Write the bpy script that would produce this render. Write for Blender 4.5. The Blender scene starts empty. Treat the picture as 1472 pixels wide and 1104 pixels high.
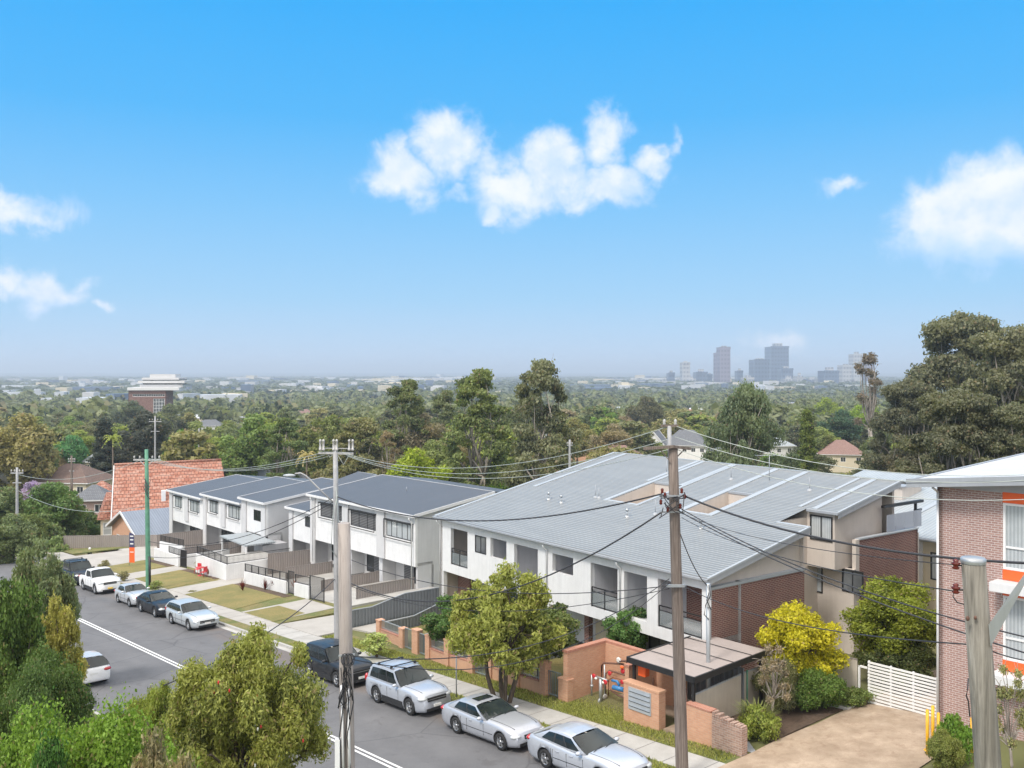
import bpy, bmesh, math, random
import numpy as np
from mathutils import Vector, Matrix
R_ = math.radians
sc = bpy.context.scene
# ---------------------------------------------------------------- camera
cam_d = bpy.data.cameras.new('camera'); cam = bpy.data.objects.new('camera', cam_d)
sc.collection.objects.link(cam); sc.camera = cam
cam.location = (0, 0, 15.0); cam.rotation_euler = (R_(90), 0, 0)
cam_d.sensor_width = 36; cam_d.lens = 1330 / 1472 * 36
cam_d.shift_y = -17 / 1472
cam_d.clip_start = 0.5; cam_d.clip_end = 60000
sc.render.resolution_x = 1024; sc.render.resolution_y = 768
# ---------------------------------------------------------------- exposure
sc.view_settings.view_transform = 'Standard'; sc.view_settings.look = 'None'
sc.view_settings.exposure = 0.50; sc.view_settings.gamma = 1.0
sc.view_settings.use_curve_mapping = False
try:
    sc.cycles.volume_bounces = 0; sc.cycles.max_bounces = 6; sc.cycles.transparent_max_bounces = 8
except Exception: pass
# ---------------------------------------------------------------- sun
SUN_AZ, SUN_EL = R_(222), R_(52)      # azimuth clockwise from +Y
sd = bpy.data.lights.new('sun', 'SUN'); so = bpy.data.objects.new('sun', sd); sc.collection.objects.link(so)
sd.energy = 2.05; sd.angle = R_(12); sd.color = (1.0, 0.95, 0.88)
_d = Vector((math.sin(SUN_AZ) * math.cos(SUN_EL), math.cos(SUN_AZ) * math.cos(SUN_EL), math.sin(SUN_EL)))
so.rotation_euler = _d.to_track_quat('Z', 'Y').to_euler()
# ---------------------------------------------------------------- world
W = bpy.data.worlds.new('World'); sc.world = W; W.use_nodes = True
nt = W.node_tree; nt.nodes.clear()
class G:
    """tiny helper for building shader graphs"""
    def __init__(s, nt): s.nt = nt
    def n(s, t, **k):
        o = s.nt.nodes.new(t)
        for a, b in k.items(): setattr(o, a, b)
        return o
    def put(s, sock, v):
        if hasattr(v, 'is_output') or hasattr(v, 'links'): s.nt.links.new(v, sock)
        else: sock.default_value = v
    def m(s, op, a, b=0.0, c=None, clamp=False):
        o = s.n('ShaderNodeMath', operation=op, use_clamp=clamp)
        s.put(o.inputs[0], a)
        if len(o.inputs) > 1: s.put(o.inputs[1], b)
        if c is not None: s.put(o.inputs[2], c)
        return o.outputs[0]
    def vm(s, op, a, b=(0, 0, 0)):
        o = s.n('ShaderNodeVectorMath', operation=op); s.put(o.inputs[0], a); s.put(o.inputs[1], b)
        return o.outputs['Value'] if op in ('LENGTH', 'DOT_PRODUCT') else o.outputs[0]
    def mix(s, f, a, b, mode='MIX'):
        o = s.n('ShaderNodeMix', data_type='RGBA', blend_type=mode)
        s.put(o.inputs[0], f); s.put(o.inputs[6], col(a)); s.put(o.inputs[7], col(b)); return o.outputs[2]
    def ramp(s, f, stops, interp='LINEAR'):
        o = s.n('ShaderNodeValToRGB'); s.put(o.inputs[0], f); r = o.color_ramp; r.interpolation = interp
        while len(r.elements) < len(stops): r.elements.new(0.5)
        for e, (p, c) in zip(r.elements, stops): e.position = p; e.color = col(c)
        return o.outputs[0]
    def noise(s, v, scale, detail=3, rough=0.5, dist=0.0):
        o = s.n('ShaderNodeTexNoise'); s.put(o.inputs['Vector'], v); o.inputs['Scale'].default_value = scale
        o.inputs['Detail'].default_value = detail; o.inputs['Roughness'].default_value = rough
        o.inputs['Distortion'].default_value = dist
        return o.outputs[0]
    def mr(s, f, a, b, c=0.0, d=1.0, t='SMOOTHSTEP'):
        o = s.n('ShaderNodeMapRange', interpolation_type=t)
        for i, v in enumerate((f, a, b, c, d)): s.put(o.inputs[i], v)
        return o.outputs[0]
def col(c):
    if isinstance(c, (tuple, list)) and len(c) == 3: return (c[0], c[1], c[2], 1.0)
    return c
g = G(nt)
tc = g.n('ShaderNodeTexCoord'); D = g.vm('NORMALIZE', tc.outputs['Generated'])
sx = g.n('ShaderNodeSeparateXYZ'); g.put(sx.inputs[0], D)
dx, dy, dz = sx.outputs
el = g.m('ARCSINE', dz); az = g.m('ARCTAN2', dx, dy)
sky = g.n('ShaderNodeTexSky', sky_type='NISHITA'); sky.sun_disc = False
sky.sun_elevation = SUN_EL; sky.sun_rotation = SUN_AZ; sky.altitude = 60; sky.dust_density = 1.2
skyc = g.mix(1.0, sky.outputs[0], (0.11, 0.11, 0.11), 'MULTIPLY')
t = g.mr(el, 0.0, 0.45, 0, 1, 'LINEAR')
grad = g.ramp(t, [(0.0, (.42, .54, .70)), (0.08, (.34, .51, .70)), (0.175, (.25, .475, .70)), (0.39, (.140, .41, .71)), (0.59, (.05, .345, .71)), (0.84, (.017, .31, .71))])
base = g.mix(0.95, skyc, grad)
# clouds: puffs placed by azimuth and elevation, broken up by noise
def ae(px, py):
    x = (px - 736) / 1330; z = (535 - py) / 1330
    return math.atan2(x, 1), math.atan2(z, math.hypot(x, 1))
cv = g.n('ShaderNodeCombineXYZ'); g.put(cv.inputs[0], az); g.put(cv.inputs[1], el)
n1 = g.noise(cv.outputs[0], 24, 9, 0.66, 0.35); n2 = g.noise(cv.outputs[0], 9, 5, 0.5)
wv = g.n('ShaderNodeCombineXYZ')
g.put(wv.inputs[0], g.m('MULTIPLY', g.m('SUBTRACT', g.noise(cv.outputs[0], 26, 4), 0.5), 0.05))
g.put(wv.inputs[1], g.m('MULTIPLY', g.m('SUBTRACT', g.noise(cv.outputs[0], 31, 4), 0.5), 0.05))
cw = g.vm('ADD', cv.outputs[0], wv.outputs[0])
def puffs(lst):
    acc = None
    for (px, py, rx, ry, s) in lst:
        a, e = ae(px, py)
        v = g.vm('MULTIPLY', g.vm('SUBTRACT', cw, (a, e, 0)), (1330 / rx, 1330 / ry, 0))
        L = g.vm('LENGTH', v); f = g.mr(L, 0.0, 1.75, s * 1.12, 0.0)
        acc = f if acc is None else g.m('MAXIMUM', acc, f)
    return acc
main = puffs([(575, 250, 52, 42, 1), (545, 268, 22, 14, .7), (648, 210, 52, 48, 1), (600, 282, 40, 22, .75), (655, 275, 25, 20, .6), (715, 230, 50, 26, .7), (790, 228, 56, 42, .95), (735, 275, 62, 42, 1),
              (708, 306, 22, 18, .9), (800, 260, 62, 42, .95), (868, 200, 32, 46, .85), (880, 268, 52, 32, .95), (935, 240, 36, 26, .9), (968, 205, 12, 26, .4), (840, 292, 42, 14, .7),
              (1213, 265, 42, 16, .62), (1352, 315, 48, 46, 1.25), (1400, 294, 62, 48, 1.3), (1470, 300, 80, 60, 1.3), (1338, 345, 40, 34, .9), (1400, 350, 90, 34, 1), (1480, 340, 60, 40, .9),
              (18, 303, 52, 26, .95), (100, 308, 24, 24, .45), (58, 422, 44, 22, .85), (5, 408, 50, 22, .85), (112, 407, 20, 12, .5), (158, 434, 16, 10, .5),
              (1122, 493, 44, 28, .55), (1080, 506, 60, 20, .35)])
nn = g.m('ADD', g.m('MULTIPLY', n1, .75), g.m('MULTIPLY', n2, .35))
dens = g.mr(g.m('ADD', main, g.m('MULTIPLY', g.m('SUBTRACT', nn, 0.555), 1.9)), 0.12, 1.05)
dens = g.m('MULTIPLY', dens, g.mr(main, 0.02, 0.22))
shade = g.m('ADD', g.m('MULTIPLY', g.noise(cv.outputs[0], 34, 5), .6), g.m('MULTIPLY', n2, .4))
ccol = g.ramp(g.mr(shade, .32, .62, 0, 1), [(0, (.52, .62, .82)), (.5, (.66, .70, .80)), (1, (.76, .76, .80))])
under = puffs([(1340, 368, 70, 26, 1), (1420, 372, 90, 24, 1), (640, 300, 80, 16, .6), (60, 440, 40, 12, .6)])
ccol = g.mix(g.m('MULTIPLY', under, .9), ccol, (.42, .58, .85))
base = g.mix(g.m('MULTIPLY', dens, .88), base, ccol)
# unseen broken white cloud deck overhead and behind the camera, added for soft light
deckn = g.noise(D, 2.3, 5, 0.55)
deck = g.m('MULTIPLY', g.mr(deckn, .22, .45), g.m('MAXIMUM', g.mr(el, R_(28), R_(46)), g.m('MULTIPLY', g.mr(g.m('MULTIPLY', dy, -1.0), 0.05, 0.4), g.mr(el, R_(4), R_(20)))))
deckc = g.ramp(deckn, [(.3, (1.08, 1.04, 1.0)), (.7, (1.65, 1.56, 1.46))])
base = g.mix(deck, base, deckc)
below = g.mr(el, -0.02, -0.002, 1, 0)
base = g.mix(below, base, (.30, .33, .36))
bg = g.n('ShaderNodeBackground'); g.put(bg.inputs[0], base); bg.inputs[1].default_value = 1.0
wo = g.n('ShaderNodeOutputWorld'); nt.links.new(bg.outputs[0], wo.inputs[0])

# ================================================================ helpers
COLL = sc.collection
SRGB = lambda r, gg, b: tuple(((v / 255) / 12.92 if v / 255 <= .04045 else ((v / 255 + .055) / 1.055) ** 2.4) for v in (r, gg, b))
def newell(p):
    n = Vector((0, 0, 0))
    for i in range(len(p)):
        a, b = p[i], p[(i + 1) % len(p)]
        n += Vector(((a[1] - b[1]) * (a[2] + b[2]), (a[2] - b[2]) * (a[0] + b[0]), (a[0] - b[0]) * (a[1] + b[1])))
    return n.normalized() if n.length > 1e-12 else Vector((0, 0, 1))
SPLIT = {'brick_wall', 'dividing_wall', 'sun_hood', 'brick_panel', 'louvre_screen', 'pier', 'coping', 'porch_post', 'orange_panel', 'insulator', 'fuse', 'flue', 'wiper', 'air_intake', 'sill', 'door_handle', 'flashing', 'lettering', 'upper_storeys', 'bolt', 'roof_rail', 'crossarm', 'conduit', 'post', 'barge_board', 'gutter', 'pergola', 'light_well', 'wall', 'wire_tail', 'door_pillar'}
class MB:
    """collects faces; build() links them as one mesh with metre-scaled UVs"""
    def __init__(s): s.v = []; s.f = []; s.sm = []
    def face(s, *pts, smooth=False):
        i = len(s.v); s.v += [tuple(p) for p in pts]; s.f.append(tuple(range(i, i + len(pts)))); s.sm.append(smooth); return s
    def hexa(s, p):            # bottom 0-3 ccw, top 4-7
        i = len(s.v); s.v += [tuple(q) for q in p]
        for f in ((3, 2, 1, 0), (4, 5, 6, 7), (0, 1, 5, 4), (1, 2, 6, 5), (2, 3, 7, 6), (3, 0, 4, 7)):
            s.f.append(tuple(i + k for k in f)); s.sm.append(False)
        return s
    def box(s, x0, x1, y0, y1, z0, z1):
        return s.hexa([(x0, y0, z0), (x1, y0, z0), (x1, y1, z0), (x0, y1, z0), (x0, y0, z1), (x1, y0, z1), (x1, y1, z1), (x0, y1, z1)])
    def slab(s, x0, x1, y0, y1, b0, t0, b1, t1):   # bottom/top heights at x0 and at x1
        return s.hexa([(x0, y0, b0), (x1, y0, b1), (x1, y1, b1), (x0, y1, b0), (x0, y0, t0), (x1, y0, t1), (x1, y1, t1), (x0, y1, t0)])
    def slaby(s, x0, x1, y0, y1, b0, t0, b1, t1):  # heights at y0 and y1
        return s.hexa([(x0, y0, b0), (x1, y0, b0), (x1, y1, b1), (x0, y1, b1), (x0, y0, t0), (x1, y0, t0), (x1, y1, t1), (x0, y1, t1)])
    def bar(s, a, b, w, h=None):
        a = Vector(a); b = Vector(b); h = h or w; d = (b - a).normalized()
        u = d.cross(Vector((0, 0, 1)));  u = u.normalized() if u.length > 1e-3 else Vector((1, 0, 0)); n = u.cross(d).normalized()
        u *= w / 2; n *= h / 2
        return s.hexa([a - u - n, a + u - n, b + u - n, b - u - n, a - u + n, a + u + n, b + u + n, b - u + n])
    def ring(s, c, d, r, n, ref=None):
        d = Vector(d).normalized(); u = d.cross(Vector(ref or (0, 0, 1)))
        if u.length < 1e-3: u = d.cross(Vector((1, 0, 0)))
        u.normalize(); w = u.cross(d)
        i = len(s.v)
        for k in range(n):
            a = 2 * math.pi * k / n; s.v.append(tuple(Vector(c) + u * (r * math.cos(a)) + w * (r * math.sin(a))))
        return i
    def tube(s, pts, r, n=8, caps=True):
        pts = [Vector(p) for p in pts]; rs = r if isinstance(r, (list, tuple)) else [r] * len(pts)
        prev = None
        for k, p in enumerate(pts):
            d = pts[min(k + 1, len(pts) - 1)] - pts[max(k - 1, 0)]
            i = s.ring(p, d, rs[k], n)
            if prev is not None:
                for j in range(n):
                    s.f.append((prev + j, i + j, i + (j + 1) % n, prev + (j + 1) % n)); s.sm.append(True)
            elif caps: s.f.append(tuple(i + j for j in range(n))); s.sm.append(False)
            prev = i
        if caps: s.f.append(tuple(prev + j for j in reversed(range(n)))); s.sm.append(False)
        return s
    def lathe(s, c, prof, n=16, axis=(0, 0, 1)):   # prof: (radius, height)
        ax = Vector(axis); prev = None; c = Vector(c)
        for r, h in prof:
            i = s.ring(c + ax * h, ax, max(r, 1e-4), n)
            if prev is not None:
                for j in range(n):
                    s.f.append((prev + j, i + j, i + (j + 1) % n, prev + (j + 1) % n)); s.sm.append(True)
            prev = i
        return s
    def ball(s, c, rx, ry, rz, n=12, m=7):
        i0 = len(s.v)
        for a in range(m + 1):
            th = math.pi * a / m
            for b in range(n):
                ph = 2 * math.pi * b / n
                s.v.append((c[0] + rx * math.sin(th) * math.cos(ph), c[1] + ry * math.sin(th) * math.sin(ph), c[2] + rz * math.cos(th)))
        for a in range(m):
            for b in range(n):
                s.f.append((i0 + a * n + b, i0 + (a + 1) * n + b, i0 + (a + 1) * n + (b + 1) % n, i0 + a * n + (b + 1) % n)); s.sm.append(True)
        return s
    def wall(s, P, ex, n, w, z0, z1, th, holes=(), top=None):
        """wall slab: starts at P, runs w along ex, outer face normal n, thickness th inward, rectangular holes (x0,x1,z0,z1)"""
        P = Vector(P); ex = Vector(ex).normalized(); n = Vector(n).normalized()
        xs = sorted({0.0, w} | {h[0] for h in holes} | {h[1] for h in holes}); xs = [x for x in xs if 0 <= x <= w]
        zs = sorted({z0, z1} | {h[2] for h in holes} | {h[3] for h in holes}); zs = [z for z in zs if z0 <= z <= z1]
        def hole(i, j):
            if i < 0 or j < 0 or i >= len(xs) - 1 or j >= len(zs) - 1: return True
            cx = (xs[i] + xs[i + 1]) / 2; cz = (zs[j] + zs[j + 1]) / 2
            return any(h[0] < cx < h[1] and h[2] < cz < h[3] for h in holes)
        def pt(x, z, d):
            return P + ex * x - n * d + Vector((0, 0, z))
        flip = ex.cross(Vector((0, 0, 1))).dot(n) < 0
        def q(a, b, c, d):
            s.face(*((d, c, b, a) if flip else (a, b, c, d)))
        for i in range(len(xs) - 1):
            for j in range(len(zs) - 1):
                if hole(i, j): continue
                a, b, c, d = xs[i], xs[i + 1], zs[j], zs[j + 1]
                q(pt(a, c, 0), pt(b, c, 0), pt(b, d, 0), pt(a, d, 0))
                q(pt(b, c, th), pt(a, c, th), pt(a, d, th), pt(b, d, th))
                if hole(i - 1, j): q(pt(a, c, th), pt(a, c, 0), pt(a, d, 0), pt(a, d, th))
                if hole(i + 1, j): q(pt(b, c, 0), pt(b, c, th), pt(b, d, th), pt(b, d, 0))
                if hole(i, j - 1): q(pt(a, c, th), pt(b, c, th), pt(b, c, 0), pt(a, c, 0))
                if hole(i, j + 1): q(pt(a, d, 0), pt(b, d, 0), pt(b, d, th), pt(a, d, th))
        return s
    def comps(s):
        par = list(range(len(s.f)))
        def fd(i):
            while par[i] != i: par[i] = par[par[i]]; i = par[i]
            return i
        seen = {}
        for k, f in enumerate(s.f):
            for i in f:
                key = tuple(round(c, 3) for c in s.v[i])
                if key in seen: par[fd(k)] = fd(seen[key])
                else: seen[key] = k
        out = {}
        for k in range(len(s.f)): out.setdefault(fd(k), []).append(k)
        return list(out.values())
    def build(s, name, mat, parent=None, label=None, bevel=0, subd=0, smooth=False):
        if name in SPLIT and parent is not None:
            cs = s.comps()
            if 1 < len(cs) < 40:
                r = None
                for c in cs:
                    m = MB(); used = {}
                    for k in c:
                        f = []
                        for i in s.f[k]:
                            if i not in used: used[i] = len(m.v); m.v.append(s.v[i])
                            f.append(used[i])
                        m.f.append(tuple(f)); m.sm.append(s.sm[k])
                    o = m.build1(name, mat, parent, label, bevel, subd, smooth); r = r or o
                return r
        return s.build1(name, mat, parent, label, bevel, subd, smooth)
    def build1(s, name, mat, parent=None, label=None, bevel=0, subd=0, smooth=False):
        me = bpy.data.meshes.new(name); me.from_pydata(s.v, [], s.f)
        uv = me.uv_layers.new(name='UVMap').data
        li = 0
        for f in s.f:
            p = [s.v[i] for i in f]; n = newell(p)
            if abs(n.z) > 0.999: e = Vector((1, 0, 0)); u2 = Vector((0, 1, 0))
            else:
                e = Vector((0, 0, 1)).cross(n).normalized(); u2 = n.cross(e)
            for q in p:
                q = Vector(q); uv[li].uv = (q.dot(e), q.dot(u2)); li += 1
        sm = [True] * len(s.f) if smooth else s.sm
        me.polygons.foreach_set('use_smooth', sm)
        if mat: me.materials.append(mat)
        me.update()
        o = bpy.data.objects.new(name, me); COLL.objects.link(o)
        if parent: o.parent = parent
        if label: o['label'] = label
        if bevel:
            m = o.modifiers.new('b', 'BEVEL'); m.width = bevel; m.segments = 2; m.limit_method = 'ANGLE'; m.angle_limit = R_(40)
        if subd:
            bm = bmesh.new(); bm.from_mesh(me); bmesh.ops.remove_doubles(bm, verts=bm.verts, dist=1e-4); bm.to_mesh(me); bm.free()
            m = o.modifiers.new('s', 'SUBSURF'); m.levels = m.render_levels = subd
        return o
def tag(o, label, cat, group=None):
    o['label'] = label; o['category'] = cat
    if group: o['group'] = group
    return o
def thing(name, label, cat, loc=(0, 0, 0), rz=0, group=None):
    o = bpy.data.objects.new(name, None); COLL.objects.link(o); o.empty_display_size = .3
    o.location = loc; o.rotation_euler = (0, 0, rz); return tag(o, label, cat, group)
def struct(o, kind='structure'): o['kind'] = kind; return o
def copy_tree(o, parent=None):
    c = o.copy(); COLL.objects.link(c)
    if parent: c.parent = parent
    for ch in list(o.children): copy_tree(ch, c)
    return c
# frames ------------------------------------------------------------------
O_ = (-.448, 36.1); ANG = R_(-49.004); ANGB = R_(-52.896); Z0 = .23; SL = .0596
UX = Vector((.6559, -.7548)); UY = Vector((.7548, .6559))     # a: along the kerb towards the camera, c: away from the kerb
def RP(a, c, z=0.0): return Vector((O_[0] + UX[0] * a + UY[0] * c, O_[1] + UX[1] * a + UY[1] * c, z))
def road_z(a): return Z0 + SL * a
def at(px, py, d): return Vector(((px - 736) / 1330 * d, d, 15 - (py - 535) / 1330 * d))   # the point a photo pixel shows at depth d
def ac(x, y):
    X = x - O_[0]; Y = y - O_[1]; return X * UX[0] + Y * UX[1], X * UY[0] + Y * UY[1]
def sstep(x, a, b):
    t = np.clip((np.asarray(x, float) - a) / (b - a), 0, 1); return t * t * (3 - 2 * t)
def TZ(x, y):
    x = np.asarray(x, float); y = np.asarray(y, float)
    a = (x - O_[0]) * UX[0] + (y - O_[1]) * UX[1]; c = (x - O_[0]) * UY[0] + (y - O_[1]) * UY[1]
    near = Z0 + SL * np.clip(a, -85, 50) - .12 + .34 * sstep(c, 5.0, 6.4) * (1 - sstep(-a, 22, 28)) + .12 * sstep(c, 8.5, 9.2) * sstep(-a, 22, 28) + .12 * sstep(a, 4, 10) * sstep(c, 6, 12)
    r = np.hypot(x, y)
    far = np.interp(r, [60, 90, 105, 118, 150, 300, 800, 2500, 7000, 10000, 14000, 30000], [-2, -4.6, -6.2, -7.2, -8.6, -13, -25, -25, -25, -14, 6, 8])
    far = far + 2.0 * np.sin(x * .011 + 1) * np.sin(y * .008) * sstep(r, 150, 400) * (1 - sstep(r, 700, 1500))
    w = sstep(r, 80, 118)
    return near * (1 - w) + far * w
# ================================================================ materials
def mat(name, fn=None, **k):
    m = bpy.data.materials.new(name); m.use_nodes = True; n = m.node_tree; g = G(n)
    p = n.nodes['Principled BSDF']
    for a, b in k.items():
        s = p.inputs[{'base': 'Base Color', 'rough': 'Roughness', 'metal': 'Metallic', 'spec': 'Specular IOR Level', 'coat': 'Coat Weight', 'alpha': 'Alpha', 'trans': 'Transmission Weight'}[a]]
        s.default_value = col(b)
    if fn: fn(g, p)
    return m
def bump(g, p, h, d=.01, s=.6):
    o = g.n('ShaderNodeBump'); g.put(o.inputs['Height'], h); o.inputs['Distance'].default_value = d; o.inputs['Strength'].default_value = s
    g.put(p.inputs['Normal'], o.outputs[0])
def uvw(g): return g.n('ShaderNodeTexCoord').outputs['UV']
def objc(g): return g.n('ShaderNodeTexCoord').outputs['Object']
def posc(g): return g.n('ShaderNodeNewGeometry').outputs['Position']
def plain(name, c, rough=.6, var=.10, scale=1.5, **k):
    """painted / rendered surface: faint blotches, streaks of dirt"""
    def f(g, p):
        v = objc(g); a = g.noise(v, scale, 5, .6); b = g.noise(g.vm('MULTIPLY', v, (5, 5, .30)), 1.3, 5, .7)
        t = g.m('MULTIPLY', g.m('ADD', a, b), .5)
        k1 = tuple(x * (1 - var * 1.6) for x in c); k2 = tuple(min(1, x * (1 + var)) for x in c)
        g.put(p.inputs['Base Color'], g.ramp(t, [(.32, k1), (.62, k2)]))
        bump(g, p, g.noise(v, 60, 3), .003, .25)
    return mat(name, f, rough=rough, **k)
def brick(name, cs, mortar, w=.24, h=.086, m=.012, dirt=.25, rough=.85):
    def f(g, p):
        v = uvw(g); b = g.n('ShaderNodeTexBrick'); g.put(b.inputs['Vector'], v)
        b.inputs['Scale'].default_value = 1; b.inputs['Brick Width'].default_value = w; b.inputs['Row Height'].default_value = h
        b.inputs['Mortar Size'].default_value = m; b.inputs['Mortar Smooth'].default_value = .2; b.inputs['Bias'].default_value = 0
        b.inputs['Color1'].default_value = col(cs[0]); b.inputs['Color2'].default_value = col(cs[1]); b.inputs['Mortar'].default_value = col(mortar)
        n = g.noise(v, .8, 4); n2 = g.noise(g.vm('MULTIPLY', v, (1, 2.8, 1)), 4.2, 1)
        c = g.mix(g.mr(n2, .35, .65, 0, .45), b.outputs[0], g.mix(b.outputs['Fac'], cs[2], mortar))
        c = g.mix(g.mr(n, .45, .75, 0, dirt), c, tuple(x * .45 for x in cs[0]))
        g.put(p.inputs['Base Color'], c)
        bump(g, p, g.m('SUBTRACT', 1.0, b.outputs['Fac']), .008, .5)
    return mat(name, f, rough=rough)
def ribbed(name, c, period, axis=0, depth=.02, rough=.45, dark=.8, var=.08, cover=None, metal=0.0, sharp=3.0):
    """sheet metal with ribs across uv axis"""
    def f(g, p):
        v = uvw(g); s = g.n('ShaderNodeSeparateXYZ'); g.put(s.inputs[0], v)
        x = g.m('MULTIPLY', s.outputs[axis], 2 * math.pi / period)
        h = g.m('POWER', g.m('ADD', g.m('MULTIPLY', g.m('SINE', x), .5), .5), sharp)
        n = g.noise(v, .5, 5, .6); n2 = g.noise(g.vm('MULTIPLY', v, (3, .3, 1) if axis == 0 else (.3, 3, 1)), 1.0, 4)
        base = g.ramp(g.m('MULTIPLY', g.m('ADD', n, n2), .5), [(.3, tuple(k * (1 - var * 2) for k in c)), (.65, tuple(k * (1 + var) for k in c))])
        q = g.noise(g.vm('MULTIPLY', v, (.5, 2.2, 1) if axis == 0 else (2.6, .35, 1)), 1.1, 6, .75); base = g.mix(g.mr(q, .52, .75, 0, .35), base, tuple(k * .62 for k in c))
        sh = g.noise(g.vm('MULTIPLY', v, (.15, 1.3, 1) if axis else (1.3, .15, 1)), 1.0, 1); base = g.mix(g.mr(sh, .4, .6, 0, .18), base, tuple(k * 1.25 for k in c))
        g.put(p.inputs['Base Color'], g.mix(h, g.mix(1.0, base, (dark, dark, dark), 'MULTIPLY'), base))  # rib shading put into the colour: valleys darker than crests
        bump(g, p, h, depth, 1.0)
    return mat(name, f, rough=rough, metal=metal)
def tiles(name, cs, w=.3, h=.32, rough=.8, groove=.55, depth=.04):
    """roof tiles in courses up the slope"""
    def f(g, p):
        v = uvw(g); b = g.n('ShaderNodeTexBrick'); g.put(b.inputs['Vector'], v); b.offset = 0.5
        b.inputs['Scale'].default_value = 1; b.inputs['Brick Width'].default_value = w; b.inputs['Row Height'].default_value = h
        b.inputs['Mortar Size'].default_value = .03; b.inputs['Mortar Smooth'].default_value = .6
        b.inputs['Color1'].default_value = col(cs[0]); b.inputs['Color2'].default_value = col(cs[1]); b.inputs['Mortar'].default_value = col(tuple(x * groove for x in cs[0]))
        n = g.noise(g.vm('MULTIPLY', v, (1.2, 2.6, 1)), .8, 5, .75)
        c = g.mix(g.mr(n, .45, .62, 0, .6), b.outputs[0], cs[2])
        g.put(p.inputs['Base Color'], c)
        s = g.n('ShaderNodeSeparateXYZ'); g.put(s.inputs[0], v)
        saw = g.m('FRACT', g.m('DIVIDE', s.outputs[1], h))
        bump(g, p, g.m('SUBTRACT', 1, g.m('ADD', saw, b.outputs['Fac'])), depth, .8)
    return mat(name, f, rough=rough)
M = {}
M['white'] = plain('white_render', (.71, .71, .715), .7, .065)
M['lightgrey'] = plain('light_grey_render', (.56, .56, .57), .7, .05)
M['midgrey'] = plain('grey_render', (.42, .42, .44), .7, .05)
M['softgrey'] = plain('pale_balcony_render', (.60, .60, .63), .7, .05)
M['beige'] = plain('beige_cladding', (.56, .50, .45), .7, .05)
M['beigefence'] = plain('beige_sheet', (.50, .45, .38), .7, .08)
M['cream'] = plain('cream_render', (.62, .55, .42), .7, .06)
M['darkframe'] = mat('dark_window_frame', base=(.025, .026, .03), rough=.35)
M['whiteframe'] = mat('white_window_frame', base=(.78, .78, .78), rough=.4)
M['gutter'] = plain('grey_gutter', (.33, .35, .38), .4, .06)
M['flash'] = plain('pale_flashing', (.37, .40, .43), .38, .05)
M['fascia'] = plain('white_fascia', (.70, .70, .71), .45, .03)
M['pipe'] = plain('white_downpipe', (.70, .71, .72), .45, .05)
M['black'] = mat('black_metal', base=(.02, .02, .022), rough=.45)
M['steel'] = plain('galvanised_steel', (.42, .44, .46), .4, .08, metal=.5)
M['orange'] = plain('orange_panel', (.86, .13, .025), .55, .04)
M['yellow'] = plain('yellow_bollard', (.80, .42, .02), .5, .1)
M['red'] = plain('red_plastic', (.55, .03, .04), .4, .08)
M['maroon'] = plain('brown_insulator', (.12, .018, .012), .15, .1)
M['porcelain'] = plain('grey_porcelain', (.46, .45, .44), .3, .1, 12)
M['rust'] = plain('rusty_pipe', (.14, .07, .05), .7, .3, 6)
M['copperpipe'] = plain('copper_pipe', (.28, .12, .07), .5, .2, 6)
M['bluepipe'] = plain('blue_valve', (.05, .22, .5), .4, .1)
M['green_paint'] = plain('green_pole_paint', (.10, .26, .17), .6, .25, 2.5)
M['brick_red'] = brick('dark_red_brick', ((.145, .050, .042), (.20, .070, .052), (.095, .035, .034)), (.37, .29, .25))
M['brick_pink'] = brick('pink_brown_brick', ((.34, .20, .175), (.42, .265, .23), (.25, .14, .13)), (.56, .49, .46), dirt=.12)
M['brick_peach'] = brick('peach_brick', ((.56, .30, .19), (.62, .36, .235), (.48, .25, .16)), (.52, .36, .27), m=.008, dirt=.08)
M['brick_clinker'] = brick('clinker_brick', ((.40, .24, .18), (.46, .31, .24), (.14, .09, .08)), (.44, .36, .31), dirt=.35)
M['brick_cap'] = brick('red_brick_coping', ((.42, .16, .10), (.48, .20, .13), (.36, .13, .09)), (.45, .30, .24), w=.08, h=.23)
M['render_peach'] = plain('peach_render', (.58, .34, .22), .8, .07)
M['roof_metal'] = ribbed('pale_grey_metal_roof', (.335, .355, .37), .22, 1, .04, .42, .50, .04, sharp=2.0)
M['roof_ribs'] = ribbed('grey_metal_roof_ribs', (.40, .44, .47), .25, 0, .03, .4, .75, .05)
M['roof_slate'] = ribbed('charcoal_metal_roof', (.088, .09, .100), .30, 0, .025, .42, .86, .05)
M['roof_blue'] = ribbed('blue_grey_metal_roof', (.22, .26, .33), .30, 0, .025, .42, .8, .07)
M['roof_white'] = ribbed('white_metal_roof', (.58, .60, .64), .4, 0, .02, .4, .9, .03)
M['carport_roof'] = plain('grey_brown_sheet', (.36, .31, .29), .6, .08, .9)
M['tile_red'] = tiles('orange_red_tiles', ((.30, .11, .07), (.41, .18, .12), (.50, .33, .27)), .42, .52, groove=.38, depth=.10)
M['tile_brown'] = tiles('brown_tiles', ((.16, .105, .085), (.21, .14, .115), (.12, .09, .08)), .30, .34)
M['tile_grey'] = tiles('grey_tiles', ((.15, .16, .18), (.19, .20, .22), (.12, .13, .15)), .30, .34)
M['tile_pink'] = tiles('pinkish_tiles', ((.26, .16, .135), (.31, .19, .165), (.21, .13, .11)), .30, .34)
M['fence_beige'] = ribbed('taupe_fence_sheet', (.34, .30, .28), .22, 0, .04, .5, .78, .05, sharp=4)
M['fence_grey'] = ribbed('blue_grey_fence_sheet', (.205, .225, .245), .24, 0, .04, .5, .72, .05, sharp=4)
M['glass_rail'] = mat('balcony_glass', base=(.30, .34, .35), rough=.05, alpha=.35)
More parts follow.
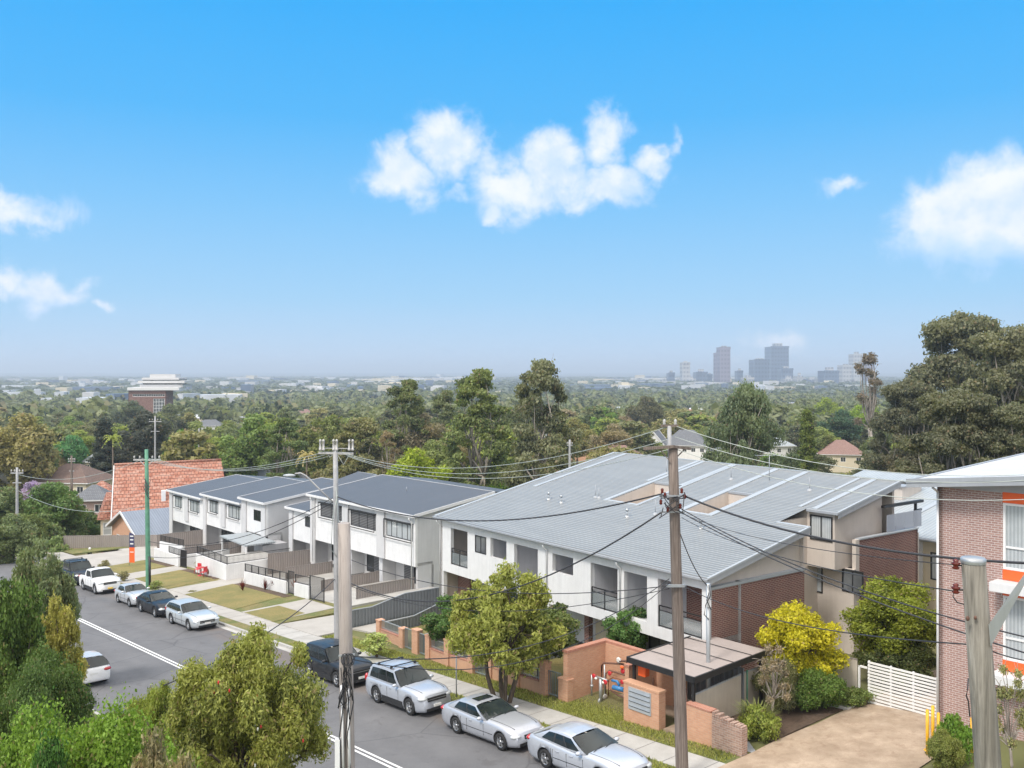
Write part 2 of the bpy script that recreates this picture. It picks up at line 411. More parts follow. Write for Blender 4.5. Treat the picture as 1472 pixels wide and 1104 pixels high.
M['screen_glass'] = mat('frosted_screen', base=(.40, .43, .50), rough=.2, alpha=.75)
def _glass(c, sp=.9):
    def f(g, p):
        v = objc(g); n = g.noise(v, .7, 2)
        g.put(p.inputs['Base Color'], g.ramp(n, [(.4, tuple(x * .6 for x in c)), (.6, tuple(x * 1.3 for x in c))]))
        p.inputs['Specular IOR Level'].default_value = sp
    return f
M['glass'] = mat('dark_window_glass', _glass((.035, .04, .045)), rough=.06)
M['glass_grey'] = mat('grey_window_glass', _glass((.13, .14, .15)), rough=.08)
def _blind(g, p):
    v = uvw(g); s = g.n('ShaderNodeSeparateXYZ'); g.put(s.inputs[0], v)
    h = g.m('ADD', g.m('MULTIPLY', g.m('SINE', g.m('MULTIPLY', s.outputs[1], 2 * math.pi / .13)), .5), .5)
    g.put(p.inputs['Base Color'], g.ramp(h, [(.35, (.03, .03, .033)), (.65, (.20, .20, .21))]))
M['louvre'] = mat('dark_louvres', _blind, rough=.4)
def _curt(g, p):
    v = uvw(g); s = g.n('ShaderNodeSeparateXYZ'); g.put(s.inputs[0], v)
    h = g.m('ADD', g.m('MULTIPLY', g.m('SINE', g.m('MULTIPLY', s.outputs[0], 2 * math.pi / .13)), .5), g.noise(v, 3, 2))
    g.put(p.inputs['Base Color'], g.ramp(h, [(.2, (.36, .39, .41)), (1.2, (.50, .53, .55))])); p.inputs['Coat Weight'].default_value = .8
M['curtain'] = mat('pale_curtain_glass', _curt, rough=.3)
M['carglass'] = mat('car_glass', _glass((.022, .03, .032), .4), rough=.03)
M['tyre'] = plain('tyre_rubber', (.022, .022, .023), .8, .1)
M['rim'] = mat('alloy', base=(.50, .51, .53), rough=.3, metal=.85)
M['plastic'] = mat('black_plastic', base=(.025, .025, .027), rough=.55)
M['lamp'] = mat('headlamp', base=(.55, .58, .60), rough=.08, spec=.9, coat=1.0)
M['tail'] = mat('tail_lamp', base=(.45, .01, .015), rough=.12, coat=1.0)
M['amber'] = mat('amber_lamp', base=(.7, .25, .02), rough=.2)
M['plate_w'] = mat('pale_plate', base=(.72, .72, .70), rough=.5)
M['plate_y'] = mat('yellow_plate', base=(.75, .50, .04), rough=.5)
def paint(name, c, metal=.35):
    def f(g, p):
        n = g.noise(objc(g), 900, 1); d = g.noise(g.vm('MULTIPLY', objc(g), (1, 1, 2)), 2.2, 5, .65)
        a = g.mix(g.mr(n, .3, .7, 0, .25), c, tuple(min(1, x * 1.35) for x in c))
        g.put(p.inputs['Base Color'], g.mix(g.mr(d, .5, .8, 0, .25), a, (.25, .23, .20)))
        g.put(p.inputs['Roughness'], g.mr(d, .4, .8, .35, .5))
        p.inputs['Coat Weight'].default_value = .75 if max(c) > .1 else .22; p.inputs['Coat Roughness'].default_value = .08
    return mat(name, f, metal=metal)
def _asph(g, p):
    v = posc(g); n = g.noise(v, .25, 5, .6); f = g.noise(v, 40, 2); w = g.noise(g.vm('MULTIPLY', v, (1, 1, 1)), 1.6, 4, .7)
    # tyre tracks and patches follow the road direction
    d = g.vm('DOT_PRODUCT', v, (UY[0], UY[1], 0)); tr = g.m('ABSOLUTE', g.m('SINE', g.m('MULTIPLY', g.m('ADD', d, .4), 1.75)))
    c = g.ramp(g.m('ADD', g.m('MULTIPLY', n, .6), g.m('MULTIPLY', w, .4)), [(.35, (.10, .10, .107)), (.65, (.145, .145, .152))])
    c = g.mix(g.m('MULTIPLY', tr, .16), c, (.20, .20, .21))
    c = g.mix(g.mr(f, .5, .8, 0, .35), c, (.27, .27, .27))
    cr = g.n('ShaderNodeTexVoronoi', feature='DISTANCE_TO_EDGE'); g.put(cr.inputs['Vector'], g.vm('ADD', v, g.n('ShaderNodeTexNoise').outputs[1])); cr.inputs['Scale'].default_value = .18
    c = g.mix(g.mr(cr.outputs['Distance'], .0, .012, .45, 0), c, (.05, .05, .055))
    st = g.noise(v, .9, 3, .6, .6); c = g.mix(g.mr(st, .62, .72, 0, .4), c, (.075, .07, .07))
    kb = g.vm('DOT_PRODUCT', v, (UY[0], UY[1], 0)); dk = g.mr(kb, 23.3, 24.1, 0, 1); dk = g.m('MULTIPLY', dk, g.mr(g.noise(v, .5, 4), .35, .6, .1, .55)); c = g.mix(dk, c, (.16, .125, .105))
    g.put(p.inputs['Base Color'], c); bump(g, p, f, .01, .4)
M['asphalt'] = mat('asphalt', _asph, rough=.85)
def _conc(c1, c2, sc_=.7):
    def f(g, p):
        v = posc(g); n = g.noise(v, sc_, 6, .65); f_ = g.noise(v, 30, 2)
        c = g.ramp(n, [(.32, c1), (.68, c2)])
        g.put(p.inputs['Base Color'], g.mix(g.mr(f_, .45, .75, 0, .3), c, tuple(x * .7 for x in c1))); bump(g, p, f_, .006, .3)
    return f
M['concrete'] = mat('concrete', _conc((.34, .33, .31), (.46, .45, .43)), rough=.85)
M['newconcrete'] = mat('pale_new_concrete', _conc((.35, .33, .305), (.43, .41, .38)), rough=.85)
def _drive(g, p):
    v = posc(g); _conc((.27, .20, .14), (.46, .36, .27), .9)(g, p); b = p.inputs['Base Color'].links[0].from_socket
    n = g.noise(v, 2.2, 7, .75, .5); c = g.mix(g.mr(n, .50, .66, 0, .6), b, (.24, .16, .11)); k = g.noise(g.vm('MULTIPLY', v, (1, 1, 1)), .35, 5, .7); c = g.mix(g.mr(k, .5, .7, 0, .5), c, (.50, .42, .34)); g.put(p.inputs['Base Color'], c)
M['drive'] = mat('tan_driveway', _drive, rough=.85)
def _grass(c1, c2, c3):
    def f(g, p):
        v = posc(g); n = g.noise(v, .5, 6, .7); k = g.noise(v, 9, 4, .7); h = g.noise(v, 60, 2)
        c = g.mix(g.mr(n, .38, .62), c1, c2); c = g.mix(g.mr(k, .45, .7, 0, .8), c, c3)
        g.put(p.inputs['Base Color'], c); bump(g, p, g.m('ADD', h, k), .05, .9)
    return f
M['lawn'] = mat('dry_lawn', _grass((.22, .20, .07), (.30, .24, .09), (.15, .17, .05)), rough=.95)
M['grass'] = mat('verge_grass', _grass((.15, .18, .055), (.27, .22, .09), (.09, .12, .03)), rough=.95)
M['mulch'] = mat('garden_bed_mulch', _grass((.10, .07, .05), (.15, .10, .07), (.07, .05, .035)), rough=.95)
def _terr(g, p):
    v = posc(g); n = g.noise(v, .02, 6, .7); k = g.noise(v, .35, 5, .7); b = g.noise(g.vm('MULTIPLY', v, (1, .35, 1)), .0035, 6, .7)
    L = g.vm('LENGTH', v)
    c = g.ramp(n, [(.3, (.09, .085, .035)), (.5, (.13, .13, .05)), (.7, (.20, .16, .09))])
    c = g.mix(g.mr(k, .4, .7, 0, .7), c, (.13, .145, .05))
    far = g.ramp(b, [(.35, (.03, .045, .022)), (.5, (.045, .055, .03)), (.60, (.10, .10, .09)), (.66, (.05, .06, .035)), (.75, (.25, .25, .25))])
    g.put(p.inputs['Base Color'], g.mix(g.mr(L, 300, 1200), c, far))
M['terrain'] = mat('ground_cover', _terr, rough=.95)
def _wood(c1, c2, fs=1.0):
    def f(g, p):
        v = g.vm('MULTIPLY', objc(g), (14 * fs, 14 * fs, .5)); n = g.noise(v, 1.4, 6, .7); k = g.noise(objc(g), .9, 3)
        c = g.ramp(n, [(.3, tuple(x * .45 for x in c1)), (.48, c1), (.7, c2)])
        g.put(p.inputs['Base Color'], g.mix(g.mr(k, .4, .7, 0, .4), c, tuple(x * .6 for x in c1))); bump(g, p, n, .02, .9)
    return f
M['polewood'] = mat('weathered_brown_timber', _wood((.17, .135, .115), (.30, .25, .22)), rough=.9)
M['polegrey'] = mat('weathered_grey_timber', _wood((.20, .185, .155), (.33, .31, .27)), rough=.9)
M['polesmooth'] = mat('smooth_grey_pole', _wood((.36, .315, .29), (.42, .375, .35), .5), rough=.8)
M['poleslim'] = plain('slim_grey_pole', (.36, .36, .37), .6, .15, 3)
M['bark'] = mat('bark', _wood((.11, .085, .065), (.20, .16, .13)), rough=.95)
M['barkpale'] = mat('pale_gum_bark', _wood((.30, .26, .22), (.50, .46, .41), .4), rough=.9)
M['cable'] = mat('black_cable', base=(.035, .035, .04), rough=.6)
M['cable_grey'] = mat('aluminium_cable', base=(.40, .44, .42), rough=.5, metal=.2)
M['linepaint'] = plain('white_road_paint', (.72, .72, .72), .7, .12, 6)
# foliage: the hue comes from each tree's own object colour, varied by a per-leaf tint
def _leaf(g, p):
    oi = g.n('ShaderNodeObjectInfo'); at_ = g.n('ShaderNodeAttribute', attribute_name='tint')
    s = g.n('ShaderNodeSeparateColor'); g.put(s.inputs[0], at_.outputs['Color'])
    c = oi.outputs['Color']
    c2 = g.mix(1.0, c, (1.50, 1.38, .80), 'MULTIPLY'); c3 = g.mix(1.0, c, (.50, .60, .62), 'MULTIPLY')
    c = g.mix(1.0, c, (3.3, 3.05, 3.5), 'MULTIPLY')
    a = g.mix(g.mr(s.outputs[0], .5, 1, 0, 1, 'LINEAR'), g.mix(g.mr(s.outputs[0], 0, .5, 0, 1, 'LINEAR'), c3, c), c2)
    a = g.mix(g.mr(s.outputs[1], .80, 1.0, 0, .65, 'LINEAR'), a, (.30, .20, .12))
    g.put(p.inputs['Base Color'], a); p.inputs['Roughness'].default_value = .55; p.inputs['Specular IOR Level'].default_value = .3
    tr = g.n('ShaderNodeBsdfTranslucent'); g.put(tr.inputs[0], g.mix(1.0, a, (1.2, 1.25, .7), 'MULTIPLY'))
    mx = g.n('ShaderNodeMixShader'); mx.inputs[0].default_value = .40
    g.put(mx.inputs[1], p.outputs[0]); g.put(mx.inputs[2], tr.outputs[0])
    g.put(g.nt.nodes['Material Output'].inputs[0], mx.outputs[0])
M['leaf'] = mat('leaves', _leaf)

# ================================================================ leaf meshes and trees
def leaf_arrays(clumps, n, size, rng, asp=1.6, droop=0.0, up=.35, flat=.0, dead=.04, shell=.72):
    c = np.array(clumps, float); w = (c[:, 3] * c[:, 4] + c[:, 4] * c[:, 5] + c[:, 3] * c[:, 5]); w /= w.sum()
    k = rng.choice(len(c), n, p=w); d = rng.normal(size=(n, 3)); d[:, 2] += up; d /= np.linalg.norm(d, axis=1)[:, None]
    rad = shell + (1.12 - shell) * rng.random(n) ** .9; rad *= 1 + .10 * rng.normal(size=n); rad[rng.random(n) < .15] *= .65
    lump = 1 + .16 * np.sin(d[:, 0] * 5 + k) * np.cos(d[:, 1] * 6 + k * 1.7) + .1 * np.sin(d[:, 2] * 9 + k)
    P = c[k, :3] + d * c[k, 3:6] * (rad * lump)[:, None]
    nrm = d + rng.normal(size=(n, 3)) * .75; nrm[:, 2] += flat; nrm /= np.linalg.norm(nrm, axis=1)[:, None]
    r = rng.normal(size=(n, 3)); r[:, 2] -= droop * 3
    u = r - nrm * (r * nrm).sum(1)[:, None]; u /= np.linalg.norm(u, axis=1)[:, None]; v = np.cross(nrm, u)
    s = size * (.55 + .9 * rng.random(n))[:, None]
    q = np.stack([P - v * s * .5, P + u * s * asp * .5 - v * s * .08, P + v * s * .5 + nrm * s * .15, P - u * s * asp * .5 + v * s * .08], 1)
    ct = rng.random(len(c)); t = np.clip(.5 + (ct[k] - .5) * .6 + rng.normal(size=n) * .17, 0, 1); b = rng.random(n)
    b[b > 1 - dead] = 1.0; b[(b <= 1 - dead)] *= .8
    return q, t, b
def leaf_mesh(name, q, t, b):
    n = len(q); me = bpy.data.meshes.new(name)
    me.vertices.add(n * 4); me.vertices.foreach_set('co', q.reshape(-1).astype(np.float32))
    me.loops.add(n * 4); me.loops.foreach_set('vertex_index', np.arange(n * 4, dtype=np.int32))
    me.polygons.add(n); me.polygons.foreach_set('loop_start', np.arange(0, n * 4, 4, dtype=np.int32))
    try: me.polygons.foreach_set('loop_total', np.full(n, 4, dtype=np.int32))
    except Exception: pass
    a = me.color_attributes.new('tint', 'FLOAT_COLOR', 'POINT')
    cc = np.ones((n * 4, 4), np.float32); cc[:, 0] = np.repeat(t, 4); cc[:, 1] = np.repeat(b, 4); a.data.foreach_set('color', cc.reshape(-1))
    me.materials.append(M['leaf']); me.update(calc_edges=True); return me
def limb(mb, a, b, r0, r1, rng, bend=.12, n=6, k=5):
    a = Vector(a); b = Vector(b); L = (b - a).length; o = Vector(rng.normal(size=3)) * L * bend; pts = []; rs = []
    for i in range(k + 1):
        t = i / k; pts.append(a.lerp(b, t) + o * math.sin(math.pi * t) + Vector((0, 0, L * .10 * math.sin(math.pi * t)))); rs.append(r0 + (r1 - r0) * t)
    mb.tube(pts, rs, n)
    return pts
def make_tree(kind, h, w, n, size, seed, trunk=True, stems=1):
    """returns (trunk MB, leaf mesh); h = height, w = crown width"""
    rng = np.random.default_rng(seed); mb = MB(); cl = []; R = w / 2
    up, flat, droop, asp, dead, shell = .35, 0, 0, 1.6, .04, .72
    if kind == 'round':
        N = 58; c0 = h * .58; rz = h * .40
        for i in range(N):
            d = rng.normal(size=3); d /= np.linalg.norm(d); rr = rng.random() ** .38 * .80
            x, y, z = d[0] * R * rr, d[1] * R * rr, c0 + d[2] * rz * rr; s = R * (.15 + .15 * rng.random())
            cl.append((x, y, z, s, s, s * .8))
        fork = h * .3
    elif kind == 'gum':          # clumps carried out on visible limbs, sky between
        N = 60; fork = h * .26
        for i in range(N):
            a = rng.random() * 6.28; t = (i + .5) / N; z = h * (.16 + .80 * t); env = math.sin(math.pi * min(1, (t * .80 + .20))) ** .55
            rr = R * env * (.25 + .75 * rng.random() ** .6) * .82
            s = R * (.12 + .14 * rng.random()); cl.append((rr * math.cos(a), rr * math.sin(a), z, s, s, s * .62))
        shell, droop, up, dead = .45, .5, .5, .05
    elif kind == 'wide':         # broad dark gum in tiers
        N = 130; fork = h * .18
        for i in range(N):
            a = rng.random() * 6.28; t = rng.random(); z = h * (.10 + .83 * t); env = (1 - abs(t - .40) * .95)
            rr = R * env * rng.random() ** .5 * .86; s = R * (.08 + .11 * rng.random()); cl.append((rr * math.cos(a), rr * math.sin(a), z, s * 1.1, s * 1.1, s * .6))
        cl.append((0, 0, h * .94, R * .22, R * .22, R * .13)); shell, up, dead = .5, .5, .03
    elif kind == 'conifer':
        N = 34; fork = h * .9
        for i in range(N):
            t = i / N; z = h * (.06 + .90 * t); e = R * (1 - t) ** .8 * .95 + .12; a = i * 2.4
            s = max(.22 * R, e * .42); cl.append((e * .62 * math.cos(a), e * .62 * math.sin(a), z, s, s, s * .55))
        cl.append((0, 0, h * .5, R * .4, R * .4, h * .45)); up = 0.1
    elif kind == 'bush':
        N = 48; fork = h * .2
        for i in range(N):
            a = rng.random() * 6.28; rr = R * rng.random() ** .5 * .78; z = h * (.18 + .58 * rng.random() * (1 - (rr / R) ** 2 * .6)); s = min(R, h) * (.16 + .16 * rng.random())
            cl.append((rr * math.cos(a), rr * math.sin(a), z, s, s, s * .85))
        up = .5
    elif kind == 'weep':         # bottlebrush: fine drooping sprays
        N = 105; fork = h * .32
        for i in range(N):
            d = rng.normal(size=3); d /= np.linalg.norm(d); rr = rng.random() ** .4 * .82; x, y = d[0] * R * rr, d[1] * R * rr
            z = h * .60 + d[2] * h * .36 * rr - .10 * h * (math.hypot(x, y) / R) ** 2; s = R * (.07 + .11 * rng.random()); cl.append((x, y, z, s, s, s * 1.25))
        shell, droop, asp, up, dead = .2, .5, 2.8, .2, .06
    elif kind == 'palm':
        for i in range(17):
            a = i * 2.4; e = .5 - .9 * (i / 17)
            pts = [Vector((0, 0, h))]
            for k in range(1, 7):
                t = k / 6; pts.append(Vector((math.cos(a) * R * t * math.cos(e * .6), math.sin(a) * R * t * math.cos(e * .6), h + R * (math.sin(e) + .45) * t - R * .75 * t * t)))
            for k in range(6):
                p0, p1 = pts[k], pts[k + 1]; m_ = (p0 + p1) / 2; sd_ = Vector((-math.sin(a), math.cos(a), 0)) * R * .16 * (1.1 - k / 7)
                mb_l = (p0, m_ + sd_ - Vector((0, 0, R * .08)), p1, m_ - sd_ - Vector((0, 0, R * .08)))
                cl.append([tuple(v) for v in mb_l])
        q = np.array(cl, float); nq = len(q)
        mb.tube([(0, 0, 0), (h * .01, 0, h * .5), (0, 0, h)], [h * .022, h * .016, h * .014], 7)
        return mb, leaf_mesh('fronds', q, rng.random(nq) * .6 + .2, rng.random(nq) * .8)
    elif kind == 'bare':         # thin crown, mostly twigs
        N = 20; fork = h * .35
        for i in range(N):
            a = rng.random() * 6.28; t = rng.random(); z = h * (.40 + .58 * t); rr = R * (1.05 - t * .7) * rng.random() ** .5 * .8; s = R * .16
            cl.append((rr * math.cos(a), rr * math.sin(a), z, s, s, s * .8))
        shell, dead = .2, .08
    q, t, b = leaf_arrays(cl, n, size, rng, asp, droop, up, flat, dead, shell)
    lo = q[:, :, 2] < .02; q[:, :, 2][lo] = .02
    if kind == 'conifer':
        mb.tube([(0, 0, 0), (0, 0, h * .5), (0, 0, h * .96)], [h * .025, h * .016, h * .004], 7)
    else:
        r0 = max(.05, h * .022) if kind != 'bush' else .05
        for s_ in range(stems):
            a = 6.28 * s_ / stems + .6; off = .12 * R if stems > 1 else 0
            f = Vector((math.cos(a) * off * 2.2, math.sin(a) * off * 2.2, fork * (1 + .1 * s_)))
            limb(mb, (math.cos(a) * off * .35, math.sin(a) * off * .35, -.15), f, r0 * (1.1 if stems == 1 else .75), r0 * (.8 if stems == 1 else .5), rng, .04, 8)
            sub = [c for i, c in enumerate(cl) if i % stems == s_]
            if kind in ('round', 'bush', 'weep', 'gum', 'wide'): sub = sub[::2]
            for c in sub:
                limb(mb, f, (c[0], c[1], c[2] + c[5] * .2), r0 * .38, r0 * .06 + .006, rng, .10, 5)
                if kind in ('bare', 'gum') and c[2] > h * .4:
                    for _ in range(3 if kind == 'bare' else 1):
                        e = np.array(c[:3]) + rng.normal(size=3) * c[3] * 1.1; limb(mb, c[:3], e, .02 + r0 * .06, .008, rng, .1, 4, 3)
    return mb, leaf_mesh('leaves', q, t, b)
PROTO = {}
def tree(key, spec, label, cat, loc, colr, scale=1.0, rz=0.0, name=None, group=None, bark='bark', sz=None):
    """spec = (kind, h, w, leaves, leafsize, seed[, stems]); copies share the meshes of the first tree of that key"""
    if key not in PROTO:
        mb, lm = make_tree(*spec[:6], stems=spec[6] if len(spec) > 6 else 1)
        t0 = mb.build('trunk', M[bark]); PROTO[key] = (t0.data, lm, spec); bpy.data.objects.remove(t0)
    tm, lm, sp = PROTO[key]
    r = thing(name or 'tree', label, cat, loc, rz, group)
    r.scale = sz or (scale, scale, scale)
    a = bpy.data.objects.new('trunk' if sp[0] != 'bush' else 'stem', tm); b = bpy.data.objects.new('crown' if sp[0] != 'bush' else 'foliage', lm)
    for o in (a, b): COLL.objects.link(o); o.parent = r
    b.color = (*colr, 1)
    return r
def tree_at(key, label, px, ytop, wpx, d, colr, cat='tree', name='tree', rz=None, group=None, ground=None, sy=1.0):
    """places a copy so that its crown's top and width measure what the photograph shows at depth d"""
    sp = SPECS[key]; p = at(px, ytop, d); gz = float(TZ(p.x, p.y)) if ground is None else ground
    H = p.z - gz; Wd = wpx / 1330 * d
    return tree(key, sp, label, cat, (p.x, p.y, gz), colr, name=name, rz=rz if rz is not None else (px * 1.7) % 6.28, group=group, sz=(Wd / sp[2], Wd / sp[2] * sy, H / sp[1]))
# ================================================================ setting: ground, road, paths
def grid_terrain():
    def axis(lo, hi, st, far, gr):
        m = list(np.arange(lo, hi + .01, st)); a = []; x = lo; d = st
        while x > -far: d *= gr; x -= d; a.append(x)
        b = []; x = m[-1]; d = st
        while x < far: d *= gr; x += d; b.append(x)
        return np.array(a[::-1] + m + b)
    A = axis(-115, 45, 1.25, 26000, 1.10); Cc = axis(-30, 60, 1.0, 26000, 1.10)
    a, c = np.meshgrid(A, Cc, indexing='ij')
    x = O_[0] + UX[0] * a + UY[0] * c; y = O_[1] + UX[1] * a + UY[1] * c; z = TZ(x, y)
    v = np.stack([x, y, z], -1).reshape(-1, 3); nx, ny = len(A), len(Cc)
    i = np.arange(nx * ny).reshape(nx, ny); f = np.stack([i[:-1, :-1], i[1:, :-1], i[1:, 1:], i[:-1, 1:]], -1).reshape(-1, 4)
    me = bpy.data.meshes.new('ground'); me.from_pydata(v.tolist(), [], f.tolist()); me.polygons.foreach_set('use_smooth', [True] * len(f)); me.materials.append(M['terrain'])
    o = bpy.data.objects.new('ground', me); COLL.objects.link(o); struct(o)
grid_terrain()
def strip(name, m, pts, dz, th=.0, kind='structure'):
    """flat piece following the street's slope; pts are (a, c)"""
    mb = MB(); top = [RP(a, c, road_z(a) + dz) for a, c in pts]
    mb.face(*top)
    if th:
        for i in range(len(top)):
            p, q = top[i], top[(i + 1) % len(top)]; mb.face(p - Vector((0, 0, th)), q - Vector((0, 0, th)), q, p)
    o = mb.build(name, m)
    if newell(top).z < 0: o.data.flip_normals()
    return struct(o, kind)
AE = -84
strip('road', M['asphalt'], [(40, -9.8), (40, 2.1), (AE, 2.1), (AE, -9.8)], 0)
strip('gutter', M['concrete'], [(40, 1.72), (40, 2.1), (AE, 2.1), (AE, 1.72)], .006)
strip('kerb', M['concrete'], [(40, 2.1), (40, 2.26), (AE, 2.26), (AE, 2.1)], .14, .2)
strip('kerb', M['concrete'], [(40, -9.95), (40, -9.8), (AE, -9.8), (AE, -9.95)], .14, .2)
for k in (-3.95, -3.72):
    strip('road_marking', M['linepaint'], [(40, k - .055), (40, k + .055), (AE, k + .055), (AE, k - .055)], .005)
strip('verge', M['grass'], [(40, 2.26), (40, 3.05), (AE, 3.05), (AE, 2.26)], .13, .1)
strip('footpath', M['concrete'], [(40, 3.05), (40, 4.5), (-27, 4.5), (-27, 3.05)], .145, .1)
strip('footpath', M['newconcrete'], [(-27, 3.05), (-27, 4.5), (AE, 4.5), (AE, 3.05)], .145, .1)
strip('verge', M['grass'], [(40, 4.5), (40, 5.75), (-22, 6.4), (-22, 4.5)], .15, .1)
strip('verge', M['grass'], [(40, -12.5), (40, -9.95), (AE, -9.95), (AE, -12.5)], .13, .1)
mb = MB()
for k in range(44):                       # expansion joints across the path
    a = 22 - k * 1.5; mb.face(*[RP(x, c, road_z(x) + .149) for x, c in ((a, 3.05), (a + .03, 3.05), (a + .03, 4.5), (a, 4.5))][::-1])
j_ = mb.build('footpath_joints', M['asphalt']); struct(j_)
strip('verge', M['grass'], [(-27.5, 4.5), (-27.5, 10.2), (-66, 10.2), (-66, 4.5)], .155, .5)
strip('yard', M['concrete'], [(-28.6, 10.2), (-28.6, 18.4), (-80, 18.4), (-80, 10.2)], .16, .5)
strip('yard', M['lawn'], [(-2.9, 6.0), (-2.9, 10.2), (-19.2, 11.6), (-19.2, 6.9)], .30, .5)
strip('yard', M['newconcrete'], [(-19.5, 6.9), (-19.5, 15.5), (-22.0, 15.5), (-22.0, 6.6)], .30, .5)
# crossings and the driveways of the row of white terraces
strip('driveway', M['newconcrete'], [(-22.3, 4.45), (-22.3, 9.5), (-26.5, 11.0), (-27.2, 4.45)], .178, .5)
strip('driveway', M['newconcrete'], [(-28.5, 4.45), (-28.9, 9.5), (-33.4, 9.7), (-33.0, 4.45)], .175, .5)
strip('lawn', M['lawn'], [(-28.2, 4.5), (-29.0, 7.2), (-32.8, 7.2), (-32.6, 4.5)], .18, .5)
for i, (a0, a1) in enumerate(((-34.2, -43.6), (-46.6, -54.8), (-57.3, -64.2))):
    strip('lawn', M['lawn'], [(a0, 4.5), (a0 - 1.6, 8.9), (a1 - .6, 8.9), (a1 + .6, 4.5)], .18, .5)
    strip('garden_bed', M['mulch'], [(a0 - 1.2, 8.9), (a0 - 1.2, 9.6), (a1 - .4, 9.6), (a1 - .4, 8.9)], .19, .5)
    strip('path', M['newconcrete'], [(a1 + .6, 4.45), (a1 - .6, 9.6), (a1 - 3.4, 9.6), (a1 - 2.8, 4.45)], .172, .5)
strip('path', M['newconcrete'], [(-44.0, 8.9), (-44.0, 14), (-47.2, 14), (-47.2, 8.9)], .176, .5)
strip('driveway', M['newconcrete'], [(-66.5, 2.3), (-66.5, 15), (-74.5, 15), (-74.5, 2.3)], .165, .5)
strip('driveway', M['newconcrete'], [(-82, 2.3), (-82, 5.4), (-74.5, 5.4), (-74.5, 2.3)], .168, .1)
strip('lawn', M['grass'], [(-76, 5.6), (-76, 17), (-86, 18), (-86, 5.6)], .22, .1)
# tan concrete driveway up to the white gate
mb = MB()
prof = [(7.35, 10.8, 2.3), (7.35, 11.4, 4.5), (7.45, 12.2, 6.0), (7.5, 12.6, 7.0), (7.55, 12.6, 8.0), (7.6, 12.6, 9.0), (7.7, 12.6, 10.0), (7.7, 12.4, 11.0), (7.7, 12.2, 12.0), (7.7, 12.0, 13.3), (7.8, 12.0, 14.6), (7.8, 12.0, 22)]
def DP(a, c):
    q = RP(a, c); z = float(TZ(q.x, q.y)) + .05; return RP(a, c, max(z, road_z(a) + .16) if c < 6.2 else z)
for (a0, a1, c0), (b0, b1, c1) in zip(prof, prof[1:]):
    for k in range(5):
        f0, f1 = k / 5, (k + 1) / 5; mb.face(DP(a0 + (a1 - a0) * f0, c0), DP(a0 + (a1 - a0) * f1, c0), DP(b0 + (b1 - b0) * f1, c1), DP(b0 + (b1 - b0) * f0, c1), smooth=True)
o = mb.build('driveway', M['drive']); struct(o)
if newell([o.data.vertices[i].co for i in o.data.polygons[0].vertices]).z < 0: o.data.flip_normals()
mb = MB(); P_ = [(4.9, 5.6), (4.9, 9.0), (3.2, 9.6), (1.9, 12.5), (-.8, 12.5), (-.8, 7.6), (3.5, 6.9), (3.5, 5.6)]
strip('path', M['drive'], P_, .26, .2)

strip('garden_bed', M['mulch'], [(12.9, 4.6), (13.4, 12.9), (24, 12.9), (24, 4.6)], .26, .8)
strip('garden_bed', M['mulch'], [(7.5, 7.2), (4.75, 7.2), (4.75, 13.2), (7.6, 13.2)], .33, .5)
# ================================================================ windows
def window(par, P, ex, n, w, h, fr=.06, cols=2, rows=1, glass='glass', frame='darkframe', depth=.05, inset=.0, name='window', label=None, bars=0):
    """frame mesh with a pane as its child; P is the lower corner on the wall face"""
    ex = Vector(ex).normalized(); n = Vector(n).normalized(); P = Vector(P) - n * inset; mb = MB(); u = Vector((0, 0, 1))
    def bx(x0, x1, z0, z1, d0=-.02, d1=depth):
        q = [P + ex * x + u * z + n * d for z in (z0, z1) for x, d in ((x0, d1), (x1, d1), (x1, d0), (x0, d0))]; mb.hexa(q)
    bx(0, w, 0, fr); bx(0, w, h - fr, h); bx(0, fr, fr, h - fr); bx(w - fr, w, fr, h - fr)
    for i in range(1, cols): bx(w * i / cols - fr * .4, w * i / cols + fr * .4, fr, h - fr, -.015, depth * .8)
    for i in range(1, rows): bx(fr, w - fr, h * i / rows - fr * .35, h * i / rows + fr * .35, -.01, depth * .7)
    for i in range(bars):
        x = w * (i + .5) / bars; bx(x - .012, x + .012, fr, h - fr, depth * .82, depth * .98)
    f = mb.build(name, M[frame], par, label)
    g_ = MB(); q = [P + ex * x + u * z + n * .008 for x, z in ((fr, fr), (w - fr, fr), (w - fr, h - fr), (fr, h - fr))]
    if (q[1] - q[0]).cross(q[2] - q[1]).dot(n) < 0: q = q[::-1]
    g_.face(*q); g_.build('pane', M[glass], f)
    return f
def railing(par, P, ex, w, h=1.0, glass=True, name='railing', post=.05, sub=True):
    P = Vector(P); ex = Vector(ex).normalized(); u = Vector((0, 0, 1)); mb = MB(); m = max(1, round(w / 1.1))
    mb.bar(P + u * h, P + ex * w + u * h, post, post); mb.bar(P + u * (h - .22), P + ex * w + u * (h - .22), .03, .03); mb.bar(P + u * .06, P + ex * w + u * .06, .04, .04)
    for i in range(m + 1): mb.box(*sum(([a - post / 2, a + post / 2] for a in (P + ex * (w * i / m))[:2]), []), P.z, P.z + h - .02)
    f = mb.build(name, M['black'], par)
    if glass:
        g_ = MB(); g_.hexa([P + ex * x + u * z + Vector((ex.y, -ex.x, 0)) * d for z in (.08, h - .24) for x, d in ((.03, -.006), (w - .03, -.006), (w - .03, .006), (.03, .006))]); g_.build('glass_panel', M['glass_rail'], f)
    return f
def downpipe(par, x, y, z0, z1, r=.05, name='downpipe', m='pipe'):
    mb = MB(); mb.tube([(x, y - .25, z1), (x, y - .22, z1 - .15), (x, y, z1 - .35), (x, y, z0)], r, 8); return mb.build(name, M[m], par)

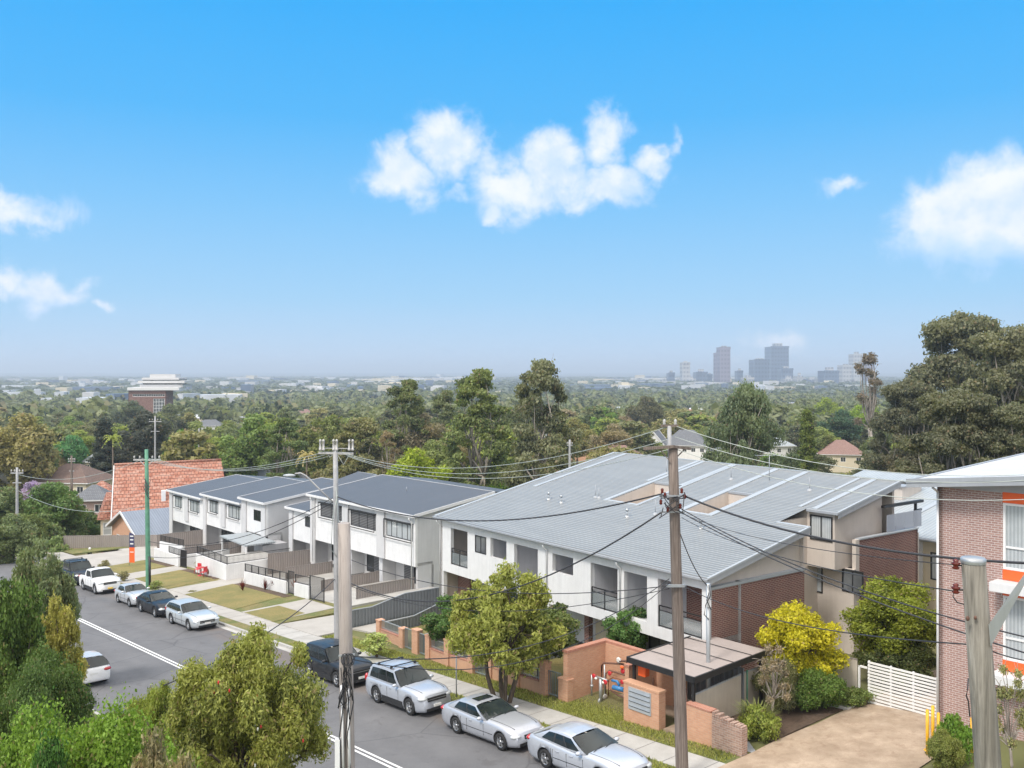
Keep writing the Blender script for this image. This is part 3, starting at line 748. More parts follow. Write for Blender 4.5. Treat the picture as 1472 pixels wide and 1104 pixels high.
# ================================================================ the block of townhouses under the long pale roof
X3, Y3, Z3 = Vector((1, 0, 0)), Vector((0, 1, 0)), Vector((0, 0, 1))
tb = thing('townhouse_block', 'white and brick townhouse block under one huge pale grey ribbed metal roof', 'building', (8.66, 41.0, .45), ANGB)
L_ = 21.8; E0 = 5.55; SM = .205
def rz(y): return E0 + SM * y
ops = [(-20.66, -18.82, 2.62, 4.88), (-18.01, -16.87, 3.8, 4.83), (-16.45, -14.88, 3.75, 4.88), (-14.16, -12.02, 2.66, 4.86), (-10.77, -9.07, 3.88, 4.85), (-7.71, -5.74, 2.62, 4.86), (-5.28, -3.72, 2.66, 4.84), (-3.02, -.32, 2.62, 4.88)]
mb = MB(); mb.wall((-L_, 0, 0), X3, -Y3, L_, 2.08, 5.42, .22, [(a + L_, b + L_, c, d) for a, b, c, d in ops]); mb.build('wall', M['white'], tb, bevel=.012)
mb = MB()
mb.box(-L_, .0, .22, 2.1, 2.10, 2.60)        # balcony slab
mb.box(-L_ + .2, -.25, .22, 2.1, 4.98, 5.08)  # ceiling
mb.build('balcony_slab', M['lightgrey'], tb)
mb = MB()
for x in (-18.75, -16.7, -14.75, -11.9, -11.0, -9.0, -7.85, -5.5, -3.6): mb.box(x, x + .16, .221, 2.1, 2.6, 4.98)
mb.box(-L_ + .02, -L_ + .2, .221, 2.1, -.3, 4.98)
mb.wall((-L_, 2.1, 0), X3, -Y3, L_, -.3, 4.98, .2, [(1.4, 2.9, 2.62, 4.7), (L_ - 7.2, L_ - 6.1, 2.62, 4.75), (L_ - 2.0, L_ - .6, 2.62, 4.75)])
mb.build('recess_wall', M['softgrey'], tb)
for x, w in ((-L_ + 1.4, 1.5), (-7.2, 1.1), (-2.0, 1.4)): window(tb, (x, 2.1, 2.62), X3, -Y3, w, 2.1, .06, 2, 1, 'glass', name='sliding_door', inset=.05)
mb = MB(); mb.box(-6.1, -5.55, 1.95, 2.09, 2.605, 4.97); mb.box(-7.84, -7.2, 1.95, 2.09, 2.605, 4.97); mb.box(-3.0, -2.0, 1.95, 2.09, 2.605, 4.97)
mb.box(-7.4, -5.7, 1.2, 1.4, -.3, 2.095); mb.box(-9.55, -9.2, 1.2, 1.5, -.3, 2.095); mb.box(-3.0, -1.2, 1.1, 1.3, -.3, 2.095); mb.box(-L_ + .3, -L_ + 1.6, 1.1, 1.3, -.3, 2.095)
mb.build('brick_panel', M['brick_red'], tb)
for x, w in ((-5.6, 1.4), (-14.0, 1.9), (-17.5, 1.2)): window(tb, (x, 2.08, 0), X3, -Y3, w, 2.0, .06, 2, 1, 'glass_grey', name='sliding_door')
mb = MB(); mb.box(-9.1, -7.5, 1.6, 1.72, -.3, 2.095); mb.build('entry_screen', M['cream'], tb)
mb = MB()
for x in (-.3, -11.35, -L_): mb.box(x, x + .3, .0, .3, -.3, 2.08)
mb.build('pier', M['white'], tb, bevel=.01)
w_ = window(tb, (-18.01, .03, 3.8), X3, -Y3, 1.14, 1.03, .05, 2, 1, 'glass_grey')
for a, b in ((-20.66, -18.82), (-7.71, -5.74), (-3.02, -.32)): railing(tb, (a + .04, .06, 2.62), X3, b - a - .08)
# side: brick wall, gable above, recess, upper box, terrace
mb = MB(); mb.wall((0, .24, 0), Y3, X3, 6.84, -.4, 4.86, .24); mb.wall((.50, 11.0, 0), Y3, X3, 5.6, -.4, 5.98, .22); mb.wall((.5, 16.6, 0), -X3, Y3, 2.5, -.4, 5.98, .22)
mb.build('brick_wall', M['brick_red'], tb)
mb = MB(); mb.box(-.3, .05, .2, 7.1, 4.86, 4.98); mb.box(.26, .54, 10.98, 16.64, 5.98, 6.05); mb.build('coping', M['flash'], tb)
mb = MB()
mb.face((-.22, .24, 4.98), (-.22, 7.1, 4.98), (-.22, 7.1, rz(7.1) - .12), (-.22, .24, rz(.24) - .12))
mb.wall((-.02, 7.1, 0), -X3, Y3, 1.6, -.4, 6.7, .1)
mb.wall((-3.0, 9.6, 0), X3, -Y3, 3.0, 4.52, 7.42, .2, [(1.58, 2.89, 5.92, 7.2)])
mb.hexa([(-.2, 9.8, 4.52), (0, 9.8, 4.52), (0, 13.7, 4.52), (-.2, 13.7, 4.52), (-.2, 9.8, rz(9.8) - .1), (0, 9.8, rz(9.8) - .1), (0, 13.7, rz(13.7) - .1), (-.2, 13.7, rz(13.7) - .1)])
mb.box(-3, -.2, 9.8, 13.7, 4.52, 4.7)
mb.wall((-3.0, 13.9, 0), X3, Y3, 3.0, 4.52, rz(13.7) - .1, .2)
mb.wall((-3.2, 10.5, 0), X3, -Y3, 3.7, -.4, 4.52, .2, [(3.05, 3.05 + 1.2, 3.35, 4.5), (1.1, 1.9, 3.0, 4.4)])
mb.wall((-1.62, 7.1, 0), Y3, X3, 3.4, -.4, 7.0, .2)
mb.box(.28, .5, 10.7, 11.0, -.4, 6.0)
mb.wall((-L_, 0, 0), Y3, -X3, 15.1, -.4, 5.4, .2); mb.face((-L_, 0, 5.4), (-L_, 15.1, 5.4), (-L_, 15.1, rz(15.1) - .12))
mb.wall((-L_, 17.6, 0), X3, Y3, L_, -.4, 5.6, .2); mb.wall((-L_, 15.1, 0), X3, Y3, L_, 5.2, rz(15.1) - .12, .2)
mb.box(-L_ + .2, -1.0, 14.9, 17.4, 5.3, 5.5)
mb.build('beige_wall', M['beige'], tb)
window(tb, (-1.42, 9.6, 5.92), X3, -Y3, 1.31, 1.28, .07, 2, 1, 'curtain')
window(tb, (-.15, 10.5, 3.35), X3, -Y3, 1.2, 1.15, .07, 2, 1, 'glass_grey')
window(tb, (-2.1, 10.5, 3.0), X3, -Y3, .8, 1.4, .06, 1, 1, 'curtain')
mb = MB()
for k in range(4): y0 = 13.72 + k * .87; mb.box(.38, .40, y0, y0 + .83, 6.08, 6.98)
mb.build('frosted_screen', M['screen_glass'], tb)
mb = MB(); mb.box(.2, .4, 13.5, 17.4, 7.36, 7.5); mb.box(.22, .34, 16.7, 16.82, 6.05, 7.36); mb.box(.2, .3, 16.7, 17.4, 6.9, 7.0); mb.build('pergola', M['black'], tb)
# roof: sheets between raised flashing strips, with light wells cut out
wells = [(-20.6, -18.4, 6.7, 10.2), (-13.25, -10.9, 6.5, 10.35), (-7.46, -5.7, 6.7, 10.4), (-1.55, .35, 7.1, 9.45)]
mb = MB(); xs = sorted({-22.05, .3} | {w[0] for w in wells} | {min(w[1], .3) for w in wells}); ys = sorted({-.3, 15.25} | {w[2] for w in wells} | {w[3] for w in wells})
for i in range(len(xs) - 1):
    for j in range(len(ys) - 1):
        cx, cy = (xs[i] + xs[i + 1]) / 2, (ys[j] + ys[j + 1]) / 2
        if any(w[0] < cx < w[1] and w[2] < cy < w[3] for w in wells[1:]): continue
        mb.face((xs[i], ys[j], rz(ys[j])), (xs[i + 1], ys[j], rz(ys[j])), (xs[i + 1], ys[j + 1], rz(ys[j + 1])), (xs[i], ys[j + 1], rz(ys[j + 1])))
mb.face((-22.05, 15.25, rz(15.25)), (.3, 15.25, rz(15.25)), (.3, 17.9, rz(15.25) - .5), (-22.05, 17.9, rz(15.25) - .5))
roof = mb.build('roof', M['roof_metal'], tb)
mb = MB()
def fl(x0, x1, y0, y1, d=.05): mb.slaby(x0, x1, y0, y1, rz(y0) - .05, rz(y0) + d, rz(y1) - .05, rz(y1) + d)
for x0, w, y0 in ((-14.05, .32, 10.35), (-13.6, .3, 6.3), (-11.2, .34, 10.3), (-10.9, .22, 6.3), (-7.85, .38, 6.5), (-5.72, .36, 6.5), (-2.1, .2, 9.5), (-1.25, .3, 9.5), (-20.9, .3, 6.7)): fl(x0, x0 + w, y0, 15.2)
fl(-22.1, -21.85, -.3, 15.2); mb.slaby(-22.1, .35, 15.1, 15.4, rz(15.1), rz(15.1) + .07, rz(15.4) - .1, rz(15.1) + .05)
fl(.24, .36, -.32, 7.1, .04); fl(.24, .36, 9.45, 15.3, .04); fl(-1.6, .3, 6.98, 7.12, .04)
fl(-13.3, -10.9, 6.35, 6.52, .03); fl(-7.5, -5.7, 6.55, 6.72, .03)
mb.build('flashing', M['flash'], roof)
mb = MB()     # barge boards, well linings
mb.slaby(.30, .34, -.3, 7.1, rz(-.3) - .3, rz(-.3) - .01, rz(7.1) - .3, rz(7.1) - .01); mb.slaby(.30, .34, 9.45, 15.2, rz(9.45) - .3, rz(9.45) - .01, rz(15.2) - .3, rz(15.2) - .01)
mb.slaby(-22.10, -22.06, -.3, 15.2, rz(-.3) - .25, rz(-.3) - .01, rz(15.2) - .25, rz(15.2) - .01)
mb.build('barge_board', M['gutter'], roof)
for w in wells[1:3]:
    mb = MB(); zt = rz(w[2])
    mb.box(w[0] - .02, w[1] + .02, w[3] - .0, w[3] + .1, zt - 1.6, rz(w[3]) - .02); mb.box(w[0] - .02, w[1] + .02, w[2] - .1, w[2], zt - 1.6, zt - .02)
    mb.slaby(w[0] - .1, w[0], w[2], w[3], zt - 1.6, rz(w[2]) - .02, zt - 1.6, rz(w[3]) - .02); mb.slaby(w[1], w[1] + .1, w[2], w[3], zt - 1.6, rz(w[2]) - .02, zt - 1.6, rz(w[3]) - .02)
    mb.box(w[0], w[1], w[2], w[3], zt - 1.7, zt - 1.6)
    mb.build('light_well', M['beige'], roof)
mb = MB()
for w in wells[1:3]: mb.bar((w[0], w[3] + .02, rz(w[3]) - .02), (w[1], w[3] + .02, rz(w[3]) - .02), .14, .12)
mb.tube([(-22.1, -.36, 5.40), (.36, -.36, 5.40)], .085, 8); mb.box(-22.1, .36, -.44, -.29, 5.40, 5.47)
mb.bar((-1.5, 9.4, rz(9.45) - .06), (.34, 9.4, rz(9.45) - .06), .13, .12)
mb.build('gutter', M['gutter'], roof)
mb = MB(); mb.box(-22, .2, -.28, 0, 5.30, 5.38); mb.box(-22.0, .22, -.04, .0, 5.2, 5.3); mb.build('eaves', M['fascia'], roof)
for x in (-L_ - .0, -11.18, -5.5): downpipe(tb, x, -.07, 2.1 if x > -20 else -.3, 5.3, .05, m='pipe')
downpipe(tb, .12, .06, -.3, 5.3, .055, m='steel')
for x, y, h in ((-17.3, 5.1, .35), (-15.9, 4.95, .35), (-9.8, 4.6, .35), (-4.6, 4.8, .35)):
    mb = MB(); z = rz(y); mb.tube([(x, y, z - .05), (x, y, z + h)], .05, 8); mb.lathe((x, y, z + h), [(.02, .12), (.12, .05), (.10, -.02), (.05, -.03)], 10); mb.lathe((x, y, z), [(.16, -.02), (.13, .05), (.05, .08)], 10); mb.build('roof_vent', M['steel'], roof)
for x, y, h in ((-14.6, 6.6, .75), (-14.3, 6.6, .6), (-14.0, 12.2, .8), (-13.6, 12.2, .7), (-8.6, 5.6, .8), (-9.0, 12.5, .8), (-3.3, 12.2, .7)):
    mb = MB(); z = rz(y); mb.tube([(x, y, z - .1), (x, y, z + h)], .028, 6); mb.lathe((x, y, z), [(.16, -.03), (.12, .05), (.03, .09)], 8); mb.build('flue', M['gutter'], roof)
tv = thing('television_aerial', 'thin television aerial on the pale roof right of the brown timber pole', 'aerial', (0, 0, 0), 0)
p0 = Matrix.Rotation(ANGB, 3, 'Z') @ Vector((-6.6, 13.0, rz(13.0))) + Vector((8.66, 41.0, .45)); tv.location = p0
mb = MB(); mb.tube([(0, 0, -.05), (0, 0, 1.5)], .02, 6); mb.build('mast', M['steel'], tv)
mb = MB(); mb.tube([(-.8, .1, 1.45), (.7, -.1, 1.5)], .012, 5)
for k in range(8): x = -.75 + k * .2; mb.tube([(x, -.35 + k * .02, 1.46), (x, .35 - k * .02, 1.46)], .008, 4)
mb.build('antenna', M['steel'], tv)

# ================================================================ white terraces down the street
def rw(px, c): pass
def terrace_unit(par, x0, x1, ez, gz, yb=17.0, depth=8.0, slope=.15, wins=(), doors=(), fin=None, slabz=None, ridge=True, left_open=True, wall_r='lightgrey', over=.35):
    """two storeys in street coordinates: x along the kerb, y back from it; ez eave, gz ground"""
    sz = slabz if slabz is not None else gz + 2.75; w = x1 - x0
    mb = MB(); mb.wall((x0, yb, 0), X3, -Y3, w, sz - .35, ez - .02, .2, [(a - x0, b - x0, c, d) for a, b, c, d, *_ in wins]); mb.build('wall', M['white'], par, bevel=.01)
    mb = MB(); mb.box(x0, x1, yb + .2, yb + 1.6, sz - .32, sz - .1)
    mb.wall((x0, yb + 1.5, 0), X3, -Y3, w, gz - .3, sz - .33, .2, [(d[0] - x0, d[1] - x0, gz, d[2]) for d in doors])
    mb.build('lower_wall', M['lightgrey'], par)
    for d in doors: window(par, (d[0], yb + 1.5, gz), X3, -Y3, d[1] - d[0], d[2] - gz, .07, d[3], 1, d[4], name='sliding_door', inset=.04)
    zt = ez + slope * depth
    mb = MB()
    mb.hexa([(x1 - .2, yb + .2, gz - .3), (x1, yb + .2, gz - .3), (x1, yb + depth, gz - .3), (x1 - .2, yb + depth, gz - .3), (x1 - .2, yb + .2, ez), (x1, yb + .2, ez), (x1, yb + depth, zt - .1), (x1 - .2, yb + depth, zt - .1)])
    mb.build('side_wall', M[wall_r], par)
    mb = MB()
    mb.hexa([(x0, yb + .2, gz - .3), (x0 + .2, yb + .2, gz - .3), (x0 + .2, yb + depth, gz - .3), (x0, yb + depth, gz - .3), (x0, yb + .2, ez), (x0 + .2, yb + .2, ez), (x0 + .2, yb + depth, zt - .1), (x0, yb + depth, zt - .1)])
    mb.wall((x0, yb + depth + 5, 0), X3, Y3, w, gz - .3, zt - .8, .2)
    for x in (x0, x1 - .2): mb.hexa([(x, yb + depth, gz - .3), (x + .2, yb + depth, gz - .3), (x + .2, yb + depth + 5, gz - .3), (x, yb + depth + 5, gz - .3), (x, yb + depth, zt - .1), (x + .2, yb + depth, zt - .1), (x + .2, yb + depth + 5, zt - .8), (x, yb + depth + 5, zt - .8)])
    mb.build('rear_wall', M['midgrey'], par)
    mb = MB(); a0, a1 = x0 - .25, x1 + .25
    mb.slaby(a0, a1, yb - over, yb + depth, ez - slope * over, ez - slope * over + .1, zt, zt + .1); mb.slaby(a0, a1, yb + depth, yb + depth + 5.3, zt, zt + .1, zt - .75, zt - .65)
    rf = mb.build('roof', M['roof_slate'], par)
    mb = MB(); e = ez - slope * over
    mb.box(a0 - .02, a1 + .02, yb - over - .1, yb - over - .002, e - .08, e + .10)
    for x in (a0 - .06, a1 + .003): mb.slaby(x, x + .06, yb - over, yb + depth, e - .1, e + .13, zt - .1, zt + .13)
    mb.slaby(a0, a1, yb + depth - .05, yb + depth + .05, zt + .1, zt + .12, zt + .09, zt + .11)
    mb.build('fascia', M['fascia'], rf)
    for a, b, c, d, *o in wins:
        cols, gl, cage = (list(o) + [2, 'glass_grey', True][len(o):])
        window(par, (a, yb, c), X3, -Y3, b - a, d - c, .06, cols, 1, gl, inset=.03, depth=.04)
        if cage:
            m2 = MB()
            for z in (c - .08, d + .06): m2.box(a - .10, b + .10, yb - .24, yb - .20, z - .03, z + .03)
            for x in [a - .08, b + .08]: m2.box(x - .02, x + .02, yb - .24, yb - .20, c - .05, d + .03); m2.box(x - .02, x + .02, yb - .20, yb, d + .03, d + .08)
            m2.box(a - .1, b + .1, yb - .24, yb - .0, d + .09, d + .11)
            m2.build('window_screen', M['black'], par)
    for x in (fin or ()):
        m2 = MB(); m2.box(x[0], x[1], yb - .14, yb - .002, x[2], ez - .03); m2.build('pilaster', M['lightgrey'], par, bevel=.01)
    return rf
tA = thing('terrace_house', 'white two storey terrace with dark slate coloured roof and louvred windows, nearest the tall poles', 'building', RP(0, 0, 0), ANG)
terrace_unit(tA, -45.9, -30.0, 4.2, -1.7, slope=.14, depth=7.6, slabz=.62,
    wins=((-44.3, -40.75, 2.45, 3.6, 2, 'louvre'), (-39.3, -35.5, 2.3, 3.55, 3, 'louvre'), (-33.95, -30.35, 2.15, 3.4, 5, 'curtain')),
    doors=((-45.0, -41.4, .25, 4, 'glass'), (-39.2, -35.6, .25, 3, 'glass'), (-32.4, -30.6, .1, 1, 'glass')),
    fin=((-40.5, -39.5, .3), (-35.2, -34.1, .3), (-45.95, -45.2, -1.8)))
mb = MB()
for x0, x1 in ((-40.2, -39.6), (-35.4, -34.9)): mb.box(x0, x1, 17.25, 18.48, -1.9, .26)
mb.build('dividing_wall', M['lightgrey'], tA)
mb = MB(); mb.box(-38.0, -37.1, 18.43, 18.47, -1.7, .1); mb.box(-33.6, -32.5, 18.43, 18.47, -1.7, .1); mb.build('louvre_screen', M['louvre'], tA)
mb = MB(); mb.tube([(-37.0, 21, 5.0), (-37.0, 21, 5.35)], .03, 6); mb.build('flue', M['gutter'], tA)
downpipe(tA, -45.4, 16.82, -1.6, 4.0, .05); downpipe(tA, -30.25, 16.82, -1.6, 4.0, .05)
tL = thing('terrace_house', 'narrow recessed white entry block with a small square window between two terraces', 'building', RP(0, 0, 0), ANG)
terrace_unit(tL, -51.1, -46.2, 2.45, -2.7, yb=17.6, depth=4, slope=.12, slabz=-.1, wins=((-48.2, -47.1, 1.0, 1.95, 1, 'glass', False),), doors=((-50.0, -48.9, -.6, 1, 'glass'),), fin=((-51.1, -50.4, -2.8), (-46.9, -46.25, -2.8)))
tC = thing('terrace_house', 'white terrace unit of the far row, nearest of its three, with a porch canopy', 'building', RP(0, 0, 0), ANG)
terrace_unit(tC, -59.5, -54.3, 2.55, -2.9, yb=16.8, depth=9, slope=.13, wins=((-57.0, -55.4, .6, 1.65, 2, 'glass', False),), doors=((-58.4, -56.2, -.9, 2, 'glass'),), fin=((-59.5, -58.5, -3), (-55.2, -54.35, -3)), slabz=-.3)
mb = MB(); mb.slab(-57.6, -52.0, 13.6, 16.6, -.75, -.62, -.9, -.77); mb.build('porch_canopy', M['roof_ribs'], tC)
mb = MB(); mb.box(-54.2, -52.4, 15.5, 18, -3.2, -1.1); mb.build('porch_wall', M['midgrey'], tC)
mb = MB()
for x in (-57.4, -52.2): mb.box(x, x + .12, 13.7, 13.82, -3.2, -.8)
mb.build('porch_post', M['fascia'], tC)
tD = thing('terrace_house', 'white terrace unit in the middle of the far row of three with two dark windows', 'building', RP(0, 0, 0), ANG)
terrace_unit(tD, -69.4, -60.0, 1.9, -3.7, slope=.13, depth=8.6, wins=((-67.9, -65.8, .15, 1.35, 3, 'curtain'), (-63.2, -60.5, .15, 1.4, 3, 'curtain')), doors=((-68.4, -65.2, -1.4, 3, 'glass'), (-61.5, -60.4, -1.7, 1, 'glass')), fin=((-69.45, -68.7, -3.8), (-64.9, -63.9, -1)), slabz=-.95)
tE = thing('terrace_house', 'white terrace unit at the far end of the far row, beside the red tiled house', 'building', RP(0, 0, 0), ANG)
terrace_unit(tE, -79.0, -69.7, 1.4, -4.4, slope=.13, depth=8.2, wins=((-77.6, -75.6, -.35, .85, 2, 'curtain'), (-73.2, -70.7, -.35, .85, 3, 'curtain')), doors=((-77.0, -74.0, -2.0, 3, 'glass'), (-71.3, -70.0, -2.3, 1, 'glass')), fin=((-79.05, -78.2, -4.5), (-74.6, -73.6, -1.6)), slabz=-1.65)
# darker roof of a building standing behind the terraces
tF = thing('rear_house', 'small dark skillion roof poking up behind the gap between the white terraces', 'building', RP(-54.4, 28.0, -5.5), ANG)
mb = MB(); mb.box(-1.5, 1.5, -5.5, -.2, -1, 8.2); mb.build('wall', M['midgrey'], tF)
mb = MB(); mb.slaby(-1.8, 1.8, -6.0, 0, 8.45, 8.57, 9.95, 10.07); rf = mb.build('roof', M['roof_slate'], tF)
mb = MB(); mb.slaby(1.8, 1.85, -6.0, 0, 8.35, 8.6, 9.85, 10.1); mb.box(-1.8, 1.85, 0, .06, 9.85, 10.1); mb.build('fascia', M['flash'], rf)
mb = MB(); mb.face((1.52, -5.5, 8.2), (1.52, -.2, 8.2), (1.52, -.2, 9.8), (1.52, -5.5, 8.5)); mb.build('gable', M['black'], tF)

# ---------------------------------------------------------------- low white walls and rails before the terraces
def low_wall(label, a0, a1, c, zr, h, rail=.62, rh=None, th=.25, cat='fence', m='white', back=None, name='garden_wall', group=None):
    """rendered wall following the street slope with a bar railing on it; zr offset above road slope"""
    t = thing(name, label, cat, RP(a1, c, road_z(a1) + zr), ANG, group); w = a0 - a1; d = SL * w
    mb = MB(); mb.slab(w, 0, 0, th, d - .3, d + h, -.3, h) if w < 0 else mb.slab(0, w, 0, th, -.3, h, d - .3, d + h)
    if back: mb.box(w - th, w, th, back, d - .3, d + h)
    mb.build('wall', M[m], t, bevel=.012)
    if rail: bars(t, 0, w, th / 2, h, h + rail, SL)
    return t
def bars(t, x0, x1, y, z0, z1, sl, step=.11, name='railing', m='black', posts=1.2):
    mb = MB(); n = int(abs(x1 - x0) / step)
    for k in (0.06, z1 - z0): mb.bar((x0, y, z0 + sl * x0 + k), (x1, y, z0 + sl * x1 + k), .04, .04)
    for i in range(n + 1):
        x = x0 + (x1 - x0) * i / n; mb.box(x - .009, x + .009, y - .009, y + .009, z0 + sl * x, z1 + sl * x)
    for i in range(int(abs(x1 - x0) / posts) + 1):
        x = x0 + (x1 - x0) * i / max(1, int(abs(x1 - x0) / posts)); mb.box(x - .025, x + .025, y - .025, y + .025, z0 + sl * x - .05, z1 + sl * x + .03)
    return mb.build(name, M[m], t)
def bars_y(t, x, y0, y1, z0, z1, step=.11, m='black', name='railing'):
    mb = MB(); n = int((y1 - y0) / step)
    for k in (z0 + .06, z1): mb.bar((x, y0, k), (x, y1, k), .04, .04)
    for i in range(n + 1):
        y = y0 + (y1 - y0) * i / n; mb.box(x - .009, x + .009, y - .009, y + .009, z0, z1)
    return mb.build(name, M[m], t)
t = low_wall('white garden wall with black railing before the nearest terrace, left of its gate', -36.6, -43.9, 9.7, .15, .95, m='white', group='white garden walls with black railings')
low_wall('short white garden wall with black railing between two black gates', -33.3, -35.5, 9.8, .15, .95, group='white garden walls with black railings')
for a, lb in ((-36.5, 'black bar gate between the two lengths of white garden wall'), (-33.2, 'wide black bar gate at the near end of the white garden wall')):
    t = thing('garden_gate', lb, 'gate', RP(a, 9.85, road_z(a) + .15), ANG); bars(t, .05, .95 if a < -36 else 2.1, 0, .05, 1.75, SL, .09, 'gate_leaf')
# raised white planter terrace
t = thing('raised_terrace', 'tall square white rendered terrace wall with black railing round its top', 'wall', RP(-46.4, 9.3, road_z(-46.4) + .15), ANG)
mb = MB(); mb.box(-6.4, 0, 0, .25, -.6, 1.30); mb.box(-.25, 0, .25, 6.0, -.3, 1.30); mb.build('wall', M['white'], t, bevel=.012); mb = MB(); mb.box(-6.3, -.26, .26, 6, .7, .85); mb.build('deck', M['concrete'], t)
bars(t, -6.3, -.05, .12, 1.30, 1.95, 0); bars_y(t, -.12, .15, 5.9, 1.30, 1.95)
t = thing('raised_terrace', 'further white rendered terrace wall with black railing near the parked red chairs', 'wall', RP(-57.6, 9.6, road_z(-57.6) + .15), ANG)
mb = MB(); mb.slab(-6.2, 0, 0, .25, -.9, .85, -.3, 1.0); mb.box(-.25, 0, .25, 5.0, -.3, 1.0); mb.build('wall', M['white'], t, bevel=.012)
bars(t, -2.6, -.05, .12, 1.0, 1.6, SL * .5); bars_y(t, -.12, .15, 4.9, 1.0, 1.6)
t = thing('garden_gate', 'dark grey slatted gate beside the further white terrace wall', 'gate', RP(-57.4, 9.7, road_z(-57.4) + .15), ANG); bars(t, .1, 1.5, 0, .05, 1.6, SL, .06, 'gate_leaf')
low_wall('low white wall with black railing behind the orange flag sign', -61.5, -67.5, 11.5, .2, 1.3, .6, group='white garden walls with black railings')
# sheet metal fences
def sheet_fence(label, pts, m, hts, cat='fence', cap='flash', group=None):
    """pts (a, c); hts (bottom z, top z) per point, absolute"""
    a0, c0 = pts[0]; b0 = hts[0][0]; t = thing('sheet_fence', label, cat, RP(a0, c0, b0), ANG, group); mb = MB(); cp = MB()
    for i in range(len(pts) - 1):
        (a, c), (a2, c2) = pts[i], pts[i + 1]; p = Vector((a - a0, c - c0, 0)); q = Vector((a2 - a0, c2 - c0, 0)); n = Vector((q.y - p.y, p.x - q.x, 0)).normalized() * .02
        mb.hexa([p - n + Z3 * (hts[i][0] - b0 - .25), q - n + Z3 * (hts[i + 1][0] - b0 - .25), q + n + Z3 * (hts[i + 1][0] - b0 - .25), p + n + Z3 * (hts[i][0] - b0 - .25),
                 p - n + Z3 * (hts[i][1] - b0), q - n + Z3 * (hts[i + 1][1] - b0), q + n + Z3 * (hts[i + 1][1] - b0), p + n + Z3 * (hts[i][1] - b0)])
        cp.bar(p + Z3 * (hts[i][1] - b0 + .015), q + Z3 * (hts[i + 1][1] - b0 + .015), .06, .05)
    mb.build('panel', M[m], t); cp.build('capping', M[cap], t); return t
sheet_fence('taupe ribbed metal fence beside the white porch, leftmost of the near taupe fences', [(-46.1, 12.9), (-46.1, 17)], 'fence_beige', [(-2.35, -.6), (-2.35, -.75)], cap='fence_beige')
sheet_fence('taupe ribbed metal fence between the yards, middle of the near taupe fences', [(-42.3, 12.6), (-42.3, 17)], 'fence_beige', [(-2.6, -1.15), (-2.3, -1.2)], cap='fence_beige')
sheet_fence('taupe ribbed metal fence behind the smooth grey pole', [(-35.0, 11.8), (-35.0, 17)], 'fence_beige', [(-2.2, -.85), (-2.2, -.85)], cap='fence_beige')
sheet_fence('taupe ribbed metal fence at the near end of the white terrace', [(-30.3, 12.0), (-30.3, 17.1)], 'fence_beige', [(-1.9, -.57), (-1.8, -.58)], cap='fence_beige')
sheet_fence('taupe ribbed fence between the far terrace units', [(-69.6, 12), (-69.6, 17)], 'fence_beige', [(-4.2, -2.0), (-4.2, -2.0)], cap='fence_beige')
sheet_fence('taupe ribbed fence beside the nearest unit of the far row', [(-60.1, 11.2), (-60.1, 17)], 'fence_beige', [(-3.6, -1.9), (-3.6, -1.9)], cap='fence_beige')
sheet_fence('taupe fence with letter boxes along the far driveway', [(-81.5, 6.1), (-72.0, 16.5)], 'fence_beige', [(-4.6, -3.0), (-4.3, -2.8)], cap='fence_beige')
t = thing('garden_wall', 'long white retaining wall at the foot of the near terrace yard', 'wall', RP(-35, 11.75, -2.0), ANG)
mb = MB(); mb.box(0, 4.7, 0, .2, -.5, .2); mb.box(4.6, 4.8, .2, 5, -.5, .25); mb.build('wall', M['white'], t, bevel=.01)
sheet_fence('blue grey ribbed metal fence, upper of the pair stepping up to the townhouses', [(-22.2, 5.9), (-22.2, 8.2), (-22.2, 10.7), (-22.2, 14.6)], 'fence_grey', [(-1.15, .26), (-1.15, .22), (-1.1, .68), (-1.1, .62)])
sheet_fence('blue grey ribbed metal fence, lower of the pair, behind the peach brick pillars', [(-19.35, 6.8), (-19.35, 9.4), (-19.35, 11.2), (-19.35, 13.2)], 'fence_grey', [(-.95, -.02), (-.95, .0), (-.95, .42), (-.95, .44)])
sheet_fence('short blue grey ribbed fence between two peach brick gates', [(-14.2, 6.3), (-14.2, 12)], 'fence_grey', [(-.7, .5), (-.6, .52)])
sheet_fence('blue grey ribbed fence behind the multi trunked street tree', [(-7.4, 6.3), (-7.4, 10.5)], 'fence_grey', [(-.5, 1.0), (-.4, 1.0)])
sheet_fence('blue grey ribbed fence right of the slim grey gate', [(-2.7, 6.3), (-2.7, 10.0)], 'fence_grey', [(-.2, 1.45), (-.1, 1.5)])
# ================================================================ peach brick front fence
def fc(a): return 5.75 if a > -11 else 5.75 + (-11 - a) * .12
fr_ = thing('front_fence', 'long peach brick front fence of pillars, low walls and grey railings along the footpath', 'fence', RP(-2, 5.75, road_z(-2)), ANG)
def FL(a, z=0): return (a + 2, fc(a) - 5.75, road_z(a) - road_z(-2) + .15 + z)
pil = [(-18.9, 1.05, .38), (-16.0, 1.05, .4), (-14.35, 1.25, .55), (-12.95, 1.2, .38), (-10.95, 1.35, .38), (-8.95, 1.25, .4), (-7.5, 1.25, .4), (-5.45, 1.4, .38), (-3.6, 1.45, .42), (-2.25, .95, .6)]
for i, (a, h, w) in enumerate(pil):
    x, y, z = FL(a); mb = MB(); mb.box(x - w / 2, x + w / 2, y - .19, y + .19, z - .35, z + h); mb.build('pillar', M['brick_peach'], fr_, bevel=.012)
    mb = MB(); mb.box(x - w / 2 - .02, x + w / 2 + .02, y - .21, y + .21, z + h, z + h + .07); mb.build('pillar_cap', M['brick_peach'], fr_)
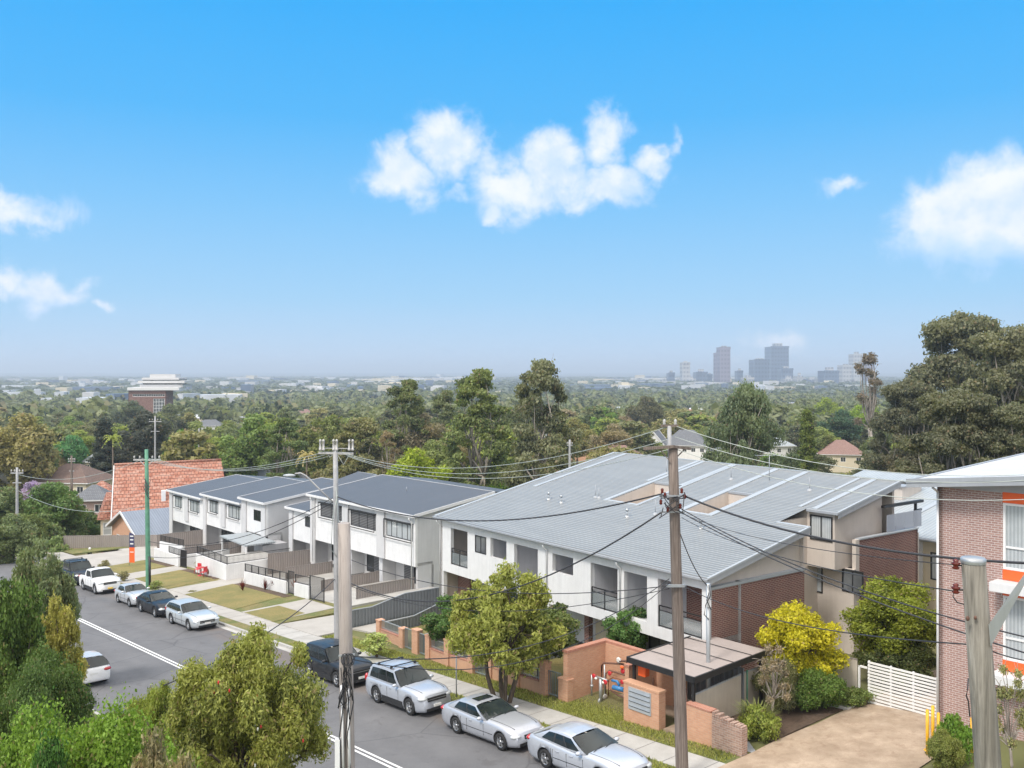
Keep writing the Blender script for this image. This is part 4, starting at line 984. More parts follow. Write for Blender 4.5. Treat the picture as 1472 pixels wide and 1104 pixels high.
for i, j in ((0, 1), (3, 4), (4, 5), (6, 7), (7, 8)):
    (a, h, w), (b, _, w2) = pil[i], pil[j]; x0, y0, z0 = FL(a + w / 2); x1, y1, z1 = FL(b - w2 / 2); n = Vector((0, .1, 0))
    hh = .55; P0, P1 = Vector((x0, y0, z0)), Vector((x1, y1, z1)); mb = MB()
    mb.hexa([P0 - n - Z3 * .35, P1 - n - Z3 * .35, P1 + n - Z3 * .35, P0 + n - Z3 * .35, P0 - n + Z3 * hh, P1 - n + Z3 * hh, P1 + n + Z3 * hh, P0 + n + Z3 * hh])
    mb.build('low_wall', M['render_peach'] if i in (6, 7, 4) else M['brick_peach'], fr_, bevel=.01)
    mb = MB(); mb.hexa([P0 - n * 1.2 + Z3 * hh, P1 - n * 1.2 + Z3 * hh, P1 + n * 1.2 + Z3 * hh, P0 + n * 1.2 + Z3 * hh, P0 - n * 1.2 + Z3 * (hh + .06), P1 - n * 1.2 + Z3 * (hh + .06), P1 + n * 1.2 + Z3 * (hh + .06), P0 + n * 1.2 + Z3 * (hh + .06)]); mb.build('wall_cap', M['brick_cap'], fr_)
    sl = (P1.z - P0.z) / (P1.x - P0.x); mb = MB(); n_ = int((P1.x - P0.x) / .12)
    for k in range(n_ + 1):
        q = P0.lerp(P1, k / n_); mb.box(q.x - .012, q.x + .012, q.y - .012, q.y + .012, q.z + hh + .06, q.z + 1.08)
    mb.bar(P0 + Z3 * 1.1, P1 + Z3 * 1.1, .05, .04); mb.bar(P0 + Z3 * .7, P1 + Z3 * .7, .03, .03); mb.build('railing', M['steel'], fr_)
M['gate_green'] = plain('grey_green_gate_paint', (.20, .24, .25), .5, .1)
for (i, j, lb) in ((1, 2, 'narrow grey bar gate nearest the parked dark sports utility'), (2, 3, 'grey bar gate left of the small green rail panel'), (5, 6, 'grey bar gate behind the thin sign pole'), (8, 9, 'grey bar gate beside the peach meter bay')):
    (a, h, w), (b, _, w2) = pil[i], pil[j]; a += w / 2 + .02; b -= w2 / 2 + .02
    t = thing('bar_gate', lb, 'gate', RP(a, fc(a), road_z(a) + .15), ANG); W_ = b - a; mb = MB(); n_ = int(W_ / .11); dy = fc(b) - fc(a)
    for k in range(n_ + 1):
        x = W_ * k / n_; y = dy * k / n_; mb.box(x - .012, x + .012, y - .012, y + .012, .06 + SL * x, 1.15 + SL * x)
    for z in (.1, 1.15): mb.bar((0, 0, z), (W_, dy, z + SL * W_), .05, .04)
    mb.build('gate_leaf', M['gate_green'], t)
# meter bay
t = thing('meter_bay', 'tall peach brick recess sheltering the gas and water meters', 'wall', RP(-2.0, 5.7, road_z(-2)), ANG)
mb = MB(); mb.box(-.26, 0, -.1, 2.6, -.1, 2.35); mb.box(0, 3.3, 2.35, 2.6, -.1, 2.35); mb.box(-.34, -.26, -.12, .35, -.1, 1.05); mb.build('brick_wall', M['brick_peach'], t, bevel=.01)
mb = MB(); mb.box(-.29, .03, -.14, 2.36, 2.35, 2.46); mb.box(-.29, 3.34, 2.36, 2.64, 2.35, 2.46); mb.build('coping', M['brick_cap'], t)
def pipes(name, label, cat, a, c, segs, fittings, base=None):
    t = thing(name, label, cat, RP(a, c, road_z(a) + .15), ANG)
    for m, r, path in segs: mb = MB(); mb.tube([Vector(p) for p in path], r, 8); mb.build('pipe', M[m], t)
    for m, kind, p, s in fittings:
        mb = MB()
        if kind == 'wheel': mb.lathe(p, [(.01, -.02), (s * .5, -.03), (s, -.02), (s, .02), (s * .5, .03), (.01, .02)], 14, (0, -1, 0)); mb.tube([Vector(p), Vector(p) + Vector((0, .18, 0))], s * .25, 6)
        elif kind == 'flange': mb.lathe(p, [(.01, -.03), (s, -.03), (s, .03), (.01, .03)], 12, (1, 0, 0))
        else: mb.ball(p, s * 1.4, s, s, 10, 6)
        mb.build('valve_wheel' if kind == 'wheel' else 'fitting', M[m], t)
    return t
pipes('gas_pipework', 'rusty brown gas pipes bent along the back of the peach brick bay', 'pipework', -1.6, 7.4,
      [('rust', .045, [(0, 0, 0), (0, 0, 1.35), (.12, 0, 1.5), (.9, .4, 1.55), (2.6, .4, 1.5), (2.75, .35, 1.3), (2.75, .35, .2)]),
       ('rust', .04, [(.25, 0, 0), (.25, 0, 1.05), (.4, .1, 1.2), (2.5, .42, 1.1)]), ('copperpipe', .035, [(.42, 0, 0), (.42, 0, .8), (.6, .1, .95), (2.4, .42, .85)]),
       ('rust', .05, [(.9, .2, 1.72), (1.2, .3, 1.78), (1.5, .3, 1.6), (1.9, .3, 1.66), (2.4, .35, 1.62)]), ('steel', .04, [(-.15, -.5, 0), (-.15, -.5, 1.0)]), ('steel', .035, [(.55, -.4, 0), (.55, -.4, 1.6)])],
      [('plate_w', 'wheel', (.85, .2, 1.75), .13), ('steel', 'ball', (1.5, .3, 1.63), .09), ('steel', 'ball', (-.15, -.5, .5), .07), ('plate_w', 'flange', (.6, -.42, .18), .12)])
pipes('water_pipework', 'grey water pipe stands with red valve wheels and a blue valve body', 'pipework', -1.0, 6.6,
      [('steel', .085, [(.1, 0, 0), (.1, 0, 1.05)]), ('steel', .05, [(-.25, 0, 1.08), (.5, 0, 1.08)]), ('steel', .075, [(1.35, .5, .2), (1.35, .5, 1.5)]), ('steel', .05, [(1.0, .5, 1.5), (1.75, .5, 1.5)]),
       ('bluepipe', .11, [(.65, .2, .78), (1.2, .3, .78)]), ('bluepipe', .06, [(.5, .3, 1.02), (.8, .3, 1.05), (.95, .3, .9)]), ('steel', .07, [(1.2, .3, .72), (1.75, .35, .75)]), ('steel', .03, [(1.7, .3, 0), (1.7, .3, .75)]), ('rust', .04, [(.5, .2, .62), (1.0, .2, .5), (1.7, .25, .45)])],
      [('red', 'wheel', (-.28, -.05, 1.1), .10), ('red', 'wheel', (.42, -.05, 1.0), .11), ('red', 'wheel', (.4, .25, 1.32), .10), ('red', 'wheel', (1.0, .45, 1.52), .11), ('orange', 'ball', (1.0, .4, 1.7), .07), ('red', 'wheel', (1.55, .42, 1.4), .10), ('red', 'wheel', (1.1, .3, 1.1), .10), ('orange', 'wheel', (1.8, .3, 1.0), .11), ('red', 'wheel', (1.85, .3, .7), .10), ('steel', 'flange', (.1, 0, .06), .17), ('plate_w', 'ball', (-.15, -.05, 1.02), .06), ('plate_w', 'ball', (.3, -.05, .95), .06)])
# letterbox wall
t = thing('letterbox_wall', 'peach brick wall with a bank of metal letterboxes beside the footpath', 'wall', RP(1.45, 5.5, road_z(2)), ANG)
mb = MB(); mb.box(0, 1.9, 0, .42, -.2, 1.72); mb.build('brick_wall', M['brick_peach'], t, bevel=.01)
mb = MB(); mb.box(-.02, 1.92, -.02, .44, 1.72, 1.79); mb.build('coping', M['render_peach'], t)
mb = MB(); mb.box(.3, 1.5, -.04, -.002, .72, 1.62); lb = mb.build('letterboxes', M['flash'], t)
mb = MB()
for k in range(4): mb.box(.34, 1.46, -.052, -.041, .84 + k * .2, .86 + k * .2)
mb.build('letter_slots', M['black'], lb)
mb = MB()
for k in range(4): mb.hexa([(.34, -.07, .87 + k * .2), (1.46, -.07, .87 + k * .2), (1.46, -.041, .95 + k * .2), (.34, -.041, .95 + k * .2), (.34, -.075, .875 + k * .2), (1.46, -.075, .875 + k * .2), (1.46, -.041, .96 + k * .2), (.34, -.041, .96 + k * .2)])
mb.build('flap', M['steel'], lb)
t = thing('garden_wall', 'peach brick wall rising behind the letterboxes under the carport', 'wall', RP(.9, 6.2, road_z(2) + .1), ANG)
mb = MB(); mb.box(0, .22, 0, 2.0, -.1, 2.0); mb.box(.22, 1.75, 1.8, 2.0, -.1, 2.05); mb.build('brick_wall', M['brick_peach'], t); mb = MB(); mb.box(-.03, .25, -.03, 1.79, 2.0, 2.1); mb.build('coping', M['brick_cap'], t)
# right low walls
t = thing('garden_wall', 'short peach brick wall joined to the weathered clinker wall', 'wall', RP(4.75, 5.45, road_z(5)), ANG)
mb = MB(); mb.slab(0, 1.25, 0, .35, -.2, 1.52, -.2, 1.50); mb.build('brick_wall', M['brick_peach'], t, bevel=.01); mb = MB(); mb.box(-.02, 1.2, -.02, .37, 1.52, 1.58); mb.build('coping', M['brick_cap'], t)
t = thing('clinker_wall', 'low weathered clinker brick wall with broken top beside the driveway', 'wall', RP(6.02, 5.4, road_z(6.5)), ANG)
mb = MB(); rng = np.random.default_rng(4); mb.box(0, 1.35, 0, .36, -.2, 1.2)
for k in range(12):
    x = k * .112; h = .26 * (1 - k / 14) * (.6 + .5 * rng.random()) + .03
    mb.box(x + .005, x + .105, .01, .35, 1.2, 1.2 + h)
mb.build('brick_wall', M['brick_clinker'], t, bevel=.008)
sheet_fence('smooth beige panel fence with green posts beside the carport', [(4.62, 6.0), (4.62, 9.6), (4.62, 12.5)], 'beigefence', [(.35, 2.2), (.4, 2.38), (.4, 2.38)], cap='flash')
t = thing('fence_post', 'thin dark green post standing between the beige fence panels', 'post', RP(4.68, 9.62, .4), ANG); mb = MB(); mb.tube([(0, 0, -.1), (0, 0, 2.05)], .035, 8); mb.lathe((0, 0, 2.05), [(.04, 0), (.04, .03), (.001, .05)], 8); mb.build('post', M['green_paint'], t)
# carport
t = thing('carport', 'flat grey brown roofed carport on black posts beside the brick wall', 'carport', RP(1.55, 5.65, .45), ANG)
mb = MB(); mb.slaby(0, .75, .08, 4.2, 2.58, 2.63, 2.66, 2.71); mb.slaby(.75, 3.4, .08, 5.0, 2.58, 2.63, 2.68, 2.73); rf = mb.build('roof', M['carport_roof'], t)
mb = MB()
for y in (1.3, 2.6, 3.9): mb.box(.75 if y > 4.2 else 0, 3.4, y, y + .035, 2.66 + y * .018, 2.675 + y * .018)
mb.build('roof_seam', M['black'], rf)
mb = MB(); mb.box(-.05, 3.45, 0, .075, 2.42, 2.65); mb.slaby(3.405, 3.48, 0, 5.0, 2.42, 2.66, 2.52, 2.76); mb.slaby(-.08, -.005, 0, 4.2, 2.42, 2.66, 2.5, 2.74)
for y in (1.2, 2.4, 3.6): mb.box(0, 3.4, y, y + .06, 2.45, 2.575)
mb.build('beam', M['black'], t)
for x, y in ((.05, .35), (3.3, .15), (3.3, 4.7), (.05, 3.9)): mb = MB(); mb.box(x - .055, x + .055, y - .055, y + .055, -.1, 2.45); mb.build('post', M['black'], t)
mb = MB(); mb.box(.15, 3.2, 3.6, 3.66, 0, 2.2); mb.build('back_screen', M['fence_grey'], t)
t = thing('hung_box', 'bright orange red box hung just under the front of the carport roof', 'box', RP(1.95, 6.2, 2.3), ANG); mb = MB(); mb.box(-.2, .2, -.15, .15, 0, .5); mb.build('body', M['orange'], t, bevel=.03); mb = MB(); mb.box(-.22, .22, -.17, .17, .5, .56); mb.build('lid', M['orange'], t, bevel=.01)
t = thing('trolley_frame', 'folded dark metal frame leaning upright under the carport', 'frame', RP(3.55, 6.3, .46), ANG)
mb = MB()
for x in (0, .5): mb.tube([(x, 0, 0), (x, .1, 1.75)], .03, 6)
for k in range(7): mb.tube([(0, .01 * k, .15 + k * .25), (.5, .01 * k, .2 + k * .25)], .02, 6)
mb.tube([(0, .1, 1.75), (.25, .1, 1.85), (.5, .1, 1.75)], .03, 6); mb.build('frame', M['rust'], t)
# white slatted gate, its post, fence beside
t = thing('slatted_gate', 'white horizontally slatted driveway gate between timber fence and brick flats', 'gate', RP(7.95, 13.6, .90), ANG)
mb = MB(); 
for x in (0, .95, 1.9, 2.85): mb.box(x, x + .07, -.03, .04, 0, 1.94)
mb.build('frame', M['whiteframe'], t); mb = MB()
for k in range(14): mb.box(.0, 2.92, -.06, -.035, .06 + k * .137, .145 + k * .137)
mb.build('slats', M['whiteframe'], t)
mb = MB(); mb.box(-.45, -.37, -.04, .04, -.3, 1.65); mb.box(-.45, -.05, -.04, .04, 1.58, 1.65); mb.build('gate_post', M['whiteframe'], t)
sheet_fence('pale pinkish ribbed fence at the left of the white slatted gate', [(5.9, 13.4), (7.45, 13.6)], 'beigefence', [(.8, 2.75), (.9, 2.75)], cap='fence_beige')
t = thing('concrete_edging', 'low grey concrete edge strip at the head of the tan driveway', 'kerb', RP(6.2, 12.2, .95), ANG); mb = MB(); mb.box(0, 1.6, 0, .7, -.2, .16); mb.build('edging', M['concrete'], t, bevel=.02)
t = thing('step', 'grey stone slab behind the clinker wall at the driveway edge', 'step', RP(6.7, 6.0, .74), ANG); mb = MB(); mb.box(0, .75, 0, 1.5, -.2, .1); mb.build('slab', M['gutter'], t, bevel=.02)
for px, py, h, lb in ((1333, 1078, 1.40, 'leftmost yellow steel bollard beside the brick flats'), (1341, 1070, 1.35, 'second yellow bollard, just behind the leftmost'), (1349, 1090, 1.5, 'tallest yellow bollard left of the green shrub'), (1397, 1094, 1.25, 'yellow bollard half hidden by the big timber pole')):
    p = at(px, py, 33.2); p.z = float(TZ(p.x, p.y)) - .05; d = (py - 535) / 1330; z = 15 - d * 33.2
    t = thing('bollard', lb, 'bollard', (p.x, p.y, max(p.z, z - .0)), 0, 'yellow bollards by the brick flats'); mb = MB(); mb.tube([(0, 0, -.5), (0, 0, h)], .055, 12); mb.lathe((0, 0, h), [(.055, 0), (.05, .04), (.001, .055)], 12); mb.build('post', M['yellow'], t)
    mb = MB(); mb.lathe((0, 0, -.02), [(.12, 0), (.12, .03), (.07, .04)], 12); mb.build('base', M['yellow'], t)

# ================================================================ brick flats with orange panels
ft = thing('apartment_building', 'pinkish brown brick flats with orange window panels at the right edge', 'building', (16.75, 36.45, 0), ANG)
mb = MB(); hol = [(2.45 + k, 4.7 + k, 3.86, 10.5) for k in (0, 5)]
mb.wall((0, 0, 0), X3, -Y3, 14, .8, 10.62, .25, hol); mb.wall((0, 14, 0), -Y3, -X3, 14, .8, 10.5, .25); mb.wall((14, 0, 0), Y3, X3, 14, .8, 10.7, .25); mb.wall((0, 14, 0), X3, Y3, 14, .8, 10.55, .25)
mb.build('brick_wall', M['brick_pink'], ft)
for k in (0, 5):
    for z0_, z1_ in ((7.64, 10.12), (4.26, 6.66)):
        window(ft, (2.45 + k, .06, z0_), X3, -Y3, 2.25, z1_ - z0_, .09, 1, 1, 'curtain', 'whiteframe')
        m2 = MB(); m2.box(2.55 + k, 4.6 + k, -.0, .03, z0_ + .8, z0_ + .88); m2.build('transom', M['whiteframe'], ft)
    mb = MB()
    for z0_, z1_ in ((10.13, 10.52), (7.26, 7.63), (6.67, 6.88), (3.87, 4.25)): mb.box(2.452 + k, 4.698 + k, -.03, .12, z0_, z1_)
    mb.build('orange_panel', M['orange'], ft)
    mb = MB()
    for z0_, z1_ in ((6.9, 7.24), (3.48, 3.84)): mb.box(2.25 + k, 4.9 + k, -.75, .1, z0_, z1_)
    mb.build('sun_hood', M['fascia'], ft, bevel=.01)
mb = MB(); mb.tube([(.05, -.06, 1), (.05, -.06, 10.3)], .05, 8); mb.tube([(.05, -.06, 10.3), (.05, -.5, 10.5)], .045, 8); mb.build('downpipe', M['pipe'], ft)
mb = MB(); e0, e1 = 10.62, 12.35; mb.hexa([(-.75, -.8, e0), (15, -.8, e1), (15, 14.8, e1 + .5), (-.75, 14.8, e0 + .5), (-.75, -.8, e0 + .1), (15, -.8, e1 + .1), (15, 14.8, e1 + .6), (-.75, 14.8, e0 + .6)]); rf = mb.build('roof', M['roof_white'], ft)
mb = MB(); mb.slab(-.8, 15.05, -.92, -.803, e0 - .16, e0 + .16, e1 - .16, e1 + .16); mb.slab(-.8, 15.05, -.95, -.925, e0 + .02, e0 + .18, e1 + .02, e1 + .18); mb.build('gutter', M['gutter'], rf)
mb = MB(); mb.slaby(-.86, -.753, -.8, 14.8, e0 - .1, e0 + .14, e0 + .4, e0 + .64); mb.build('barge_board', M['gutter'], rf)
mb = MB(); mb.face((0, -.02, 10.5), (14, -.02, 10.5), (14, -.02, 12.2), (0, -.02, 10.68)); mb.build('eaves', M['midgrey'], ft)

# rear townhouse blocks seen between the first block and the flats
def B0(x, y, z): v = Matrix.Rotation(ANGB, 3, 'Z') @ Vector((x, y, 0)); return Vector((8.66 + v.x, 41 + v.y, z))
t2 = thing('townhouse_block', 'second pale roofed townhouse block with a cream wall, glimpsed left of the brick flats', 'building', B0(0, 20.5, .3), ANGB)
mb = MB(); mb.wall((-12, 0, 0), X3, -Y3, 24, -.5, 4.9, .2, [(11.1, 11.9, 2.6, 4.2)]); mb.wall((12, 0, 0), Y3, X3, 11, -.5, 4.9, .2); mb.wall((-12, 11, 0), X3, Y3, 24, -.5, 6.6, .2); mb.wall((-12, 0, 0), Y3, -X3, 11, -.5, 5.5, .2); mb.build('wall', M['cream'], t2)
mb = MB(); mb.box(-1.75, -1.35, -.08, -.002, -.5, 4.85); mb.build('pier', M['white'], t2)
window(t2, (-.9, 0, 2.6), X3, -Y3, .8, 1.6, .07, 2, 1, 'curtain', inset=.03)
mb = MB(); mb.slaby(-12.3, 12.3, -.4, 11.3, 4.92, 5.02, 7.2, 7.3); mb.slaby(-12.3, 12.3, 11.3, 18, 7.2, 7.3, 6.4, 6.5); rf = mb.build('roof', M['roof_ribs'], t2)
mb = MB(); mb.tube([(-12.3, -.46, 4.92), (12.3, -.46, 4.92)], .09, 8)
mb.build('gutter', M['gutter'], rf)
mb = MB()
for x in (-7.2, -3.8, 1.0): mb.slaby(x, x + .35, 3, 11.3, 5.02 + .197 * 3.4, 5.1 + .197 * 3.4, 7.28, 7.36)
mb.build('flashing', M['flash'], rf)
mb = MB(); mb.box(-8.2, -5.9, 5.6, 8.0, 6.0, 7.05); mb.build('light_well', M['beige'], rf)
mb = MB(); mb.box(-8.35, -5.8, 5.45, 8.1, 7.06, 7.12); mb.build('well_cap', M['gutter'], rf)

# ================================================================ poles
def pole(label, base, top, r0, r1, m, name='power_pole', cat='pole', n=14):
    t = thing(name, label, cat, base); L = Vector(top) - Vector(base); mb = MB(); mb.tube([Vector((0, 0, -.6))] + [L * k for k in (0, .25, .5, .75, 1)], [r0] + [r0 + (r1 - r0) * k for k in (0, .25, .5, .75, 1)], n); mb.build('shaft', M[m], t); return t, L
pR0 = at(981, 1122, 32.5); pR1 = at(967, 642, 32.5)
tR, LR = pole('dark weathered timber power pole standing before the pale roofed townhouses', pR0, pR1, .225, .17, 'polewood')
def RL(px, py, d=32.5): return at(px, py, d) - pR0
mb = MB(); mb.tube([RL(964, 690), RL(962, 612)], .075, 10); mb.build('extension_post', M['poleslim'], tR)
mb = MB(); mb.bar(RL(925, 645, 32.3), RL(968, 642, 32.3), .11, .1); mb.bar(RL(968, 642, 32.3), RL(992, 645, 32.7), .11, .1); mb.bar(RL(948, 645, 32.3), RL(963, 663, 32.3), .05, .03); mb.bar(RL(985, 645, 32.6), RL(970, 660, 32.5), .05, .03); mb.bar(RL(950, 612), RL(975, 612), .08, .08); mb.build('crossarm', M['polewood'], tR)
mb = MB()
for x in (955, 971): mb.lathe(RL(x, 609), [(.03, -.05), (.06, .0), (.04, .05), (.06, .1), (.02, .16)], 8)
mb.build('insulator', M['porcelain'], tR)
mb = MB(); 
for x, y in ((952, 706), (956, 712), (950, 722), (980, 706), (984, 714), (978, 728), (960, 733)): mb.lathe(RL(x, y, 32.2), [(.03, -.08), (.06, -.04), (.04, 0), (.06, .04), (.03, .1)], 8)
mb.build('insulator', M['maroon'], tR)
mb = MB(); mb.bar(RL(948, 713, 32.25), RL(988, 713, 32.25), .07, .06); mb.bar(RL(950, 736, 32.25), RL(984, 736, 32.25), .05, .05); mb.bar(RL(958, 842, 32.25), RL(985, 842, 32.25), .09, .09); mb.build('bracket', M['steel'], tR)
rng = np.random.default_rng(8)
mb = MB()
for k in range(7):
    a = RL(950 + rng.random() * 10, 706 + rng.random() * 24, 32.2); b = RL(972 + rng.random() * 14, 706 + rng.random() * 24, 32.2); m_ = (a + b) / 2 + Vector((rng.normal() * .2, -.25, -.35 + rng.normal() * .2)); mb.tube([a, a.lerp(m_, .6) + Vector((0, 0, -.1)), m_, b.lerp(m_, .5), b], .018, 5)
mb.build('jumper_cables', M['cable'], tR)
# slim pole with crossarm, fuses and street lamp
sb = RP(-17.5, 3.0, road_z(-17.5) + .13); DS = sb.y
tS, LS = pole('slim grey power pole with six fuses and a street lamp', sb, at(482, 640, DS), .19, .13, 'poleslim')
def SLc(px, py, dd=0): return at(px, py, DS + dd) - sb
mb = MB(); mb.bar(SLc(458, 651), SLc(508, 652), .11, .12); mb.bar(SLc(458, 644), SLc(508, 645), .04, .04); mb.build('crossarm', M['porcelain'], tS)
mb = MB()
for x in (460.5, 465, 479.5, 484, 502, 507): p = SLc(x, 648, -.1); mb.lathe(p, [(.05, 0), (.085, .05), (.085, .10), (.06, .12), (.06, .5), (.08, .52), (.06, .60), (.02, .64)], 8)
mb.build('fuse', M['porcelain'], tS)
mb = MB(); mb.tube([SLc(482, 652), SLc(474, 657), SLc(470, 652)], .02, 5); mb.tube([SLc(486, 655), SLc(494, 668), SLc(503, 652)], .02, 5); mb.build('jumper_cables', M['cable_grey'], tS)
mb = MB(); mb.tube([SLc(479, 722), SLc(458, 702), SLc(440, 684), SLc(432, 680), SLc(424, 681)], .045, 8); mb.build('lamp_arm', M['poleslim'], tS)
mb = MB(); mb.ball(SLc(416, 683.5), .36, .16, .09, 10, 6); mb.build('lamp_head', M['flash'], tS)
mb = MB(); mb.tube([SLc(485, 712, -.2), SLc(478, 745, -.25), SLc(476, 790, -.25), SLc(484, 800, -.2)], .022, 5); mb.tube([SLc(483, 700, -.2), SLc(487, 760, -.2), SLc(486, 850, -.2)], .02, 5); mb.build('cable_tail', M['cable_grey'], tS)
# thick pale pole in front
b0 = at(501, 1104, 22); b0.z = road_z(ac(b0.x, b0.y)[0]) + .05; b0.x += .05
tT, LT = pole('thick smooth grey pole with tangled cables, nearest the road', b0, at(494.5, 752, 22), .20, .148, 'polesmooth', n=20)
def TLc(px, py, dd=-.2): return at(px, py, 22 + dd) - b0
mb = MB(); mb.box(*[v for v in (TLc(482, 1068).x, TLc(489, 1068).x)], -.26, -.12, 0, TLc(482, 1062).z); mb.tube([TLc(491, 985, -.22), TLc(494, 1130, -.22)], .03, 6); mb.tube([TLc(500, 990, -.22), TLc(503, 1130, -.22)], .035, 6); mb.build('conduit', M['pipe'], tT)
mb = MB()
for k in range(9):
    x = 492 + rng.random() * 12; y0 = 938 + rng.random() * 14; pts = [TLc(x + rng.normal() * 3, y0 + i * (60 + rng.random() * 60) / 6 * .8, -.24 - rng.random() * .05) for i in range(7)]; mb.tube(pts, .014, 5)
for k in range(3): c = TLc(496 + k * 4, 948, -.26); mb.tube([c + Vector((math.cos(a) * .09, -.01, math.sin(a) * .14)) for a in np.linspace(0, 6.28, 12)], .013, 5)
for k in range(3): x = 490 + k * 7; mb.tube([TLc(x, 960, -.24), TLc(x + 4, 1010, -.26), TLc(x + rng.normal() * 3, 1060, -.24), TLc(x + 2, 1120, -.24)], .015, 5)
mb.build('cables', M['cable'], tT)
mb = MB(); mb.bar(TLc(487, 943, -.22), TLc(510, 941, -.22), .05, .04); mb.build('strap', M['steel'], tT)
# green pole
gb = RP(-47.8, 3.4, road_z(-47.8) + .13); DG = gb.y
tG, LG = pole('green painted power pole beside the parked silver cars', gb, at(210.5, 646, DG), .21, .14, 'green_paint')
def GLc(px, py, dd=0): return at(px, py, DG + dd) - gb
mb = MB(); mb.bar(GLc(192, 661), GLc(231, 661), .12, .12); mb.bar(GLc(200, 661), GLc(210, 671), .05, .05); mb.bar(GLc(221, 661), GLc(211, 671), .05, .05); mb.build('crossarm', M['porcelain'], tG)
mb = MB()
for x in (193, 201, 219, 229): mb.lathe(GLc(x, 659), [(.04, 0), (.08, .05), (.05, .1), (.08, .15), (.02, .22)], 8)
mb.build('insulator', M['porcelain'], tG)
mb = MB(); mb.tube([GLc(215, 800, -.2), GLc(215.5, 846, -.2)], .10, 8); mb.build('cable_guard', M['black'], tG)
mb = MB()
for k in range(4): mb.tube([GLc(207 + rng.normal() * 2, 688 + k * 4, -.2), GLc(213, 700 + k * 5, -.3), GLc(216 + rng.normal(), 690 + k * 9, -.2)], .03, 5)
mb.build('jumper_cables', M['cable'], tG)
# far left poles
def far_pole(label, px, yb, yt, d, arm=14, m='poleslim', lamp=False):
    b = at(px, yb, d); t, L = pole(label, b, at(px, yt, d), .17, .12, m, n=8); y = yt + 8; mb = MB()
    mb.bar(at(px - arm, y, d) - b, at(px + arm, y, d) - b, .12, .12); mb.bar(at(px - arm * .7, y + 14, d) - b, at(px + arm * .7, y + 14, d) - b, .1, .1); mb.build('crossarm', M['poleslim'], t)
    mb = MB()
    for k in (-.9, -.4, .4, .9): mb.lathe(at(px + arm * k, y - 2, d) - b, [(.05, 0), (.08, .1), (.02, .25)], 6)
    mb.build('insulator', M['porcelain'], t); return t
far_pole('pale grey power pole among trees at the far left edge', 24.5, 775, 672, 96, 9)
far_pole('distant grey power pole above the red tiled roof, right of the green pole', 223, 690, 598, 150, 9)
far_pole('distant slim pole left of the light green tree', 286, 655, 616, 190, 2)
far_pole('slim dark pole above the brown roofs left of the red tiled house', 103, 700, 655, 120, 5, 'polewood')
far_pole('distant pole behind the big central gum trees', 819, 672, 632, 120, 4)
# big near pole at the right
d0 = 13.0; fb = at(1421, 1110, d0); fb.z = float(TZ(fb.x, fb.y)) + 0.0
k_ = (at(1421, 1110, d0) - at(1399, 805, d0)); top = at(1399, 806, d0); fb = top + k_ * ((top.z - fb.z) / (-k_.z)); fb.z = float(TZ(fb.x, fb.y))
tN, LN = pole('large weathered grey timber pole top with a steel brace at the right edge', fb, top, .155 + .06, .157, 'polegrey', n=24)
def NL(px, py, dd=0): return at(px, py, d0 + dd) - fb
mb = MB(); mb.lathe(NL(1399, 806.5), [(.162, -.03), (.168, 0), (.168, .035), (.15, .05), (.001, .055)], 24); mb.build('cap', M['steel'], tN)
mb = MB(); mb.hexa([NL(1421, 898, -.18), NL(1424, 930, -.18), NL(1424, 930, -.05), NL(1421, 898, -.05), NL(1474, 823, -.6), NL(1474, 838, -.6), NL(1474, 838, -.5), NL(1474, 823, -.5)]); mb.build('brace', M['steel'], tN)
mb = MB()
for y in (811, 846): mb.lathe(NL(1374, y, .0), [(.01, -.075), (.03, -.07), (.055, -.05), (.03, -.03), (.05, -.005), (.065, .015), (.03, .03), (.045, .055), (.02, .07), (.005, .075)], 14)
mb.build('insulator', M['maroon'], tN)
mb = MB()
for y in (811, 846): mb.tube([NL(1374, y + 2, .0), NL(1388, y + 2, .05)], .012, 6)
mb.tube([NL(1371, 851), NL(1370, 858), NL(1376, 866), NL(1386, 869, .05)], .009, 5); mb.tube([NL(1392, 975, -.17), NL(1391, 990, -.2), NL(1389, 1000, -.19), NL(1392, 1008, -.18), NL(1394, 1030, -.18)], .010, 5); mb.build('wire_tail', M['cable'], tN)
mb = MB(); mb.ball(NL(1391, 889, -.165), .03, .02, .035, 8, 5); mb.ball(NL(1402, 888, -.172), .022, .02, .03, 8, 5); mb.build('bolt', M['rust'], tN)
# ---------------------------------------------------------------- cables
def wire(label, A, B, sag, r, m='cable', grp=None, spacers=0):
    A = Vector(A); B = Vector(B); base = A.copy(); t = tag(None or MB_wire(A, B, sag, r, m), label, 'cable', grp); return t
def MB_wire(A, B, sag, r, m):
    mb = MB(); mb.tube([(B - A) * k - Z3 * (sag * 4 * k * (1 - k)) for k in np.linspace(0, 1, 25)], r, 6); o = mb.build('overhead_cable', M[m]); o.location = A; return o
A = lambda px, py, d: at(px, py, d)
wire('thick twisted black cable from the brown timber pole towards the slim grey pole', A(951, 710, 32.3), A(482, 713, DS), 1.15, .032)
wire('thick black cable from the brown timber pole over the brick wall to the right edge', A(984, 713, 32.3), A(1560, 812, 20), .55, .034)
wire('upper of two black service cables running right from the brown timber pole', A(975, 729, 32.3), A(1560, 935, 19), .5, .018)
wire('lower of two black service cables running right from the brown timber pole', A(975, 734, 32.3), A(1560, 965, 18), .35, .018)
wire('sagging black cable above the street tree, between brown timber pole and slim pole', A(953, 735, 32.3), A(484, 828, DS), 2.2, .03)
wire('black cable dropping from the brown timber pole to the private steel pole', A(970, 744, 32.4), A(1017, 842, 38), .35, .020)
wire('thin cable crossing the white townhouse front between the slim and brown poles', A(486, 797, DS), A(962, 842, 32.3), 1.0, .018)
